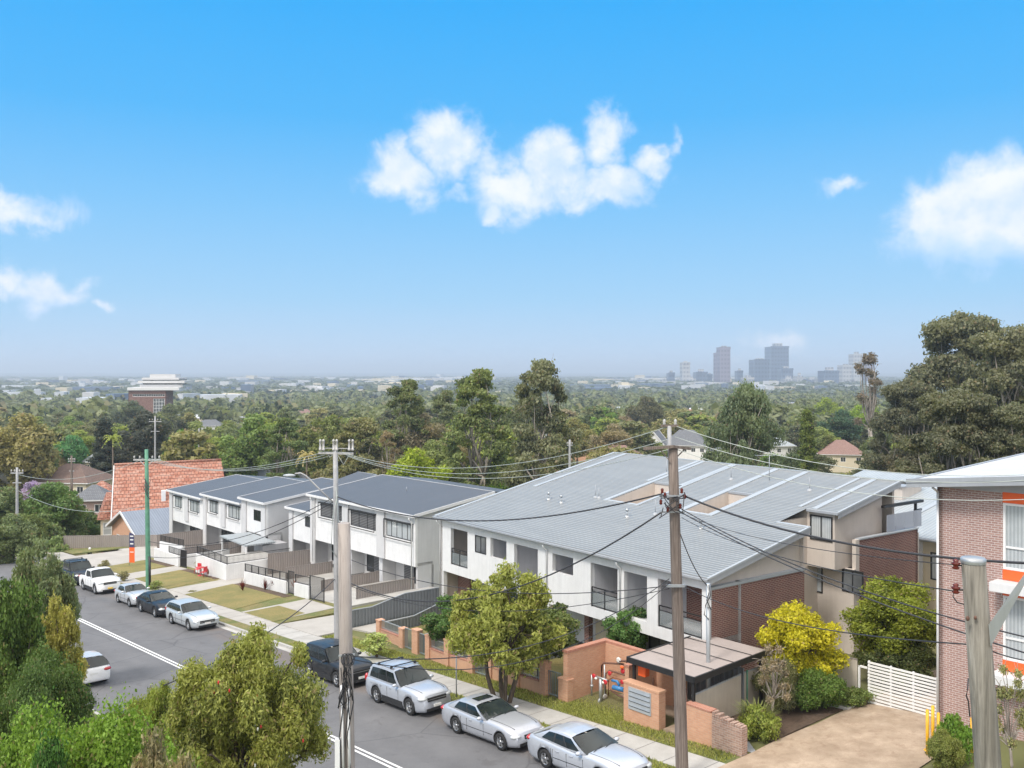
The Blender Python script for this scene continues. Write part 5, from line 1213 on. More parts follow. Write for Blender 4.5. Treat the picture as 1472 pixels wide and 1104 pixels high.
wire('second thin cable between the slim pole and the brown timber pole below the first', A(486, 835, DS), A(962, 846, 32.3), 1.2, .015)
wire('thin cable passing the golden tree, from brown timber pole to grey pole', A(984, 843, 32.3), A(1388, 926, 13.1), .35, .012)
wire('thin cable continuing right from the grey timber pole near the window', A(1408, 928, 13.1), A(1500, 952, 12.5), .05, .009)
wire('thin cable leading to the upper brown insulator of the grey pole', A(980, 738, 32.3), A(1374, 812, 13.0), .25, .008)
wire('thin cable leading to the lower brown insulator of the grey pole', A(980, 744, 32.3), A(1374, 850, 13.0), .3, .010)
wire('black drop cable sweeping from the brown timber pole down to the thick grey pole', A(962, 832, 32.3), A(507, 943, 21.8), .95, .014)
wire('second drop cable sweeping down to the thick grey pole just under the first', A(962, 838, 32.3), A(507, 948, 21.8), 1.25, .012)
wire('black service cable falling from the slim pole towards the road on the left', A(482, 832, DS), A(236, 985, 29.6), .5, .022)
wire('upper thin cable between the slim pole and the green pole', A(478, 716, DS), A(213, 778, DG), 1.2, .022)
wire('lower thin cable between the slim pole and the green pole', A(478, 722, DS), A(213, 800, DG), 1.1, .022)
for dy, lb in ((0, 'uppermost'), (5, 'middle'), (9, 'lowest')):
    wire(f'{lb} pale high voltage wire between the slim pole and the brown timber pole', A(490 + dy, 650 + dy * .6, DS), A(958 + dy, 614 + dy * 3.4, 32.5), 1.15, .014, 'cable_grey')
    wire(f'{lb} pale high voltage wire between the slim pole and the green pole', A(462 + dy, 651 + dy * .6, DS), A(204 + dy * 2, 659, DG), .9, .016, 'cable_grey')
for y1, y2, lb in ((612, 676, 'uppermost'), (628, 683, 'second'), (645, 712, 'lowest')):
    wire(f'{lb} pale high voltage wire from the brown timber pole to the right edge', A(970, y1, 32.5), A(1560, y2, 27), .75, .013, 'cable_grey')
wire('pale wire running left from the green pole to the far left pole', A(205, 660, DG), A(26, 682, 96), 1.0, .02, 'cable_grey')
wire('lower pale wire running left from the green pole over the garden trees', A(209, 727, DG), A(26, 705, 96), 1.2, .02, 'cable_grey')
# private steel pole, sign pole
p0 = RP(4.2, 7.6, .4); t = thing('service_pole', 'slender pale steel pole beside the carport at the brick corner', 'pole', p0)
mb = MB(); mb.tube([(0, 0, -.2), (0, 0, 5.95)], .085, 10); mb.build('shaft', M['steel'], t); mb = MB(); mb.tube([(0, -.1, 5.9), (.05, -.2, 5.5), (-.15, -.2, 5.1), (-.2, -.15, 4.7), (0, -.12, 4.5)], .02, 5); mb.tube([(0, -.1, 5.6), (-.1, -.2, 5.3), (.08, -.15, 4.9)], .02, 5); mb.build('cable_tail', M['cable'], t); mb = MB(); mb.box(-.09, .09, -.13, -.05, 5.0, 5.35); mb.build('fuse_box', M['pipe'], t)
p0 = RP(-6.4, 2.75, road_z(-6.4) + .14); t = thing('sign_pole', 'thin dark sign pole at the kerb beside the multi trunked tree', 'pole', p0, ANG)
mb = MB(); mb.tube([(0, 0, -.1), (0, 0, 2.75)], .03, 8); mb.build('post', M['gutter'], t); mb = MB(); mb.box(-.012, .012, -.03, .42, 2.2, 2.7); mb.build('sign_plate', M['steel'], t)
# estate agent's flag sign
p0 = RP(-62.0, 6.9, road_z(-62) + .2); t = thing('flag_sign', 'orange and blue feather sign on the lawn by the green pole', 'sign', p0, R_(-10)); t.scale = (.62, 1, .95)
mb = MB(); mb.tube([(-.45, 0, 0), (-.45, 0, 3.15), (-.3, 0, 3.3)], .03, 6); mb.build('pole', M['steel'], t)
M['navy'] = plain('navy_cloth', (.05, .05, .12), .7, .1)
mb = MB(); mb.box(-.42, .42, -.02, .02, .3, 1.8); mb.build('orange_panel', M['orange'], t); mb = MB(); mb.hexa([(-.42, -.02, 1.8), (.42, -.02, 1.8), (.42, .02, 1.8), (-.42, .02, 1.8), (-.42, -.02, 3.3), (.30, -.02, 3.1), (.30, .02, 3.1), (-.42, .02, 3.3)]); mb.build('navy_panel', M['navy'], t)
mb = MB(); 
for z in (2.1, 2.5, 2.85): mb.box(-.3, .25, -.03, -.021, z, z + .12)
mb.box(-.3, .3, -.03, -.021, 1.3, 1.38); mb.build('lettering', M['pipe'], t)
# red chairs and table on the terrace corner
def chair(label, a, c, rz):
    t = thing('garden_chair', label, 'chair', RP(a, c, road_z(a) + .18), ANG + rz, 'red garden chairs'); mb = MB(); mb.box(-.22, .22, -.22, .22, .42, .45); mb.build('seat', M['red'], t, bevel=.01)
    mb = MB(); mb.box(-.22, .22, .2, .235, .5, .92); mb.build('backrest', M['red'], t, bevel=.01)
    for x in (-.19, .19):
        for y in (-.19, .19): mb = MB(); mb.tube([(x * 1.1, y * 1.1, 0), (x, y, .45 if y < 0 else .9)], .017, 6); mb.build('leg', M['red'], t)
chair('red garden chair left of the small outdoor table', -51.6, 9.0, .4); chair('red garden chair right of the small outdoor table', -49.6, 8.7, -1.2)
t = thing('garden_table', 'small red outdoor table between the two red chairs', 'table', RP(-50.6, 8.8, road_z(-50.6) + .18), ANG); mb = MB(); mb.lathe((0, 0, .7), [(.001, .03), (.38, .03), (.38, 0), (.001, 0)], 16); mb.build('tabletop', M['red'], t); mb = MB(); mb.tube([(0, 0, 0), (0, 0, .7)], .03, 8); mb.lathe((0, 0, 0), [(.22, 0), (.2, .03), (.03, .05)], 12); mb.build('leg', M['red'], t)
# ================================================================ cars
def car(name, label, cat, a, c, pcol, L=4.7, Wd=1.8, H=1.42, wb=2.8, fo=.9, r=.33, belt=.93, hood=(.78, .99), deck=1.02, cowl=.62, wtop=.0, rtop=-1.35, rbase=-1.95, glass_cols=2, heading=1, roofbars=False, cabin_taper=.80, hatch=False, tray=False, grille='wide', plate='plate_w', sunroof=False, metal=.35, dirty=None, rear_glass=True, bodyclad=None, group='cars parked along the street'):
    """x runs forward from the rear axle's middle; wheel arches are cut from the body shell"""
    z0 = road_z(a); t = thing(name, label, cat, RP(a, c, z0), 0, group)
    t.rotation_euler = (0, -math.atan(SL) * heading, ANG + (0 if heading > 0 else math.pi))
    P = paint('paint_' + name + str(len(bpy.data.materials)), pcol, metal)
    xf = wb / 2 + fo; xr = xf - L; fx, rx = wb / 2, -wb / 2; hw = Wd / 2
    cow, wt, rt, rb = cowl, wtop, rtop, rbase
    def ztop(x):
        if x > cow: u = (x - cow) / (xf - cow); return hood[1] - (hood[1] - hood[0]) * u ** 2.6
        if x > rb: return belt + (hood[1] - belt) * max(0, (x - cow + .5) / .5) if x > cow - .5 else belt + (deck - belt) * max(0, min(1, (cow - .5 - x) / (cow - .5 - rb)))
        u = (rb - x) / max(.05, rb - xr); return deck - (.10 if not hatch else .12) * u ** 2
    N = 40; ring = []; mb = MB(); xs = [xr + (xf - xr) * (.5 - .5 * math.cos(math.pi * i / N)) * 1.0 for i in range(N + 1)]
    for x in xs:
        e = max(0, (x - (xf - .75)) / .75); e2 = max(0, ((xr + .55) - x) / .55)
        w = hw * (1 - .20 * e ** 2.2 - .13 * e2 ** 2.4); zt = ztop(x); zb = .19 + .07 * e ** 2 + .09 * e2 ** 2; kk = max(e, e2) ** 3
        zt2 = zt - .06 * kk
        sec = [(0, zt2 + .035), (.5 * w, zt2 + .028), (.80 * w, zt2 + .004), (.93 * w, zt2 - .045), (.985 * w, zt2 - .13), (1.0 * w, zb + (zt2 - zb) * .55), (.995 * w, zb + (zt2 - zb) * .33), (.975 * w, zb + .1), (.92 * w, zb), (0, zb)]
        ring.append([(x - (.05 * kk if e else 0) * (1 if z > .6 else -.4), y, z) for y, z in sec])
    K = len(ring[0]); idx = []
    for rg in ring:
        i = len(mb.v); mb.v += rg + [(p[0], -p[1], p[2]) for p in rg[1:-1]]; idx.append(i)
    full = list(range(K)) + [K + K - 3 - j for j in range(K - 2)]      # loop order round the section
    for i in range(N):
        for j in range(len(full)):
            p, q = full[j], full[(j + 1) % len(full)]; mb.f.append((idx[i] + p, idx[i] + q, idx[i + 1] + q, idx[i + 1] + p)); mb.sm.append(True)
    mb.f.append(tuple(idx[0] + p for p in reversed(full))); mb.sm.append(True); mb.f.append(tuple(idx[-1] + p for p in full)); mb.sm.append(True)
    body = mb.build('body', P, t); bm = bmesh.new(); bm.from_mesh(body.data); bmesh.ops.recalc_face_normals(bm, faces=bm.faces); bm.to_mesh(body.data); bm.free()
    cut = MB()
    for x in (fx, rx):
        for s in (-1, 1): cut.tube([(x, s * (hw - .26), r + .01), (x, s * (hw + .2), r + .01)], r + .065, 28)
    co = cut.build('cutter', M['plastic']); bm = bmesh.new(); bm.from_mesh(co.data); bmesh.ops.recalc_face_normals(bm, faces=bm.faces); bm.to_mesh(co.data); bm.free(); co.data.polygons.foreach_set('use_smooth', [True] * len(co.data.polygons))
    co.parent = t
    bo = body.modifiers.new('arch', 'BOOLEAN'); bo.operation = 'DIFFERENCE'; bo.solver = 'EXACT'; bo.object = co; bo.material_mode = 'TRANSFER'
    dg = bpy.context.evaluated_depsgraph_get(); dg.update(); me = bpy.data.meshes.new_from_object(body.evaluated_get(dg)); body.modifiers.clear(); body.data = me; bpy.data.objects.remove(co)
    # cabin: slanted columns from belt to roof, glass between pillars
    wb_, wt_ = hw * .93, hw * cabin_taper * .93; zr = H
    nb = glass_cols
    bp = [cow + .02, cow - .20]; tp = [wt + .0, wt - .12]
    for i in range(nb):
        u1 = (i + 1) / nb; b_end = rb + (.42 if not hatch else .20); t_end = rt + .10
        xb = bp[1] + (b_end - bp[1]) * u1; xt = tp[1] + (t_end - tp[1]) * u1
        bp += [xb, xb - .07 if i < nb - 1 else rb]; tp += [xt, xt - .07 if i < nb - 1 else rt]
    zbelt = lambda x: ztop(x) - .0
    def roofz(x): u = (x - (wt + rt) / 2) / ((wt - rt) / 2); return zr - .045 * u * u
    g_side = {1: MB(), -1: MB()}; shell = MB(); pill = MB()
    for s in (1, -1):
        for i in range(len(bp) - 1):
            gl = i % 2 == 1
            A0, A1 = (bp[i], s * wb_, zbelt(bp[i]) - .02), (bp[i + 1], s * wb_, zbelt(bp[i + 1]) - .02)
            def up(i_, f):
                x = bp[i_] + (tp[i_] - bp[i_]) * f; z = zbelt(bp[i_]) - .02 + (roofz(tp[i_]) - .05 - zbelt(bp[i_]) + .02) * f; y = wb_ + (wt_ - wb_) * f + .05 * math.sin(math.pi * f) * .6; return (x, s * y, z)
            rows = [0, .10, .5, .86, 1.0]
            for a_, b_ in zip(rows, rows[1:]):
                q = [up(i, a_), up(i + 1, a_), up(i + 1, b_), up(i, b_)]
                if s < 0: q = q[::-1]
                tgt = g_side[s] if gl and .05 < a_ < .85 else (pill if 0 < i < len(bp) - 2 and .05 < a_ < .85 else shell)
                tgt.face(*[(p[0], p[1] - (s * .012 if tgt is not shell else 0), p[2]) for p in q], smooth=False)
            # roof edge
            E0 = up(i, 1); E1 = up(i + 1, 1)
            rw_ = [1.0, .88, .6, .3, 0]
            for a_, b_ in zip(rw_, rw_[1:]):
                def rp(E, f): return (E[0], s * wt_ * f, roofz(E[0]) - .05 * f ** 4)
                q = [rp(E0, a_), rp(E1, a_), rp(E1, b_), rp(E0, b_)]
                shell.face(*(q if s > 0 else q[::-1]), smooth=True)
    def screen(xb, zb, xt, zt, bulge, d):
        m1 = MB(); n = 8
        def pt(u, v):
            w = wb_ * .985 + (wt_ * .97 - wb_ * .985) * v; y = w * (2 * u - 1); return (xb + (xt - xb) * v + d * bulge * (1 - (2 * u - 1) ** 2) * (1 - .3 * v), y, zb + (zt - zb) * v + .0)
        fr2 = MB()
        for i in range(n):
            for j in range(3):
                v0, v1 = j / 3, (j + 1) / 3; q = [pt(i / n, v0), pt((i + 1) / n, v0), pt((i + 1) / n, v1), pt(i / n, v1)]
                m1.face(*(q if d < 0 else q), smooth=True)
        return m1
    side = None
    for s in (1, -1): g_side[s].build('side_window', M['carglass'], t)
    ws = screen(cow + .03, ztop(cow) - .01, wt, roofz(wt) - .035, .10, 1).build('windscreen', M['carglass'], t)
    if rear_glass: screen(rb - .02, ztop(rb) - .01, rt, roofz(rt) - .035, .07, -1).build('rear_window', M['carglass'], t)
    shell.build('cabin', P, t); [m_ for m_ in [pill] if m_.v and m_.build('door_pillar', M['plastic'], t)]
    if tray:
        mb = MB(); mb.box(xr + .08, rb - .12, -hw + .12, hw - .12, deck - .0, deck + .045); mb.build('tray_cover', M['plastic'], t, bevel=.01)
    # wheels
    for x in (fx, rx):
        for s in (-1, 1):
            y = s * (hw - .115); mb = MB(); mb.lathe((x, y, r), [(r * .62, .10), (r * .9, .115), (r * .99, .09), (r, 0), (r * .99, -.09), (r * .9, -.115), (r * .62, -.10)], 28, (0, s, 0)); wh = mb.build('tyre', M['tyre'], None)
            w_ = bpy.data.objects.new('wheel', None); COLL.objects.link(w_); w_.parent = t; wh.parent = w_
            mb = MB(); mb.lathe((x, y, r), [(r * .66, .095), (r * .63, .10), (r * .60, .06), (r * .55, .03)], 28, (0, s, 0))
            for k in range(5):
                th = k * 2 * math.pi / 5 + .3; d = Vector((math.cos(th), 0, math.sin(th))); o2 = Vector((-math.sin(th), 0, math.cos(th))) * .035; c_ = Vector((x, y + s * .088, r))
                q = [c_ + o2 * 1.1 + d * .03, c_ - o2 * 1.1 + d * .03, c_ - o2 * 1.3 + d * r * .64, c_ + o2 * 1.3 + d * r * .64]; bk = Vector((0, -s * .04, 0))
                mb.hexa([p + bk for p in q] + q)
            mb.lathe((x, y, r), [(.06, .06), (.06, .098), (.001, .10)], 12, (0, s, 0)); mb.build('rim', M['rim'], w_)
            mb = MB(); mb.lathe((x, y, r), [(r * .60, .02), (.001, .02)], 20, (0, s, 0)); mb.build('brake_disc', M['plastic'], w_)
    # lamps, grille, bumpers, plates
    nz = hood[0] - .03
    for s in (-1, 1):
        mb = MB(); mb.ball((xf - .21, s * (hw - .29), nz - .13), .225, .25, .105, 16, 8); mb.build('headlight', M['lamp'], t)
        mb = MB()
        if hatch and not tray: mb.ball((xr + .07, s * (hw - .17), deck - .12), .10, .12, .19, 12, 8)
        else: mb.ball((xr + .11, s * (hw - .25), deck - .20), .17, .24, .10, 12, 8)
        mb.build('tail_light', M['tail'], t)
        mb = MB(); mb.ball((cow - .22, s * (hw + .09), belt + .09), .09, .12, .075, 12, 8); mb.bar((cow - .22, s * (hw - .06), belt + .03), (cow - .22, s * (hw + .06), belt + .06), .06, .04); mb.build('mirror', P, t)
        mb = MB()
        for i in range(glass_cols): x = bp[1 + 2 * i + 1] + .22; mb.box(x - .09, x + .09, *sorted((s * (hw - .012), s * (hw + .018))), belt - .17, belt - .14)
        mb.build('door_handle', P, t)
        mb = MB(); ym = sorted((s * (hw - .03), s * (hw + .002)))
        for i in list(range(glass_cols)) :
            x = bp[2 + 2 * i] - .03
            if x < rx + r + .1: x = rx + r * .75 + .1
            mb.box(x - .007, x + .007, *ym, .36, belt - .12)
        mb.box(cow - .12, cow - .106, *ym, .36, belt - .12); mb.box(rx + r + .12, fx - r - .12, *sorted((s * (hw - .03), s * (hw + .004))), .50 if not bodyclad else .34, .522 if not bodyclad else .5); mb.build('door_gap', M['plastic'], t)
    mb = MB()
    gw = .5 if grille == 'wide' else .32
    mb.box(xf - .16, xf + .004, -gw, gw, nz - .28, nz - .10); mb.build('grille', M['plastic'], t, bevel=.01)
    mb = MB(); mb.box(xf - .14, xf + .034, -.60, .60, .26, .38); mb.box(xr + .02, xr + .1, -.5, .5, .26, .32); mb.build('air_intake', M['plastic'], t, bevel=.01)
    mb = MB(); mb.box(xf - .12, xf + .012, -gw - .02, gw + .02, nz - .20, nz - .18); mb.build('grille_bar', M['rim'], t)
    mb = MB(); mb.box(xf - .05, xf + .048, -.19, .19, .41, .51); mb.build('number_plate', M[plate], t)
    mb = MB(); mb.box(xr - .004, xr + .04, -.19, .19, .62, .72); mb.build('number_plate', M[plate], t)
    mb = MB(); mb.bar((cow + .10, -.55, hood[1] + .03), (cow - .02, .02, hood[1] + .10), .02, .015); mb.bar((cow + .10, .05, hood[1] + .03), (cow - .02, .6, hood[1] + .10), .02, .015); mb.build('wiper', M['plastic'], t)
    mb = MB()
    for s in (-1, 1):
        pts = [(cow + .06 + (xf - .34 - cow) * k / 6, s * hw * (.74 - .10 * (k / 6) ** 2), ztop(cow + .06 + (xf - .34 - cow) * k / 6) + .012) for k in range(7)]
        for p_, q_ in zip(pts, pts[1:]): mb.bar(p_, q_, .012, .016)
    mb.build('bonnet_gap', M['plastic'], t)
    if roofbars:
        for x in (wt - .35, rt + .45): mb = MB(); mb.bar((x, -wt_ * .95, zr + .05), (x, wt_ * .95, zr + .05), .06, .035); [mb.box(x - .06, x + .06, s * wt_ * .9 - .04, s * wt_ * .9 + .04, zr - .05, zr + .04) for s in (-1, 1)]; mb.build('roof_bar', M['black'], t)
        for s in (-1, 1): mb = MB(); mb.bar((wt - .1, s * wt_ * .92, zr - .01), (rt + .1, s * wt_ * .92, zr - .02), .035, .03); mb.build('roof_rail', M['rim'], t)
    if sunroof: mb = MB(); mb.box(wt - .62, wt - .2, -.40, .40, zr + .002, zr + .012); mb.build('sunroof', M['carglass'], t)
    if bodyclad: mb = MB(); [mb.box(rx + r + .08, fx - r - .08, *sorted((s * (hw - .04), s * (hw + .012))), .22, .34) for s in (-1, 1)]; mb.build('sill', M['plastic'], t)
    return t
SIL = (.47, .50, .56)
cc = .88
car('sedan', 'silver sedan with a sunroof parked behind the nearest silver sedan', 'car', -1.42, cc, (.45, .47, .52), L=4.77, Wd=1.80, H=1.42, wb=2.83, fo=.84, r=.335, cowl=.52, wtop=-.28, rtop=-1.42, rbase=-2.02, hood=(.78, .97), deck=1.04, grille='kidney', sunroof=True)
car('sedan', 'nearest silver sedan at the bottom of the photo, cut by the frame', 'car', 3.95, cc, (.50, .53, .59), L=4.83, Wd=1.82, H=1.45, wb=2.78, fo=1.0, r=.34, cowl=.72, wtop=-.12, rtop=-1.32, rbase=-2.05, hood=(.80, 1.0), deck=1.08, glass_cols=3)
car('sports_utility', 'silver sports utility with black roof bars in front of the peach brick fence', 'car', -7.55, cc + .03, (.46, .49, .55), L=4.6, Wd=1.86, H=1.72, wb=2.66, fo=.88, r=.37, belt=1.06, cowl=.62, wtop=-.02, rtop=-1.86, rbase=-2.12, hood=(.96, 1.10), deck=1.10, hatch=True, roofbars=True, cabin_taper=.84, glass_cols=3, bodyclad=True)
car('sports_utility', 'dark charcoal sports utility half hidden by the thick grey pole', 'car', -13.9, cc + .05, (.022, .023, .026), L=4.7, Wd=1.88, H=1.70, wb=2.75, fo=.92, r=.38, belt=1.04, cowl=.66, wtop=.0, rtop=-1.8, rbase=-2.1, hood=(.96, 1.09), deck=1.1, hatch=True, cabin_taper=.84, glass_cols=3, roofbars=False, bodyclad=True)
car('station_wagon', 'pale silver station wagon parked beside the second lawn', 'car', -32.5, cc, (.50, .53, .55), L=5.02, Wd=1.86, H=1.49, wb=2.90, fo=.95, r=.34, cowl=.55, wtop=-.22, rtop=-2.15, rbase=-2.62, hood=(.78, .99), deck=1.02, hatch=True, glass_cols=3, cabin_taper=.82)
car('sedan', 'dark navy sedan parked between the silver wagon and the small silver hatchback', 'car', -38.4, cc, (.014, .016, .022), L=4.8, Wd=1.83, H=1.45, wb=2.75, fo=.95, r=.34, cowl=.66, wtop=-.16, rtop=-1.3, rbase=-1.95, glass_cols=3, deck=1.06)
car('hatchback', 'small silver car parked beside the green pole, behind the white pickup', 'car', -43.6, cc, (.52, .53, .55), L=4.25, Wd=1.70, H=1.42, wb=2.5, fo=.82, r=.30, cowl=.5, wtop=-.16, rtop=-1.28, rbase=-1.7)
car('pickup_truck', 'white double cab pickup truck with a yellow plate', 'pickup', -51.75, cc + .05, (.78, .78, .78), L=5.3, Wd=1.90, H=1.80, wb=3.08, fo=.92, r=.39, belt=1.14, cowl=.80, wtop=.20, rtop=-.95, rbase=-1.12, hood=(1.08, 1.20), deck=1.20, tray=True, plate='plate_y', metal=0.0, cabin_taper=.86, bodyclad=True)
car('four_wheel_drive', 'black four wheel drive with a roof rack at the far end of the parked row', 'car', -57.6, cc + .05, (.022, .025, .032), L=4.9, Wd=1.92, H=1.86, wb=2.8, fo=.85, r=.39, belt=1.12, cowl=.75, wtop=.16, rtop=-1.95, rbase=-2.1, hood=(1.04, 1.16), deck=1.15, hatch=True, roofbars=True, glass_cols=3, cabin_taper=.88)
car('hatchback', 'white car with a red tail light across the road, partly behind bushes', 'car', -24.3, -8.45, (.80, .80, .81), L=4.4, Wd=1.78, H=1.45, wb=2.6, fo=.88, r=.32, cowl=.6, wtop=-.05, rtop=-1.5, rbase=-2.1, heading=-1, metal=0.0)
# ================================================================ houses
def house(label, p, rot, w, dp, wh, rh, roofm, wallm, kind='hip', over=.5, wins=3, chimney=False, name='house', glass='glass', dormer=None, storeys=1, group=None, top=False):
    """p = centre of the front wall's foot; local x along the front, y back"""
    t = thing(name, label, 'house', p, rot, group); x0, x1 = -w / 2, w / 2
    hs = []
    for s_ in range(storeys):
        zb = max(.3, wh - 2.0) if top else .9 + s_ * 2.8
        for i in range(wins):
            cx = (i + .5) * w / wins; hs.append((cx - .65, cx + .65, zb, zb + 1.25))
    hs2 = []
    for i in range(2): cx = (i + .5) * dp / 2; hs2.append((cx - .6, cx + .6, zb, zb + 1.2))
    mb = MB(); mb.wall((x0, 0, 0), X3, -Y3, w, -2.5, wh, .2, hs); mb.wall((x1, 0, 0), Y3, X3, dp, -2.5, wh, .2, hs2); mb.wall((x0, 0, 0), Y3, -X3, dp, -2.5, wh, .2); mb.wall((x0, dp, 0), X3, Y3, w, -2.5, wh, .2)
    if kind == 'gable':       # ridge along y, gables front and back
        for y in (0, dp): mb.face((x0, y, wh), (x1, y, wh), (0, y, wh + rh * .97))
    if kind == 'gablex':
        for x in (x0, x1): mb.face((x, 0, wh), (x, dp, wh), (x, dp / 2, wh + rh * .97))
    mb.build('wall', M[wallm], t)
    for a, b, c, d in hs: window(t, (x0 + a, .05, c), X3, -Y3, b - a, d - c, .08, 2, 1, glass, 'whiteframe')
    for a, b, c, d in hs2: window(t, (x1 - .05, a, c), Y3, X3, b - a, d - c, .08, 2, 1, glass, 'whiteframe')
    o = over; mb = MB(); e = wh - .02; A_, B_, C_, D_ = (x0 - o, -o, e), (x1 + o, -o, e), (x1 + o, dp + o, e), (x0 - o, dp + o, e); r = wh + rh
    if kind == 'hip':
        k = min(w, dp) / 2 * .95
        if w >= dp: r1, r2 = (x0 + k, dp / 2, r), (x1 - k, dp / 2, r); mb.face(A_, B_, r2, r1); mb.face(B_, C_, r2); mb.face(C_, D_, r1, r2); mb.face(D_, A_, r1)
        else: r1, r2 = (0, k, r), (0, dp - k, r); mb.face(A_, B_, r1); mb.face(B_, C_, r2, r1); mb.face(C_, D_, r2); mb.face(D_, A_, r1, r2)
    elif kind == 'gable': g1, g2 = (0, -o, r), (0, dp + o, r); mb.face(D_, A_, g1, g2); mb.face(B_, C_, g2, g1)
    elif kind == 'gablex': g1, g2 = (x0 - o, dp / 2, r), (x1 + o, dp / 2, r); mb.face(A_, B_, g2, g1); mb.face(C_, D_, g1, g2)
    elif kind == 'flat': mb.box(x0 - o, x1 + o, -o, dp + o, wh, wh + .25)
    rf = mb.build('roof', M[roofm], t)
    if kind != 'flat':
        so_ = rf.modifiers.new('s', 'SOLIDIFY'); so_.thickness = .14; so_.offset = -1
    mb = MB()
    for P0, P1 in ((A_, B_), (B_, C_), (C_, D_), (D_, A_)): mb.bar(Vector(P0) - Z3 * .12, Vector(P1) - Z3 * .12, .12, .14)
    if kind in ('hip', 'flat'): mb.build('gutter', M['fascia'], rf)
    if kind in ('gable', 'gablex'):
        mb = MB()
        for g_, (u, v) in ((g1, (A_, B_) if kind == 'gable' else (A_, D_)), (g2, (D_, C_) if kind == 'gable' else (B_, C_))):
            mb.bar(Vector(u) - Z3 * .05, Vector(g_) - Z3 * .02, .10, .26); mb.bar(Vector(v) - Z3 * .05, Vector(g_) - Z3 * .02, .10, .26)
        mb.build('barge_board', M['fascia'], rf)
    if chimney: mb = MB(); mb.box(x0 + w * .2, x0 + w * .2 + .7, dp * .5, dp * .5 + .7, wh + .3, r + .8); mb.build('chimney', M['brick_red'], rf)
    return t, rf
def hp(px, py, d):
    p = at(px, py, d); p.z = float(TZ(p.x, p.y)); return p
# steep orange-red tiled house left of the terraces
p = at(160, 735, 99); gz = -4.9
t = thing('house', 'house with a steep weathered orange red tiled roof beyond the white terraces', 'house', (at(160, 735, 116).x, 116, -7.0), R_(23)); t.scale = (1.06, 1.1, 1.02)
mb = MB(); mb.wall((.3, .8, 0), X3, -Y3, 13.0, -1, 3.6, .2); mb.wall((.3, .8, 0), Y3, -X3, 9, -1, 4.0, .2); mb.wall((13.3, .8, 0), Y3, X3, 9, -1, 4, .2); mb.wall((.3, 9.8, 0), X3, Y3, 13, -1, 4.0, .2)
mb.face((.32, .8, 3.5), (.32, 9.8, 3.5), (.32, 5.4, 9.4)); mb.face((13.28, .8, 3.5), (13.28, 9.8, 3.5), (13.28, 5.4, 9.4)); mb.build('wall', M['cream'], t)
mb = MB(); mb.face((0, 0, 3.4), (13.6, 0, 3.4), (13.0, 5.4, 9.75), (.3, 5.4, 9.6)); mb.face((13.6, 10.6, 3.4), (0, 10.6, 3.4), (.3, 5.4, 9.6), (13.0, 5.4, 9.75)); rf = mb.build('roof', M['tile_red'], t)
so_ = rf.modifiers.new('s', 'SOLIDIFY'); so_.thickness = .16; so_.offset = -1
mb = MB(); mb.tube([(.3, 5.4, 9.66), (13.0, 5.4, 9.81)], .16, 8); mb.build('ridge_tiles', M['tile_red'], rf)
mb = MB(); mb.bar((-.03, -.05, 3.3), (.27, 5.4, 9.5), .1, .22); mb.build('barge_board', M['fascia'], rf)
mb = MB(); mb.hexa([(-1.6, 1.8, 3.2), (.3, 1.8, 3.2), (.3, 5.5, 3.2), (-1.6, 5.5, 3.2), (-.6, 2.2, 5.6), (.3, 2.2, 5.6), (.3, 5.2, 6.2), (-.6, 5.2, 6.2)]); mb.build('bay_roof', M['tile_red'], rf)
mb = MB(); mb.box(-1.2, .3, 2.1, 5.2, -1, 3.2); mb.build('bay', M['cream'], t)
window(t, (-.95, 2.1, 1.2), X3, -Y3, 1.0, 1.6, .08, 1, 2, 'curtain', 'whiteframe'); mb = MB(); mb.box(5.6, 6.1, 1.5, 2.2, 4.2, 6.5); mb.build('chimney', M['white'], rf)
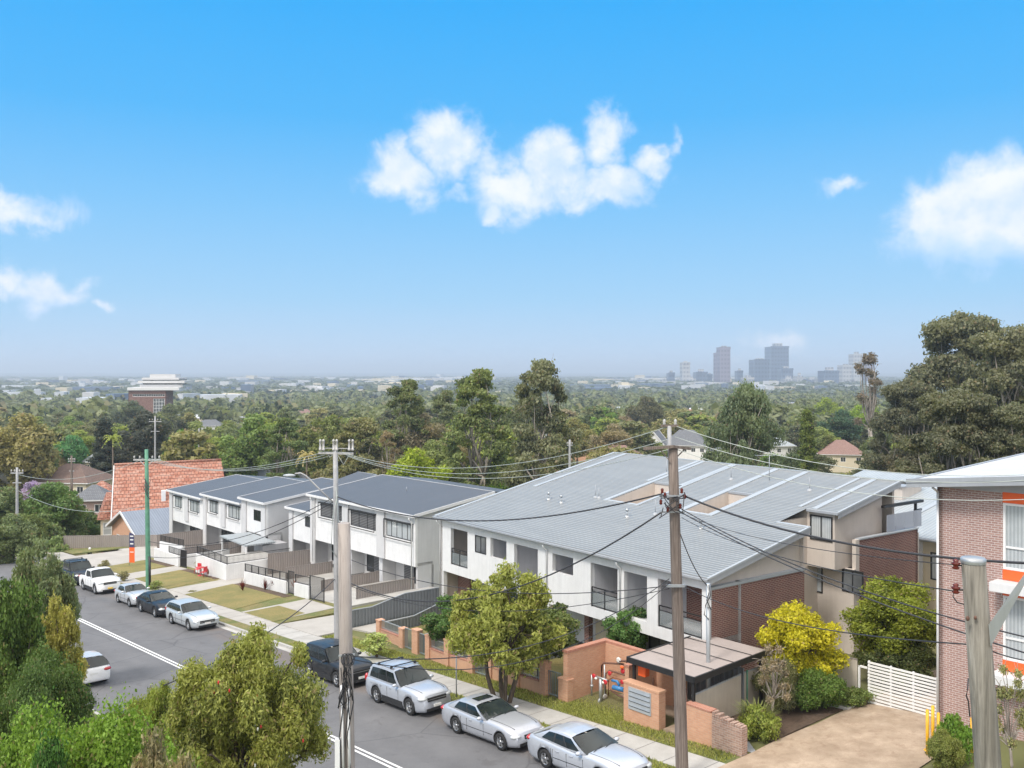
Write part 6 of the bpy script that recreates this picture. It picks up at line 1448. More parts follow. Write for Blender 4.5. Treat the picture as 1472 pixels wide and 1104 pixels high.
# grey bungalow in front of it
def hpos(px, d): p = at(px, 600, d); return (p.x, p.y, float(TZ(p.x, p.y)))
t = thing('statue', 'small white statue on a ring of red flowers on the far lawn', 'statue', hp(129, 790, 100), 0)
mb = MB(); mb.lathe((0, 0, 0), [(.45, 0), (.45, .12), (.2, .2), (.18, .8), (.3, .9), (.3, 1.0)], 12); mb.build('pedestal', M['fascia'], t); mb = MB(); mb.tube([(0, 0, 1.0), (.02, 0, 1.4), (-.02, 0, 1.9), (0, 0, 2.1)], [.18, .24, .2, .08], 10); mb.ball((0, 0, 2.25), .14, .14, .17); mb.tube([(.1, 0, 1.8), (.4, .0, 1.5)], .06, 6); mb.build('figure', M['fascia'], t)
KEEP = [(180, 252, 440, 475)]
H_ = [ # label, px, y eave, y ridge, width px, d, rot, depth m, roof, wall, kind, windows
 ('blue grey hip roofed house left of the yellow flowering tree', 72, 666, 649, 52, 140, -20, 10, 'tile_grey', 'cream', 'hip', 3),
 ('pale grey roofed house with a cream wall right of the yellow flowering tree', 137, 664, 645, 44, 134, -15, 7, 'roof_ribs', 'cream', 'hip', 3),
 ('house with a white trimmed gable at the far left edge', 4, 690, 664, 44, 112, 35, 12, 'tile_brown', 'white', 'gable', 1),
 ('long brown tiled roof across the gardens at left', 84, 693, 671, 96, 118, -8, 9, 'tile_brown', 'cream', 'hip', 4),
 ('dark brown roofed cottage behind the bungalow garden', 130, 718, 700, 50, 108, 10, 8, 'tile_grey', 'brick_pink', 'hip', 2),
 ('small red tiled roof left of the steep tiled house', 143, 705, 693, 26, 112, 5, 5, 'tile_red', 'cream', 'hip', 1),
 ('brown flat hip roof just behind the steep red tiled roof', 188, 680, 670, 50, 128, -5, 9, 'tile_pink', 'cream', 'hip', 3),
 ('dark timber clad house half hidden in trees above the terraces', 420, 691, 681, 52, 118, 20, 7, 'tile_grey', 'brick_red', 'hip', 2),
 ('pale roofed shed behind the dark timber house', 372, 684, 677, 25, 140, 10, 5, 'roof_ribs', 'cream', 'gablex', 1),
 ('grey roofed house right of the tallest central gum', 838, 641, 626, 48, 150, -15, 9, 'tile_grey', 'brick_peach', 'hip', 3),
 ('small grey roofed house in front of the central gum trunks', 791, 644, 628, 24, 150, 5, 8, 'roof_ribs', 'cream', 'gable', 1),
 ('reddish tiled roof just above the long pale metal roof', 885, 657, 642, 72, 112, -12, 8, 'tile_pink', 'brick_peach', 'hip', 4),
 ('pink tiled roof beyond the long pale roof beside pink blossom', 795, 690, 676, 44, 112, -10, 8, 'tile_pink', 'brick_peach', 'hip', 2),
 ('cream house with a dark grey roof and dormers behind the timber pole', 984, 640, 620, 64, 118, -18, 9, 'tile_grey', 'white', 'hip', 5),
 ('white gable fronted wing of the cream house left of the timber pole', 940, 640, 622, 28, 112, -18, 9, 'tile_grey', 'white', 'gable', 2),
 ('small white house under the spreading gum right of the timber pole', 1045, 651, 644, 56, 118, -10, 7, 'tile_grey', 'white', 'hip', 3),
 ('orange tiled roof in the middle distance above the timber pole', 994, 598, 589, 28, 230, 5, 8, 'tile_red', 'cream', 'hip', 2),
 ('long white roofed hall behind the orange tiled roof', 1008, 592, 587, 34, 270, -8, 8, 'roof_white', 'white', 'gablex', 4),
 ('pinkish brown hip roofed house right of the conifer', 1212, 653, 635, 68, 120, -12, 10, 'tile_pink', 'cream', 'hip', 3),
 ('grey roofed house left of the dark conifer', 1120, 641, 630, 52, 132, 12, 8, 'roof_ribs', 'white', 'hip', 3),
 ('brown roofed house in the trees left of centre', 435, 598, 589, 34, 260, 10, 8, 'tile_pink', 'cream', 'hip', 2),
 ('white walled house in the left middle distance below the office block', 168, 606, 602, 34, 240, -5, 8, 'roof_white', 'white', 'flat', 3),
 ('pale long low building right of the distant poles', 268, 601, 597, 74, 300, 0, 10, 'roof_white', 'cream', 'gablex', 6),
 ('grey roofed building near the yellow flowering trees at left', 300, 612, 604, 40, 210, 10, 8, 'tile_grey', 'white', 'hip', 3),
 ('small cream house among the trees at far left', 132, 588, 580, 40, 330, 0, 9, 'tile_pink', 'cream', 'hip', 3),
 ('white house above the dark pines at left', 164, 598, 591, 26, 290, 8, 8, 'tile_grey', 'white', 'hip', 2),
 ('pale house right of the bright green middle distance tree', 893, 590, 585, 26, 300, -5, 8, 'roof_ribs', 'cream', 'hip', 2),
 ('tan roofed house in trees just right of the tallest central gum', 842, 598, 591, 30, 260, 5, 9, 'tile_brown', 'cream', 'hip', 2),
 ('pale flat building at the foot of the towers, in the tree line', 1134, 579, 577, 24, 330, 0, 10, 'roof_white', 'cream', 'flat', 4),
 ('white flat roofed house among trees near the centre of the left horizon', 345, 600, 597, 40, 280, 4, 8, 'roof_white', 'white', 'flat', 4),
 ('cream gabled house below the distant slim pole', 300, 632, 622, 24, 175, 20, 7, 'tile_brown', 'cream', 'gable', 1)]
house('bungalow with a blue grey sheet metal gable roof beside the far terrace', RP(-86.6, 14.4, -6.9), ANG, 9.4, 13, 2.9, 2.3, 'roof_blue', 'brick_peach', 'gable', over=.6, wins=2)
house('higher blue grey hip roof rising behind the bungalow, touching the far terrace', RP(-87.5, 23, -7.0), ANG, 11, 11, 3.8, 3.4, 'roof_blue', 'brick_peach', 'hip', wins=2)
for (lb, px, ye, yr, wpx, d, rot, dp, rm, wm, kd, wn) in H_:
    p = at(px, ye, d); gz = float(TZ(p.x, p.y)); w = wpx / 1330 * d / math.cos(R_(rot)) * .92; wh = p.z - gz
    if wh > 6:                       # a house whose eaves show this high stands farther off, on the lower ground
        while wh > 4.8 and d < 2500:
            d += 5; p = at(px, ye, d); gz = float(TZ(p.x, p.y)); wh = p.z - gz
        w = wpx / 1330 * d / math.cos(R_(rot)) * .92; dp = max(dp, w * .6); KEEP.append((px - wpx * .62, px + wpx * .62, d * .62, d + 5))
    if kd == 'hip' and dp > w: dp = w * .9
    nst = 2 if wh > 5.2 else 1
    house(lb, (p.x, p.y, gz), R_(rot), w, dp, wh, max(.3, (ye - yr) / 1330 * d * 1.05), rm, wm, kd, over=.45, wins=max(1, min(wn, int(w / 2.2))), storeys=1, chimney='orange' in lb, top=True)
# red brick office block on the left skyline
bp_ = at(216, 603, 470); gz = bp_.z - 6
t = thing('office_building', 'red brick office block with pale roof storeys rising from the trees at left', 'building', (bp_.x, bp_.y, gz), R_(8))
k = 470 / 1330
mb = MB(); mb.wall((-30 * k, 0, 0), X3, -Y3, 52 * k, -16, 6 + 42 * k, .5, [(2, 50 * k, 6 + 33 * k, 6 + 36.5 * k), (34 * k, 50 * k, 6 + 6 * k, 6 + 30 * k)]); mb.wall((22 * k, 0, 0), Y3, X3, 16, -16, 6 + 42 * k, .5); mb.wall((-30 * k, 0, 0), Y3, -X3, 16, -16, 6 + 42 * k, .5); mb.box(-30 * k + .05, 22 * k - .05, .55, 16, -16, 6 + 41 * k); mb.build('wall', M['brick_red'], t)
window(t, (-30 * k + 2, .2, 6 + 33 * k), X3, -Y3, 50 * k - 2, 3.5 * k, .15, 14, 1, 'glass', 'whiteframe'); window(t, (4 * k, .2, 6 + 6 * k), X3, -Y3, 16 * k, 24 * k, .2, 4, 5, 'glass_grey', 'whiteframe')
mb = MB(); mb.box(-31 * k, 40 * k, -1, 17, 6 + 42 * k, 6 + 46 * k); mb.build('roof', M['fascia'], t)
mb = MB(); mb.box(-18 * k, 42 * k, 5, 25, 6 + 46 * k, 6 + 50 * k); mb.box(-20 * k, 45 * k, 4, 26, 6 + 52 * k, 6 + 55.5 * k); mb.box(-16 * k, 36 * k, 6, 24, 6 + 57 * k, 6 + 60 * k); mb.box(-6 * k, 30 * k, 8, 20, 6 + 60 * k, 6 + 65 * k); mb.build('upper_storeys', M['lightgrey'], t)
mb = MB(); mb.box(-15 * k, 38 * k, 7, 22, 6 + 46 * k, 6 + 58 * k); mb.build('glazing', M['glass_grey'], t)

# ================================================================ distant skyline
def _tower(c1, c2):
    def f(g, p):
        v = uvw(g); s = g.n('ShaderNodeSeparateXYZ'); g.put(s.inputs[0], v)
        a = g.mr(g.m('FRACT', g.m('DIVIDE', s.outputs[1], 12.0)), .45, .55); b = g.mr(g.m('FRACT', g.m('DIVIDE', s.outputs[0], 9.0)), .25, .4)
        g.put(p.inputs['Base Color'], g.mix(g.m('MULTIPLY', a, b), c1, c2))
    return f
M['tw_a'] = mat('tower_blue_glass', _tower((.12, .16, .24), (.05, .08, .14)), rough=.3)
M['tw_b'] = mat('tower_pinkish_concrete', _tower((.24, .21, .27), (.12, .11, .16)), rough=.6)
M['tw_c'] = mat('tower_pale_concrete', _tower((.45, .45, .46), (.20, .22, .26)), rough=.6)
DT = 2600.0
T_ = [(1035, 1050, 499, 'tw_b', 'tall pinkish skyscraper, left of the two tallest'), (1029, 1036, 507, 'tw_b', 'slim shaft attached to the left side of the pinkish skyscraper'),
 (1108, 1134, 498, 'tw_a', 'tallest broad blue grey glass skyscraper'), (1084, 1106, 517, 'tw_a', 'blocky blue grey tower left of the broad glass skyscraper'), (1124, 1140, 530, 'tw_a', 'lower dark tower at the right foot of the broad skyscraper'), (1104, 1114, 524, 'tw_a', 'narrow slab between the two blue grey towers'),
 (981, 992, 521, 'tw_c', 'pale tower alone at the left of the skyline'), (961, 970, 536, 'tw_a', 'short stepped tower at the far left of the skyline'), (1001, 1017, 535, 'tw_a', 'low bridge shaped office building left of the pinkish skyscraper'), (1017, 1024, 538, 'tw_a', 'small grey tower touching the bridge shaped building'),
 (1060, 1068, 533, 'tw_a', 'small dark tower right of the pinkish skyscraper'), (1185, 1206, 533, 'tw_a', 'stepped grey building left of the right hand group'), (1211, 1224, 525, 'tw_c', 'pale grey tower left of the slender white one'), (1227, 1239, 509, 'tw_c', 'slender white tower, tallest of the right hand group'),
 (1146, 1154, 541, 'tw_c', 'small pale block right of the dark foot tower'), (1196, 1204, 540, 'tw_c', 'pale low block beneath the stepped grey building'), (1243, 1256, 522, 'tw_b', 'tower seen behind the bare branches'), (1090, 1098, 540, 'tw_c', 'small pale block before the blocky tower'), (1153, 1161, 545, 'tw_a', 'small grey block right of the white low block'), (1216, 1228, 537, 'tw_a', 'squat block at the foot of the slender white tower'), (1176, 1184, 544, 'tw_c', 'small pale block just left of the stepped building'), (952, 959, 546, 'tw_c', 'tiny pale tower left of the short stepped one'), (1070, 1084, 543, 'tw_c', 'low pale office row left of the blocky tower'), (1128, 1142, 545, 'tw_c', 'white low block before the tall glass skyscraper'),
 (972, 980, 545, 'tw_c', 'low white block near the left end of the skyline'), (990, 1000, 545, 'tw_c', 'pale low block left of the bridge shaped office'), (1162, 1176, 547, 'tw_a', 'low dark block between the centre and right groups')]
for i, (xa, xb, yt, m, lb) in enumerate(T_):
    d = DT + (i * 37 % 11) * 30; a_ = at(xa, yt, d); b_ = at(xb, yt, d); w = b_.x - a_.x; h = a_.z + 30
    t = thing('tower', lb, 'building', (a_.x, d, -30), 0); mb = MB(); mb.box(0, w, 0, w * .9 + 20, 0, h); mb.build('shaft', M[m], t)
    mb = MB(); mb.box(w * .25, w * .7, w * .2, w * .6, h, h + 4 + (i % 3) * 3); mb.build('plant_room', M['tw_c'], t)
    mb = MB(); mb.box(-.8, w + .8, -1.2, -.1, h - 5, h + 1.2); mb.build('parapet', M[m], t)
# low pale sheds and offices scattered over the far plain
rng = np.random.default_rng(11); cl_ = [(0, 340, 900, 3600, 60), (340, 720, 1300, 4200, 55), (440, 640, 1200, 2400, 12), (840, 1260, 1500, 4000, 70), (560, 720, 3000, 4200, 18)]
shed = []
for ms in range(5):
    mb = MB(); mb.box(-.5, .5, 0, .8, 0, 1); shed.append(mb)
mats_ = [M['roof_white'], M['tw_c'], M['cream'], M['lightgrey'], M['tw_a']]
base_sh = [s.build('far_building', mats_[i]).data for i, s in enumerate(shed)]
for o in [o for o in bpy.data.objects if o.name.startswith('far_building')]: bpy.data.objects.remove(o)
for (x0, x1, d0_, d1_, n) in cl_:
    for i in range(n):
        px = x0 + (x1 - x0) * rng.random(); d = d0_ + (d1_ - d0_) * rng.random() ** 1.3; k = rng.integers(0, 5); x = (px - 736) / 1330 * d; long = rng.random() < .25
        o = bpy.data.objects.new('far_building', base_sh[k]); COLL.objects.link(o); o.location = (x, d, float(TZ(x, d)) - 3); o.rotation_euler = (0, 0, rng.normal() * .3)
        s = d / 1330; o.scale = ((18 + 30 * rng.random()) * s * (1.6 if long else .35), 30 + 20 * rng.random(), 3 + (11 + 5 * rng.random()) * (1.0 if long else 1 + .5 * rng.random()) * max(1, s * .45))
        tag(o, 'small pale or grey building far off on the hazy plain', 'building', 'small distant buildings on the plain')

# ================================================================ vegetation
SPECS = {
 'round': ('round', 10, 8, 22000, .20, 1), 'round2': ('round', 10, 9, 20000, .21, 2), 'gum': ('gum', 22, 13, 34000, .26, 3, 2), 'gum2': ('gum', 22, 14, 34000, .26, 14, 2), 'wide': ('wide', 20, 18, 110000, .20, 5, 2),
 'conifer': ('conifer', 12, 5.5, 26000, .17, 6), 'bush': ('bush', 3, 4, 16000, .11, 7), 'palm': ('palm', 9, 4.5, 0, 0, 8), 'bare': ('bare', 16, 9, 5000, .18, 9),
 'spread': ('wide', 14, 20, 60000, .22, 10, 3), 'far': ('round', 12, 11, 5200, .42, 12), 'far2': ('wide', 12, 13, 6000, .42, 13), 'far3': ('gum', 16, 11, 5200, .42, 15),
 'street': ('weep', 6.2, 5.2, 62000, .062, 21, 4), 'callist': ('weep', 8.0, 6.6, 170000, .052, 22, 2), 'privet': ('round', 3.4, 2.4, 26000, .062, 23), 'shrubby': ('bush', 4, 4.5, 50000, .075, 24), 'lime': ('round', 6, 5, 52000, .075, 25, 2),
 'golden': ('round', 4.4, 3.6, 30000, .07, 26, 2), 'hedge': ('bush', 7, 9, 190000, .072, 27), 'olive': ('weep', 8, 7, 110000, .075, 28, 2), 'fern': ('conifer', 8, 6, 100000, .075, 29), 'sapling': ('round', 1.6, 1.0, 1800, .05, 30), 'straggly': ('bare', 4, 3, 5000, .06, 31), 'tuft': ('bush', 1.0, 1.6, 9000, .05, 32),
}
GRN, OLV, DRK, LIM, BRN, GRY = (.075, .115, .025), (.10, .11, .035), (.035, .06, .022), (.135, .175, .016), (.15, .115, .06), (.075, .09, .05)
TR = [ # key, px, ytop, width px, depth, colour, label
 ('gum', 688, 529, 125, 150, (.085, .11, .035), 'tall green gum tree left of the tallest central gum'),
 ('gum2', 778, 517, 135, 140, (.088, .098, .05), 'tallest olive brown gum tree in the centre'),
 ('gum', 585, 545, 95, 185, (.075, .095, .035), 'slender dark gum whose flat top pokes above the plain left of centre'),
 ('round', 600, 592, 100, 150, (.12, .11, .065), 'reddish brown tree right of the fused power pole'),
 ('gum2', 520, 600, 120, 165, (.10, .105, .045), 'olive gum with reddish tips directly behind the slim pole'),
 ('round2', 470, 592, 100, 195, (.09, .11, .035), 'olive green tree left of the slim pole'),
 ('round', 360, 594, 105, 150, (.085, .125, .035), 'light green feathery tree above the dark terrace roofs'),
 ('gum', 410, 600, 80, 170, (.07, .10, .035), 'mid green tree left of the olive gum with reddish tips'),
 ('round2', 262, 614, 68, 135, (.075, .135, .028), 'bright green rounded tree right of the distant grey pole'),
 ('round', 605, 643, 98, 104, LIM, 'lime green rounded tree behind the dark terrace roof'),
 ('bush', 716, 667, 80, 98, (.09, .15, .02), 'leafy green shrub between the two long roofs'),
 ('bush', 660, 672, 55, 103, (.07, .085, .03), 'dull olive shrub right of the lime green tree'),
 ('conifer', 150, 596, 60, 200, (.035, .045, .032), 'leftmost dark pine in the dark clump left of the distant pole'),
 ('round', 205, 590, 95, 200, (.038, .045, .032), 'large dark tree in the dark clump at the distant pole'),
 ('round2', 252, 600, 70, 205, (.04, .048, .032), 'dark tree right of the distant pole'),
 ('round', 30, 593, 120, 170, (.13, .125, .05), 'big olive and brown rounded tree at the far left'),
 ('round2', 103, 622, 60, 155, (.05, .125, .045), 'emerald green rounded tree at left'),
 ('round', 98, 598, 50, 210, (.085, .125, .03), 'yellow green tree just above the emerald one'),
 ('palm', 162, 630, 30, 118, (.12, .15, .03), 'tall palm tree left of the green pole'),
 ('palm', 46, 648, 26, 118, (.09, .12, .03), 'shorter palm tree at the far left'),
 ('palm', 441, 655, 34, 100, (.17, .15, .06), 'dry leaved palm beside the slim pole'),
 ('round', 120, 652, 32, 122, (.32, .25, .02), 'small bright yellow flowering tree between two grey roofed houses'),
 ('round2', 95, 644, 42, 124, (.16, .14, .08), 'dry pinkish brown tree left of the yellow flowering tree'),
 ('bush', 142, 678, 36, 108, (.15, .15, .05), 'round pale shrub right of the yellow flowering tree'),
 ('round', 88, 692, 50, 96, (.055, .10, .022), 'dense green garden tree below the brown roof'),
 ('round2', 50, 690, 40, 105, (.20, .17, .26), 'mauve flowering tree by the far left pole'),
 ('round', 62, 682, 34, 103, (.27, .23, .03), 'second small yellow flowering tree near the mauve one'),
 ('round2', 40, 735, 62, 92, (.075, .10, .03), 'green garden tree below the far left pole'),
 ('bush', 122, 728, 50, 110, (.045, .07, .02), 'dark shrubbery left of the bungalow'),
 ('bush', 158, 700, 30, 100, (.10, .13, .03), 'leafy shrub against the steep tiled house'),
 ('round', 106, 752, 30, 92, (.04, .075, .022), 'left of two small dark garden trees behind the far lawn'),
 ('round', 127, 750, 30, 91, (.045, .085, .022), 'right of two small dark garden trees behind the far lawn'),
 ('bush', 158, 778, 26, 101, (.17, .05, .05), 'red flowering shrub before the bungalow verandah'),
 ('spread', 1072, 556, 150, 122, (.075, .10, .05), 'wide spreading grey green gum right of the timber pole'),
 ('conifer', 1160, 583, 46, 92, (.075, .10, .02), 'pointed dark green conifer behind the pale roof'),
 ('bush', 1112, 645, 60, 96, (.07, .12, .02), 'bright green shrub at the foot of the conifer'),
 ('round', 1192, 571, 48, 140, (.12, .16, .018), 'lime tree left of the blue green tree'),
 ('round2', 1241, 578, 56, 135, (.11, .165, .018), 'bright lime tree beside the huge dark gum'),
 ('round', 1205, 588, 66, 120, (.035, .065, .035), 'blue green dense tree between the two lime trees'),
 ('bare', 1250, 508, 88, 130, (.085, .075, .055), 'half bare brown tree beside the huge dark gum'),
 ('wide', 1382, 450, 215, 90, (.078, .085, .045), 'huge dark olive gum tree, tallest on the right skyline'),
 ('wide', 1462, 470, 230, 93, (.080, .086, .045), 'broad dark gum whose crown is cut by the right edge'),
 ('wide', 1308, 545, 150, 86, (.066, .072, .040), 'lower dark gum at the left foot of the huge one'),
 ('wide', 1375, 560, 190, 83, (.07, .076, .042), 'dense dark gum crown in front of the huge one'),
 ('wide', 1455, 580, 170, 82, (.066, .074, .040), 'dark crown low at the right edge above the flats roof'),
 ('bush', 1235, 668, 90, 84, (.10, .11, .03), 'scrubby hedge below the pink tiled roof right of the conifer'),
 ('bush', 1440, 610, 110, 80, (.06, .062, .032), 'dark undergrowth tree above the white roofed flats'),
 ('round', 1300, 640, 90, 80, (.07, .07, .038), 'dull olive tree just above the second pale roof'),
 ('round', 866, 585, 50, 215, (.08, .14, .025), 'bright green tree in the middle distance right of the central gums'),
 ('round2', 930, 566, 62, 215, (.065, .068, .035), 'dull dark rounded tree left of the orange tiled roof'),
 ('round', 905, 592, 40, 200, (.14, .12, .07), 'pinkish brown tree between the bright green and the dark rounded tree'),
 ('round2', 995, 600, 36, 160, (.10, .165, .02), 'small vivid green tree left of the spreading gum'),
 ('round', 948, 602, 22, 165, (.30, .20, .03), 'small orange yellow tree by the timber pole top'),
 ('bush', 885, 628, 90, 135, (.12, .12, .045), 'dry tawny shrubbery above the reddish tiled roof'),
 ('bush', 940, 625, 60, 128, (.085, .11, .03), 'green hedge left of the cream gabled house'),
 ('bush', 760, 668, 46, 105, (.38, .12, .12), 'pink blossoming shrub beyond the long pale roof'),
 ('bush', 790, 685, 50, 98, (.08, .13, .03), 'low green shrub beside the pink blossom'),
 ('bare', 560, 620, 60, 130, (.13, .11, .06), 'twiggy pale tree behind the crossarm of the slim pole'),
 ('round', 640, 600, 70, 160, (.05, .09, .035), 'dark green tree between the brown tree and the green gum'),
 ('round2', 735, 585, 80, 165, (.06, .075, .03), 'dark olive tree between the two tall central gums'),
 ('gum', 640, 560, 70, 210, (.08, .10, .045), 'pale olive gum left of the tall green gum'),
 ('round', 830, 600, 60, 165, (.12, .12, .04), 'tawny olive tree right of the tallest gum'),
 ('bush', 480, 655, 70, 108, (.10, .10, .04), 'tangled shrub behind the dark terrace roof by the slim pole'),
 ('round2', 545, 650, 60, 118, (.12, .105, .05), 'brownish tree left of the lime green tree'),
 ('round', 330, 635, 60, 118, (.06, .10, .025), 'green tree above the white trimmed terrace roof'),
 ('round2', 300, 640, 50, 125, (.10, .12, .035), 'small olive tree beside the steep red tiled roof'),
 ('bush', 395, 665, 60, 104, (.07, .085, .03), 'dark scrub below the dark timber house'),
 ('round', 185, 628, 50, 150, (.085, .09, .05), 'grey green tree behind the tall palm'),
 ('round', 60, 640, 50, 150, (.07, .10, .035), 'mid green tree behind the shorter palm'),
 ('round2', 10, 640, 60, 140, (.06, .085, .035), 'dark green tree at the far left edge behind the gable'),
 ('round', 186, 575, 56, 400, (.05, .065, .035), 'dark tree at the left side of the red brick office block'),
 ('round2', 250, 578, 60, 400, (.075, .09, .04), 'olive tree at the right side of the red brick office block'),
 ('round', 214, 594, 66, 360, (.05, .06, .035), 'dark tree before the foot of the red brick office block'),
 ('round', 18, 698, 96, 118, (.075, .10, .04), 'broad garden tree at the left edge behind the far left pole'),
 ('round2', 76, 690, 88, 116, (.06, .10, .03), 'broad green garden tree between the far left pole and the tiled house'),
 ('bush', 42, 728, 90, 98, (.07, .10, .035), 'wide leafy shrub mass just below the far left pole'),
 ('bush', 102, 738, 62, 103, (.055, .085, .03), 'dense shrub mass at the back of the far lawn'),
 ('round', 12, 738, 80, 80, (.08, .105, .045), 'soft green tree at the left edge above the road end'),
 ('bush', 64, 762, 74, 84, (.085, .12, .04), 'pale green shrub mass beside the end of the road'),
 ('round2', 132, 700, 44, 113, (.09, .09, .05), 'dull garden tree left of the steep tiled house'),
 ('bush', 141, 742, 34, 108, (.05, .08, .03), 'dark shrub between far lawn and bungalow'),
 ('round', 18, 752, 60, 70, (.06, .085, .04), 'grey green garden tree at the left edge below the pole'),
]
cols_k = ['gum', 'gum2']
for (k_, px, yt, wp, d, c_, lb) in TR:
    kk = 'barkpale' if k_.startswith('gum') or k_ in ('wide', 'spread', 'bare') else 'bark'
    sp = SPECS[k_]; lim = {'round': 1.2, 'bush': .85, 'gum': 1.9, 'conifer': 3.1, 'wide': 1.35, 'bare': 1.9, 'palm': 3.2}[sp[0]]
    for _ in range(80):              # keep each kind's natural proportions: a crown this high on the picture stands farther off
        p = at(px, yt, d); gz = float(TZ(p.x, p.y)) - .1; Hh = p.z - gz; Wd = wp / 1330 * d
        if Hh / Wd <= lim or d > 500: break
        d *= 1.02
    tree(k_, sp, lb, 'shrub' if sp[0] == 'bush' else ('palm' if k_ == 'palm' else 'tree'), (p.x, p.y, gz), c_, name={'gum': 'gum_tree', 'wide': 'gum_tree', 'palm': 'palm_tree', 'conifer': 'conifer', 'bush': 'shrub', 'bare': 'tree'}.get(sp[0], 'tree'), rz=(px * 1.7) % 6.28, bark=kk, sz=(Wd / sp[2], Wd / sp[2], Hh / sp[1]))
# the wooded suburb between the houses and the plain
rng = np.random.default_rng(77); n_t = 0
pal = [(.10, .125, .040), (.085, .105, .04), (.125, .125, .05), (.07, .09, .036), (.115, .145, .03), (.135, .12, .065), (.09, .10, .045), (.06, .07, .036)]
for band, (da, db, num) in enumerate(((165, 300, 150), (300, 470, 110))):
    for i in range(num):
        px = -60 + (i + rng.random()) * 1600 / num; d = da + (db - da) * rng.random(); x = (px - 736) / 1330 * d; gz = float(TZ(x, d)); k_ = ('far', 'far2', 'far3')[rng.integers(0, 3)] if band else ('round', 'round2', 'far2')[rng.integers(0, 3)]
        if any(k[0] < px < k[1] and k[2] < d < k[3] for k in KEEP): continue
        sp = SPECS[k_]; s = (9 + 6 * rng.random()) / sp[1] * (1.1 if band else .95); w = s * (1.0 + .5 * rng.random())
        tree(k_, sp, 'rounded tree of the wooded suburb beyond the houses', 'tree', (x, d, gz - .2), pal[rng.integers(0, 8)], name='tree', rz=rng.random() * 6, group='trees of the wooded suburb', sz=(w, w, s)); n_t += 1
# far woodland reading as one mass
def woodland(n, r0, r1, seed, nl, ls):
    rng = np.random.default_rng(seed); Q = []; Tt = []; Bb = []
    sp = [leaf_arrays([(rng.normal() * .32, rng.normal() * .32, .58 + .12 * rng.normal(), .3, .3, .28) for _ in range(9)], nl, ls, rng, 1.4, 0, .5) for _ in range(6)]
    for i in range(n):
        px = -80 + 1640 * rng.random(); d = r0 * (r1 / r0) ** rng.random(); x = (px - 736) / 1330 * d
        if any(k[0] < px < k[1] and k[2] < d < k[3] for k in KEEP): continue
        gz = float(TZ(x, d)); q, t_, b_ = sp[rng.integers(0, 6)]
        h = (9 + 7 * rng.random()) * (1 if d < 1500 else 1.0); w = (10 + 9 * rng.random()) * max(1, d / 900); o = rng.random() * .5 - .25
        Q.append(q * np.array([w, w, h]) + np.array([x, d, gz - .5])); Tt.append(np.clip(t_ + o, 0, 1)); Bb.append(b_ * .9)
    me = leaf_mesh('woodland', np.concatenate(Q), np.concatenate(Tt), np.concatenate(Bb)); o = bpy.data.objects.new('distant_woodland', me); COLL.objects.link(o); o.color = (.085, .10, .045, 1); struct(o, 'stuff'); o['label'] = 'distant woodland covering the plain below the horizon'; return o
woodland(1500, 430, 1300, 5, 230, .20)
woodland(2400, 1200, 6000, 6, 60, .30).color = (.062, .078, .055, 1)  # farther belt tinted greyer blue, distance haze put into its colour

# foreground and street planting
def plant(key, label, px, ytop, wpx, d, c_, cat='tree', name='tree', ground=None, bark='bark', rz=None, sy=1.0):
    sp = SPECS[key]; p = at(px, ytop, d); gz = float(TZ(p.x, p.y)) if ground is None else ground; Wd = wpx / 1330 * d
    return tree(key, sp, label, cat, (p.x, p.y, gz), c_, name=name, bark=bark, rz=(px * 2.3) % 6.28 if rz is None else rz, sz=(Wd / sp[2], Wd / sp[2] * sy, (p.z - gz) / sp[1]))
plant('street', 'multi trunked bottlebrush street tree in front of the white townhouses', 724, 803, 190, 41.6, (.135, .155, .035), bark='bark')
plant('privet', 'dark green rounded shrub under the left side of the street tree', 652, 848, 96, 49.4, (.045, .085, .022), cat='shrub', name='shrub')
plant('privet', 'dull green shrub hanging over the rail at the right of the street tree', 778, 852, 112, 44.1, (.075, .10, .03), cat='shrub', name='shrub')
plant('privet', 'rounded glossy green tree behind the peach meter bay', 903, 852, 74, 45.5, (.06, .115, .03), name='tree')
plant('sapling', 'small pale green sapling on the verge beyond the silver sports utility', 541, 905, 50, 50.5, (.17, .21, .07), name='sapling')
plant('golden', 'golden yellow leaved tree beside the driveway', 1155, 860, 130, 39.3, (.22, .215, .012), name='tree')
plant('shrubby', 'dense green shrub at the foot of the golden tree', 1172, 942, 92, 38.6, (.06, .10, .02), cat='shrub', name='shrub')
plant('shrubby', 'dull grey green shrub between the golden tree and the beige fence', 1118, 930, 70, 38.6, (.10, .11, .05), cat='shrub', name='shrub')
plant('straggly', 'leafless pale twiggy shrub in front of the beige fence', 1112, 930, 74, 36.8, (.16, .14, .09), cat='shrub', name='shrub', bark='barkpale')
plant('lime', 'large yellow green tree between the brick wall and the brick flats', 1285, 820, 160, 42.0, (.115, .14, .018), name='tree')
plant('shrubby', 'dark leaved shrub under the large yellow green tree', 1290, 905, 120, 41, (.05, .065, .02), cat='shrub', name='shrub')
plant('tuft', 'bright green juniper like shrub by the yellow bollards', 1373, 1016, 56, 32.5, (.07, .13, .018), cat='shrub', name='shrub')
plant('shrubby', 'sprawling olive shrub between the yellow bollards and the timber pole', 1362, 1040, 60, 31.5, (.10, .12, .03), cat='shrub', name='shrub')
plant('tuft', 'low green ground shrub at the foot of the golden tree, right side', 1225, 985, 60, 39, (.08, .11, .03), cat='shrub', name='shrub')
plant('straggly', 'straggly shrub with reddish twigs at the right bottom corner', 1452, 960, 80, 30, (.14, .15, .06), cat='shrub', name='shrub')
plant('callist', 'large olive bottlebrush tree with a few red flowers in the foreground', 362, 862, 266, 27.5, (.125, .142, .034))
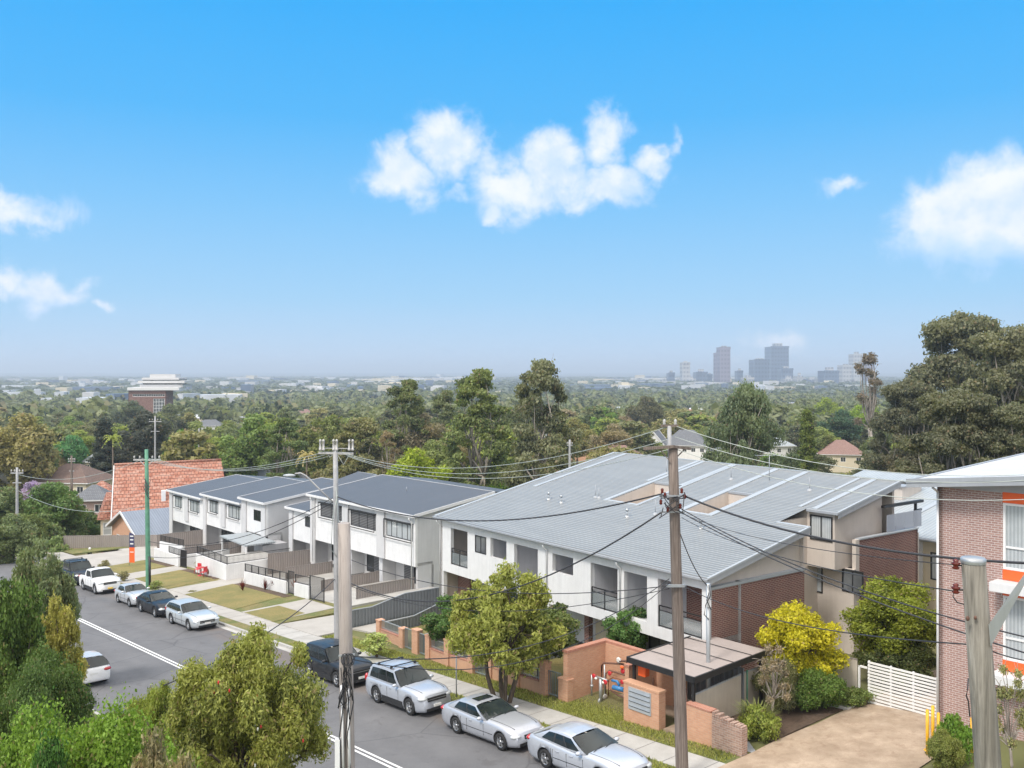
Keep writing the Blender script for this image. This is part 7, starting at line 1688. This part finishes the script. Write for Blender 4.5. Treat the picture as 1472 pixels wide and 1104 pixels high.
plant('hedge', 'broad bright green leafy tree mass at the bottom left', 112, 962, 330, 22.5, (.078, .132, .018), name='tree')
plant('hedge', 'dark green rounded tree above the bright green mass at left', 60, 905, 190, 30, (.045, .075, .02), name='tree', rz=2.0)
plant('lime', 'fresh bright green feathery tree at the left edge', 14, 800, 120, 33, (.062, .10, .022), name='tree')
plant('street', 'soft grey green drooping tree beside the road at left', 62, 765, 112, 46, (.085, .11, .05), name='tree')
plant('street', 'olive yellow tree leaning towards the road centre line at left', 76, 850, 104, 39, (.15, .15, .035), name='tree', rz=1.0)
plant('olive', 'brownish twiggy bush at the bottom edge left of the bottlebrush', 225, 1035, 210, 18.5, (.13, .12, .06), name='tree', rz=4.0)
plant('fern', 'green frond leaved shrub at the bottom left corner', 70, 1052, 150, 17.5, (.045, .10, .02), name='tree', rz=2.0)
plant('callist', 'olive green bush between the road and the bottlebrush tree', 232, 955, 130, 30, (.12, .15, .03), name='tree', rz=3.0)
# the bottlebrush's red flowers sit on its outer leaves
bt = [o2 for o2 in bpy.data.objects if o2.get('label', '').startswith('large olive bottlebrush')][0]; cm = [c for c in bt.children if c.name.startswith('crown')][0].data
rng = np.random.default_rng(3); co_ = np.empty(len(cm.vertices) * 3, np.float32); cm.vertices.foreach_get('co', co_); co_ = co_.reshape(-1, 3)
bpy.context.view_layer.update(); Mi = bt.matrix_world.inverted(); toc = Mi @ Vector((0, 0, 15)); v_ = np.array(toc) - np.array([0, 0, 4.5]); v_ /= np.linalg.norm(v_); sc_ = (co_ - np.array([0, 0, 4.5])) @ v_
cand = np.where(sc_ > np.quantile(sc_, .96))[0]
for k, (mm, cnt) in enumerate((('red', 12), ('pipe', 9))):
    fl_ = MB()
    for i_ in rng.choice(cand, cnt):
        c = co_[i_]; fl_.ball(c, .035, .035, .06, 7, 5)
    fl_.build('flowers', M[mm], bt)
# small planting in front of the terraces
for i, (px, py, lb) in enumerate(((349, 834, 'left of two spiky purple flax plants by the white garden wall'), (381, 838, 'right of two spiky purple flax plants by the white garden wall'), (394, 850, 'small dry flax plant near the black bar gate'), (424, 858, 'low reddish shrub beyond the black bar gate'), (300, 818, 'spiky plant at the raised white terrace'))):
    p = at(px, py + 8, 72 if i < 4 else 80); p.z = road_z(ac(p.x, p.y)[0]) + .2; t = thing('flax_plant', lb, 'plant', p, 0); mb = MB(); rng = np.random.default_rng(40 + i)
    for k in range(22):
        a = rng.random() * 6.28; l = .8 + .5 * rng.random(); e = .5 + .4 * rng.random(); d = Vector((math.cos(a) * (1 - e), math.sin(a) * (1 - e), e)) * l; s = Vector((-math.sin(a), math.cos(a), 0)) * .035
        mb.face(-s, s, d * .6 + s * .9, d, d * .6 - s * .9)
    mb.build('leaves', M['maroon'] if i < 3 else M['copperpipe'], t)
for px, yt, d, lb in ((177, 818, 79, 'thin leafed sapling beside the white pickup'), (224, 832, 73.5, 'bushy sapling just right of the green pole'), (150, 802, 88, 'tiny sapling before the far driveway'), (276, 848, 72.5, 'twiggy sapling at the corner of the second lawn'), (288, 800, 83, 'small shrub in the garden bed beside the dark gate')):
    plant('sapling', lb, px, yt, 18 if px != 224 else 22, d, (.12, .12, .06) if px != 224 else (.11, .14, .04), name='sapling')
gr = plant('tuft', 'tall tufted ornamental grass beside the driveway and clinker wall', 1092, 1008, 62, 35.6, (.12, .15, .03), cat='plant', name='ornamental_grass')
mb = MB(); rng = np.random.default_rng(9)
for k in range(420):
    a = rng.random() * 6.28; r = .45 * rng.random() ** .5; l = .9 + .5 * rng.random(); b = Vector((math.cos(a) * r, math.sin(a) * r, 0)); o = Vector((math.cos(a), math.sin(a), 0)) * (.15 + r * .9); s = Vector((-math.sin(a), math.cos(a), 0)) * .012
    mb.face(b - s, b + s, b + o * .5 + Z3 * l * .8 + s, b + o * .5 + Z3 * l * .8 - s); mb.face(b + o * .5 + Z3 * l * .8 - s, b + o * .5 + Z3 * l * .8 + s, b + o * 1.1 + Z3 * l * .92)
p = at(1088, 1055, 36.0); gt = thing('ornamental_grass', 'long bladed grass clump in front of the beige fence, left of the driveway', 'plant', (p.x, p.y, float(TZ(p.x, p.y)))); M['blade'] = plain('grass_blade', (.17, .19, .05), .8, .3, 3); mb.build('blades', M['blade'], gt)
# verge grass near the camera: real blades, nobody could count them
rng = np.random.default_rng(15); n = 26000; aa = rng.uniform(-22, 7.2, n); cc_ = np.where(rng.random(n) < .7, rng.uniform(4.52, 5.6, n), rng.uniform(2.3, 3.02, n))
extra = rng.random(n) < .35; aa = np.where(extra, rng.uniform(-1.9, 1.4, n), aa); cc_ = np.where(extra, rng.uniform(4.6, 7.9, n), cc_)
x = O_[0] + UX[0] * aa + UY[0] * cc_; y = O_[1] + UX[1] * aa + UY[1] * cc_; z = Z0 + SL * aa + np.where(cc_ < 5.75, .14, .12)
th = rng.random(n) * 6.28; h = .05 + .07 * rng.random(n); P = np.stack([x, y, z], -1); s = np.stack([np.cos(th), np.sin(th), th * 0], -1) * .02; l = np.stack([rng.normal(size=n) * .03, rng.normal(size=n) * .03, h], -1)
me = leaf_mesh('verge_blades', np.stack([P - s, P + s, P + l + s * .2, P + l - s * .2], 1), rng.random(n), rng.random(n) * .85)
o = bpy.data.objects.new('verge_grass', me); COLL.objects.link(o); o.color = (.16, .18, .05, 1); struct(o, 'stuff'); o['label'] = 'short grass blades on the footpath verges'
struct(strip('meter_bay_grass', M['grass'], [(-1.95, 5.7), (-1.95, 8.0), (1.4, 8.0), (1.4, 5.7)], .14, .05))

# ================================================================ haze
mb = MB(); mb.box(-22000, 22000, -400, 21000, -40, 98); hz = mb.build('haze', None); struct(hz, 'stuff'); hz['label'] = 'pale blue haze over the plain'
hm = bpy.data.materials.new('haze'); hm.use_nodes = True; hn = hm.node_tree; hn.nodes.clear(); pv = hn.nodes.new('ShaderNodeVolumePrincipled'); ho = hn.nodes.new('ShaderNodeOutputMaterial'); hn.links.new(pv.outputs[0], ho.inputs[1])
pv.inputs['Color'].default_value = (.78, .88, 1, 1); pv.inputs['Density'].default_value = .00024; pv.inputs['Anisotropy'].default_value = .2; hz.data.materials.append(hm)
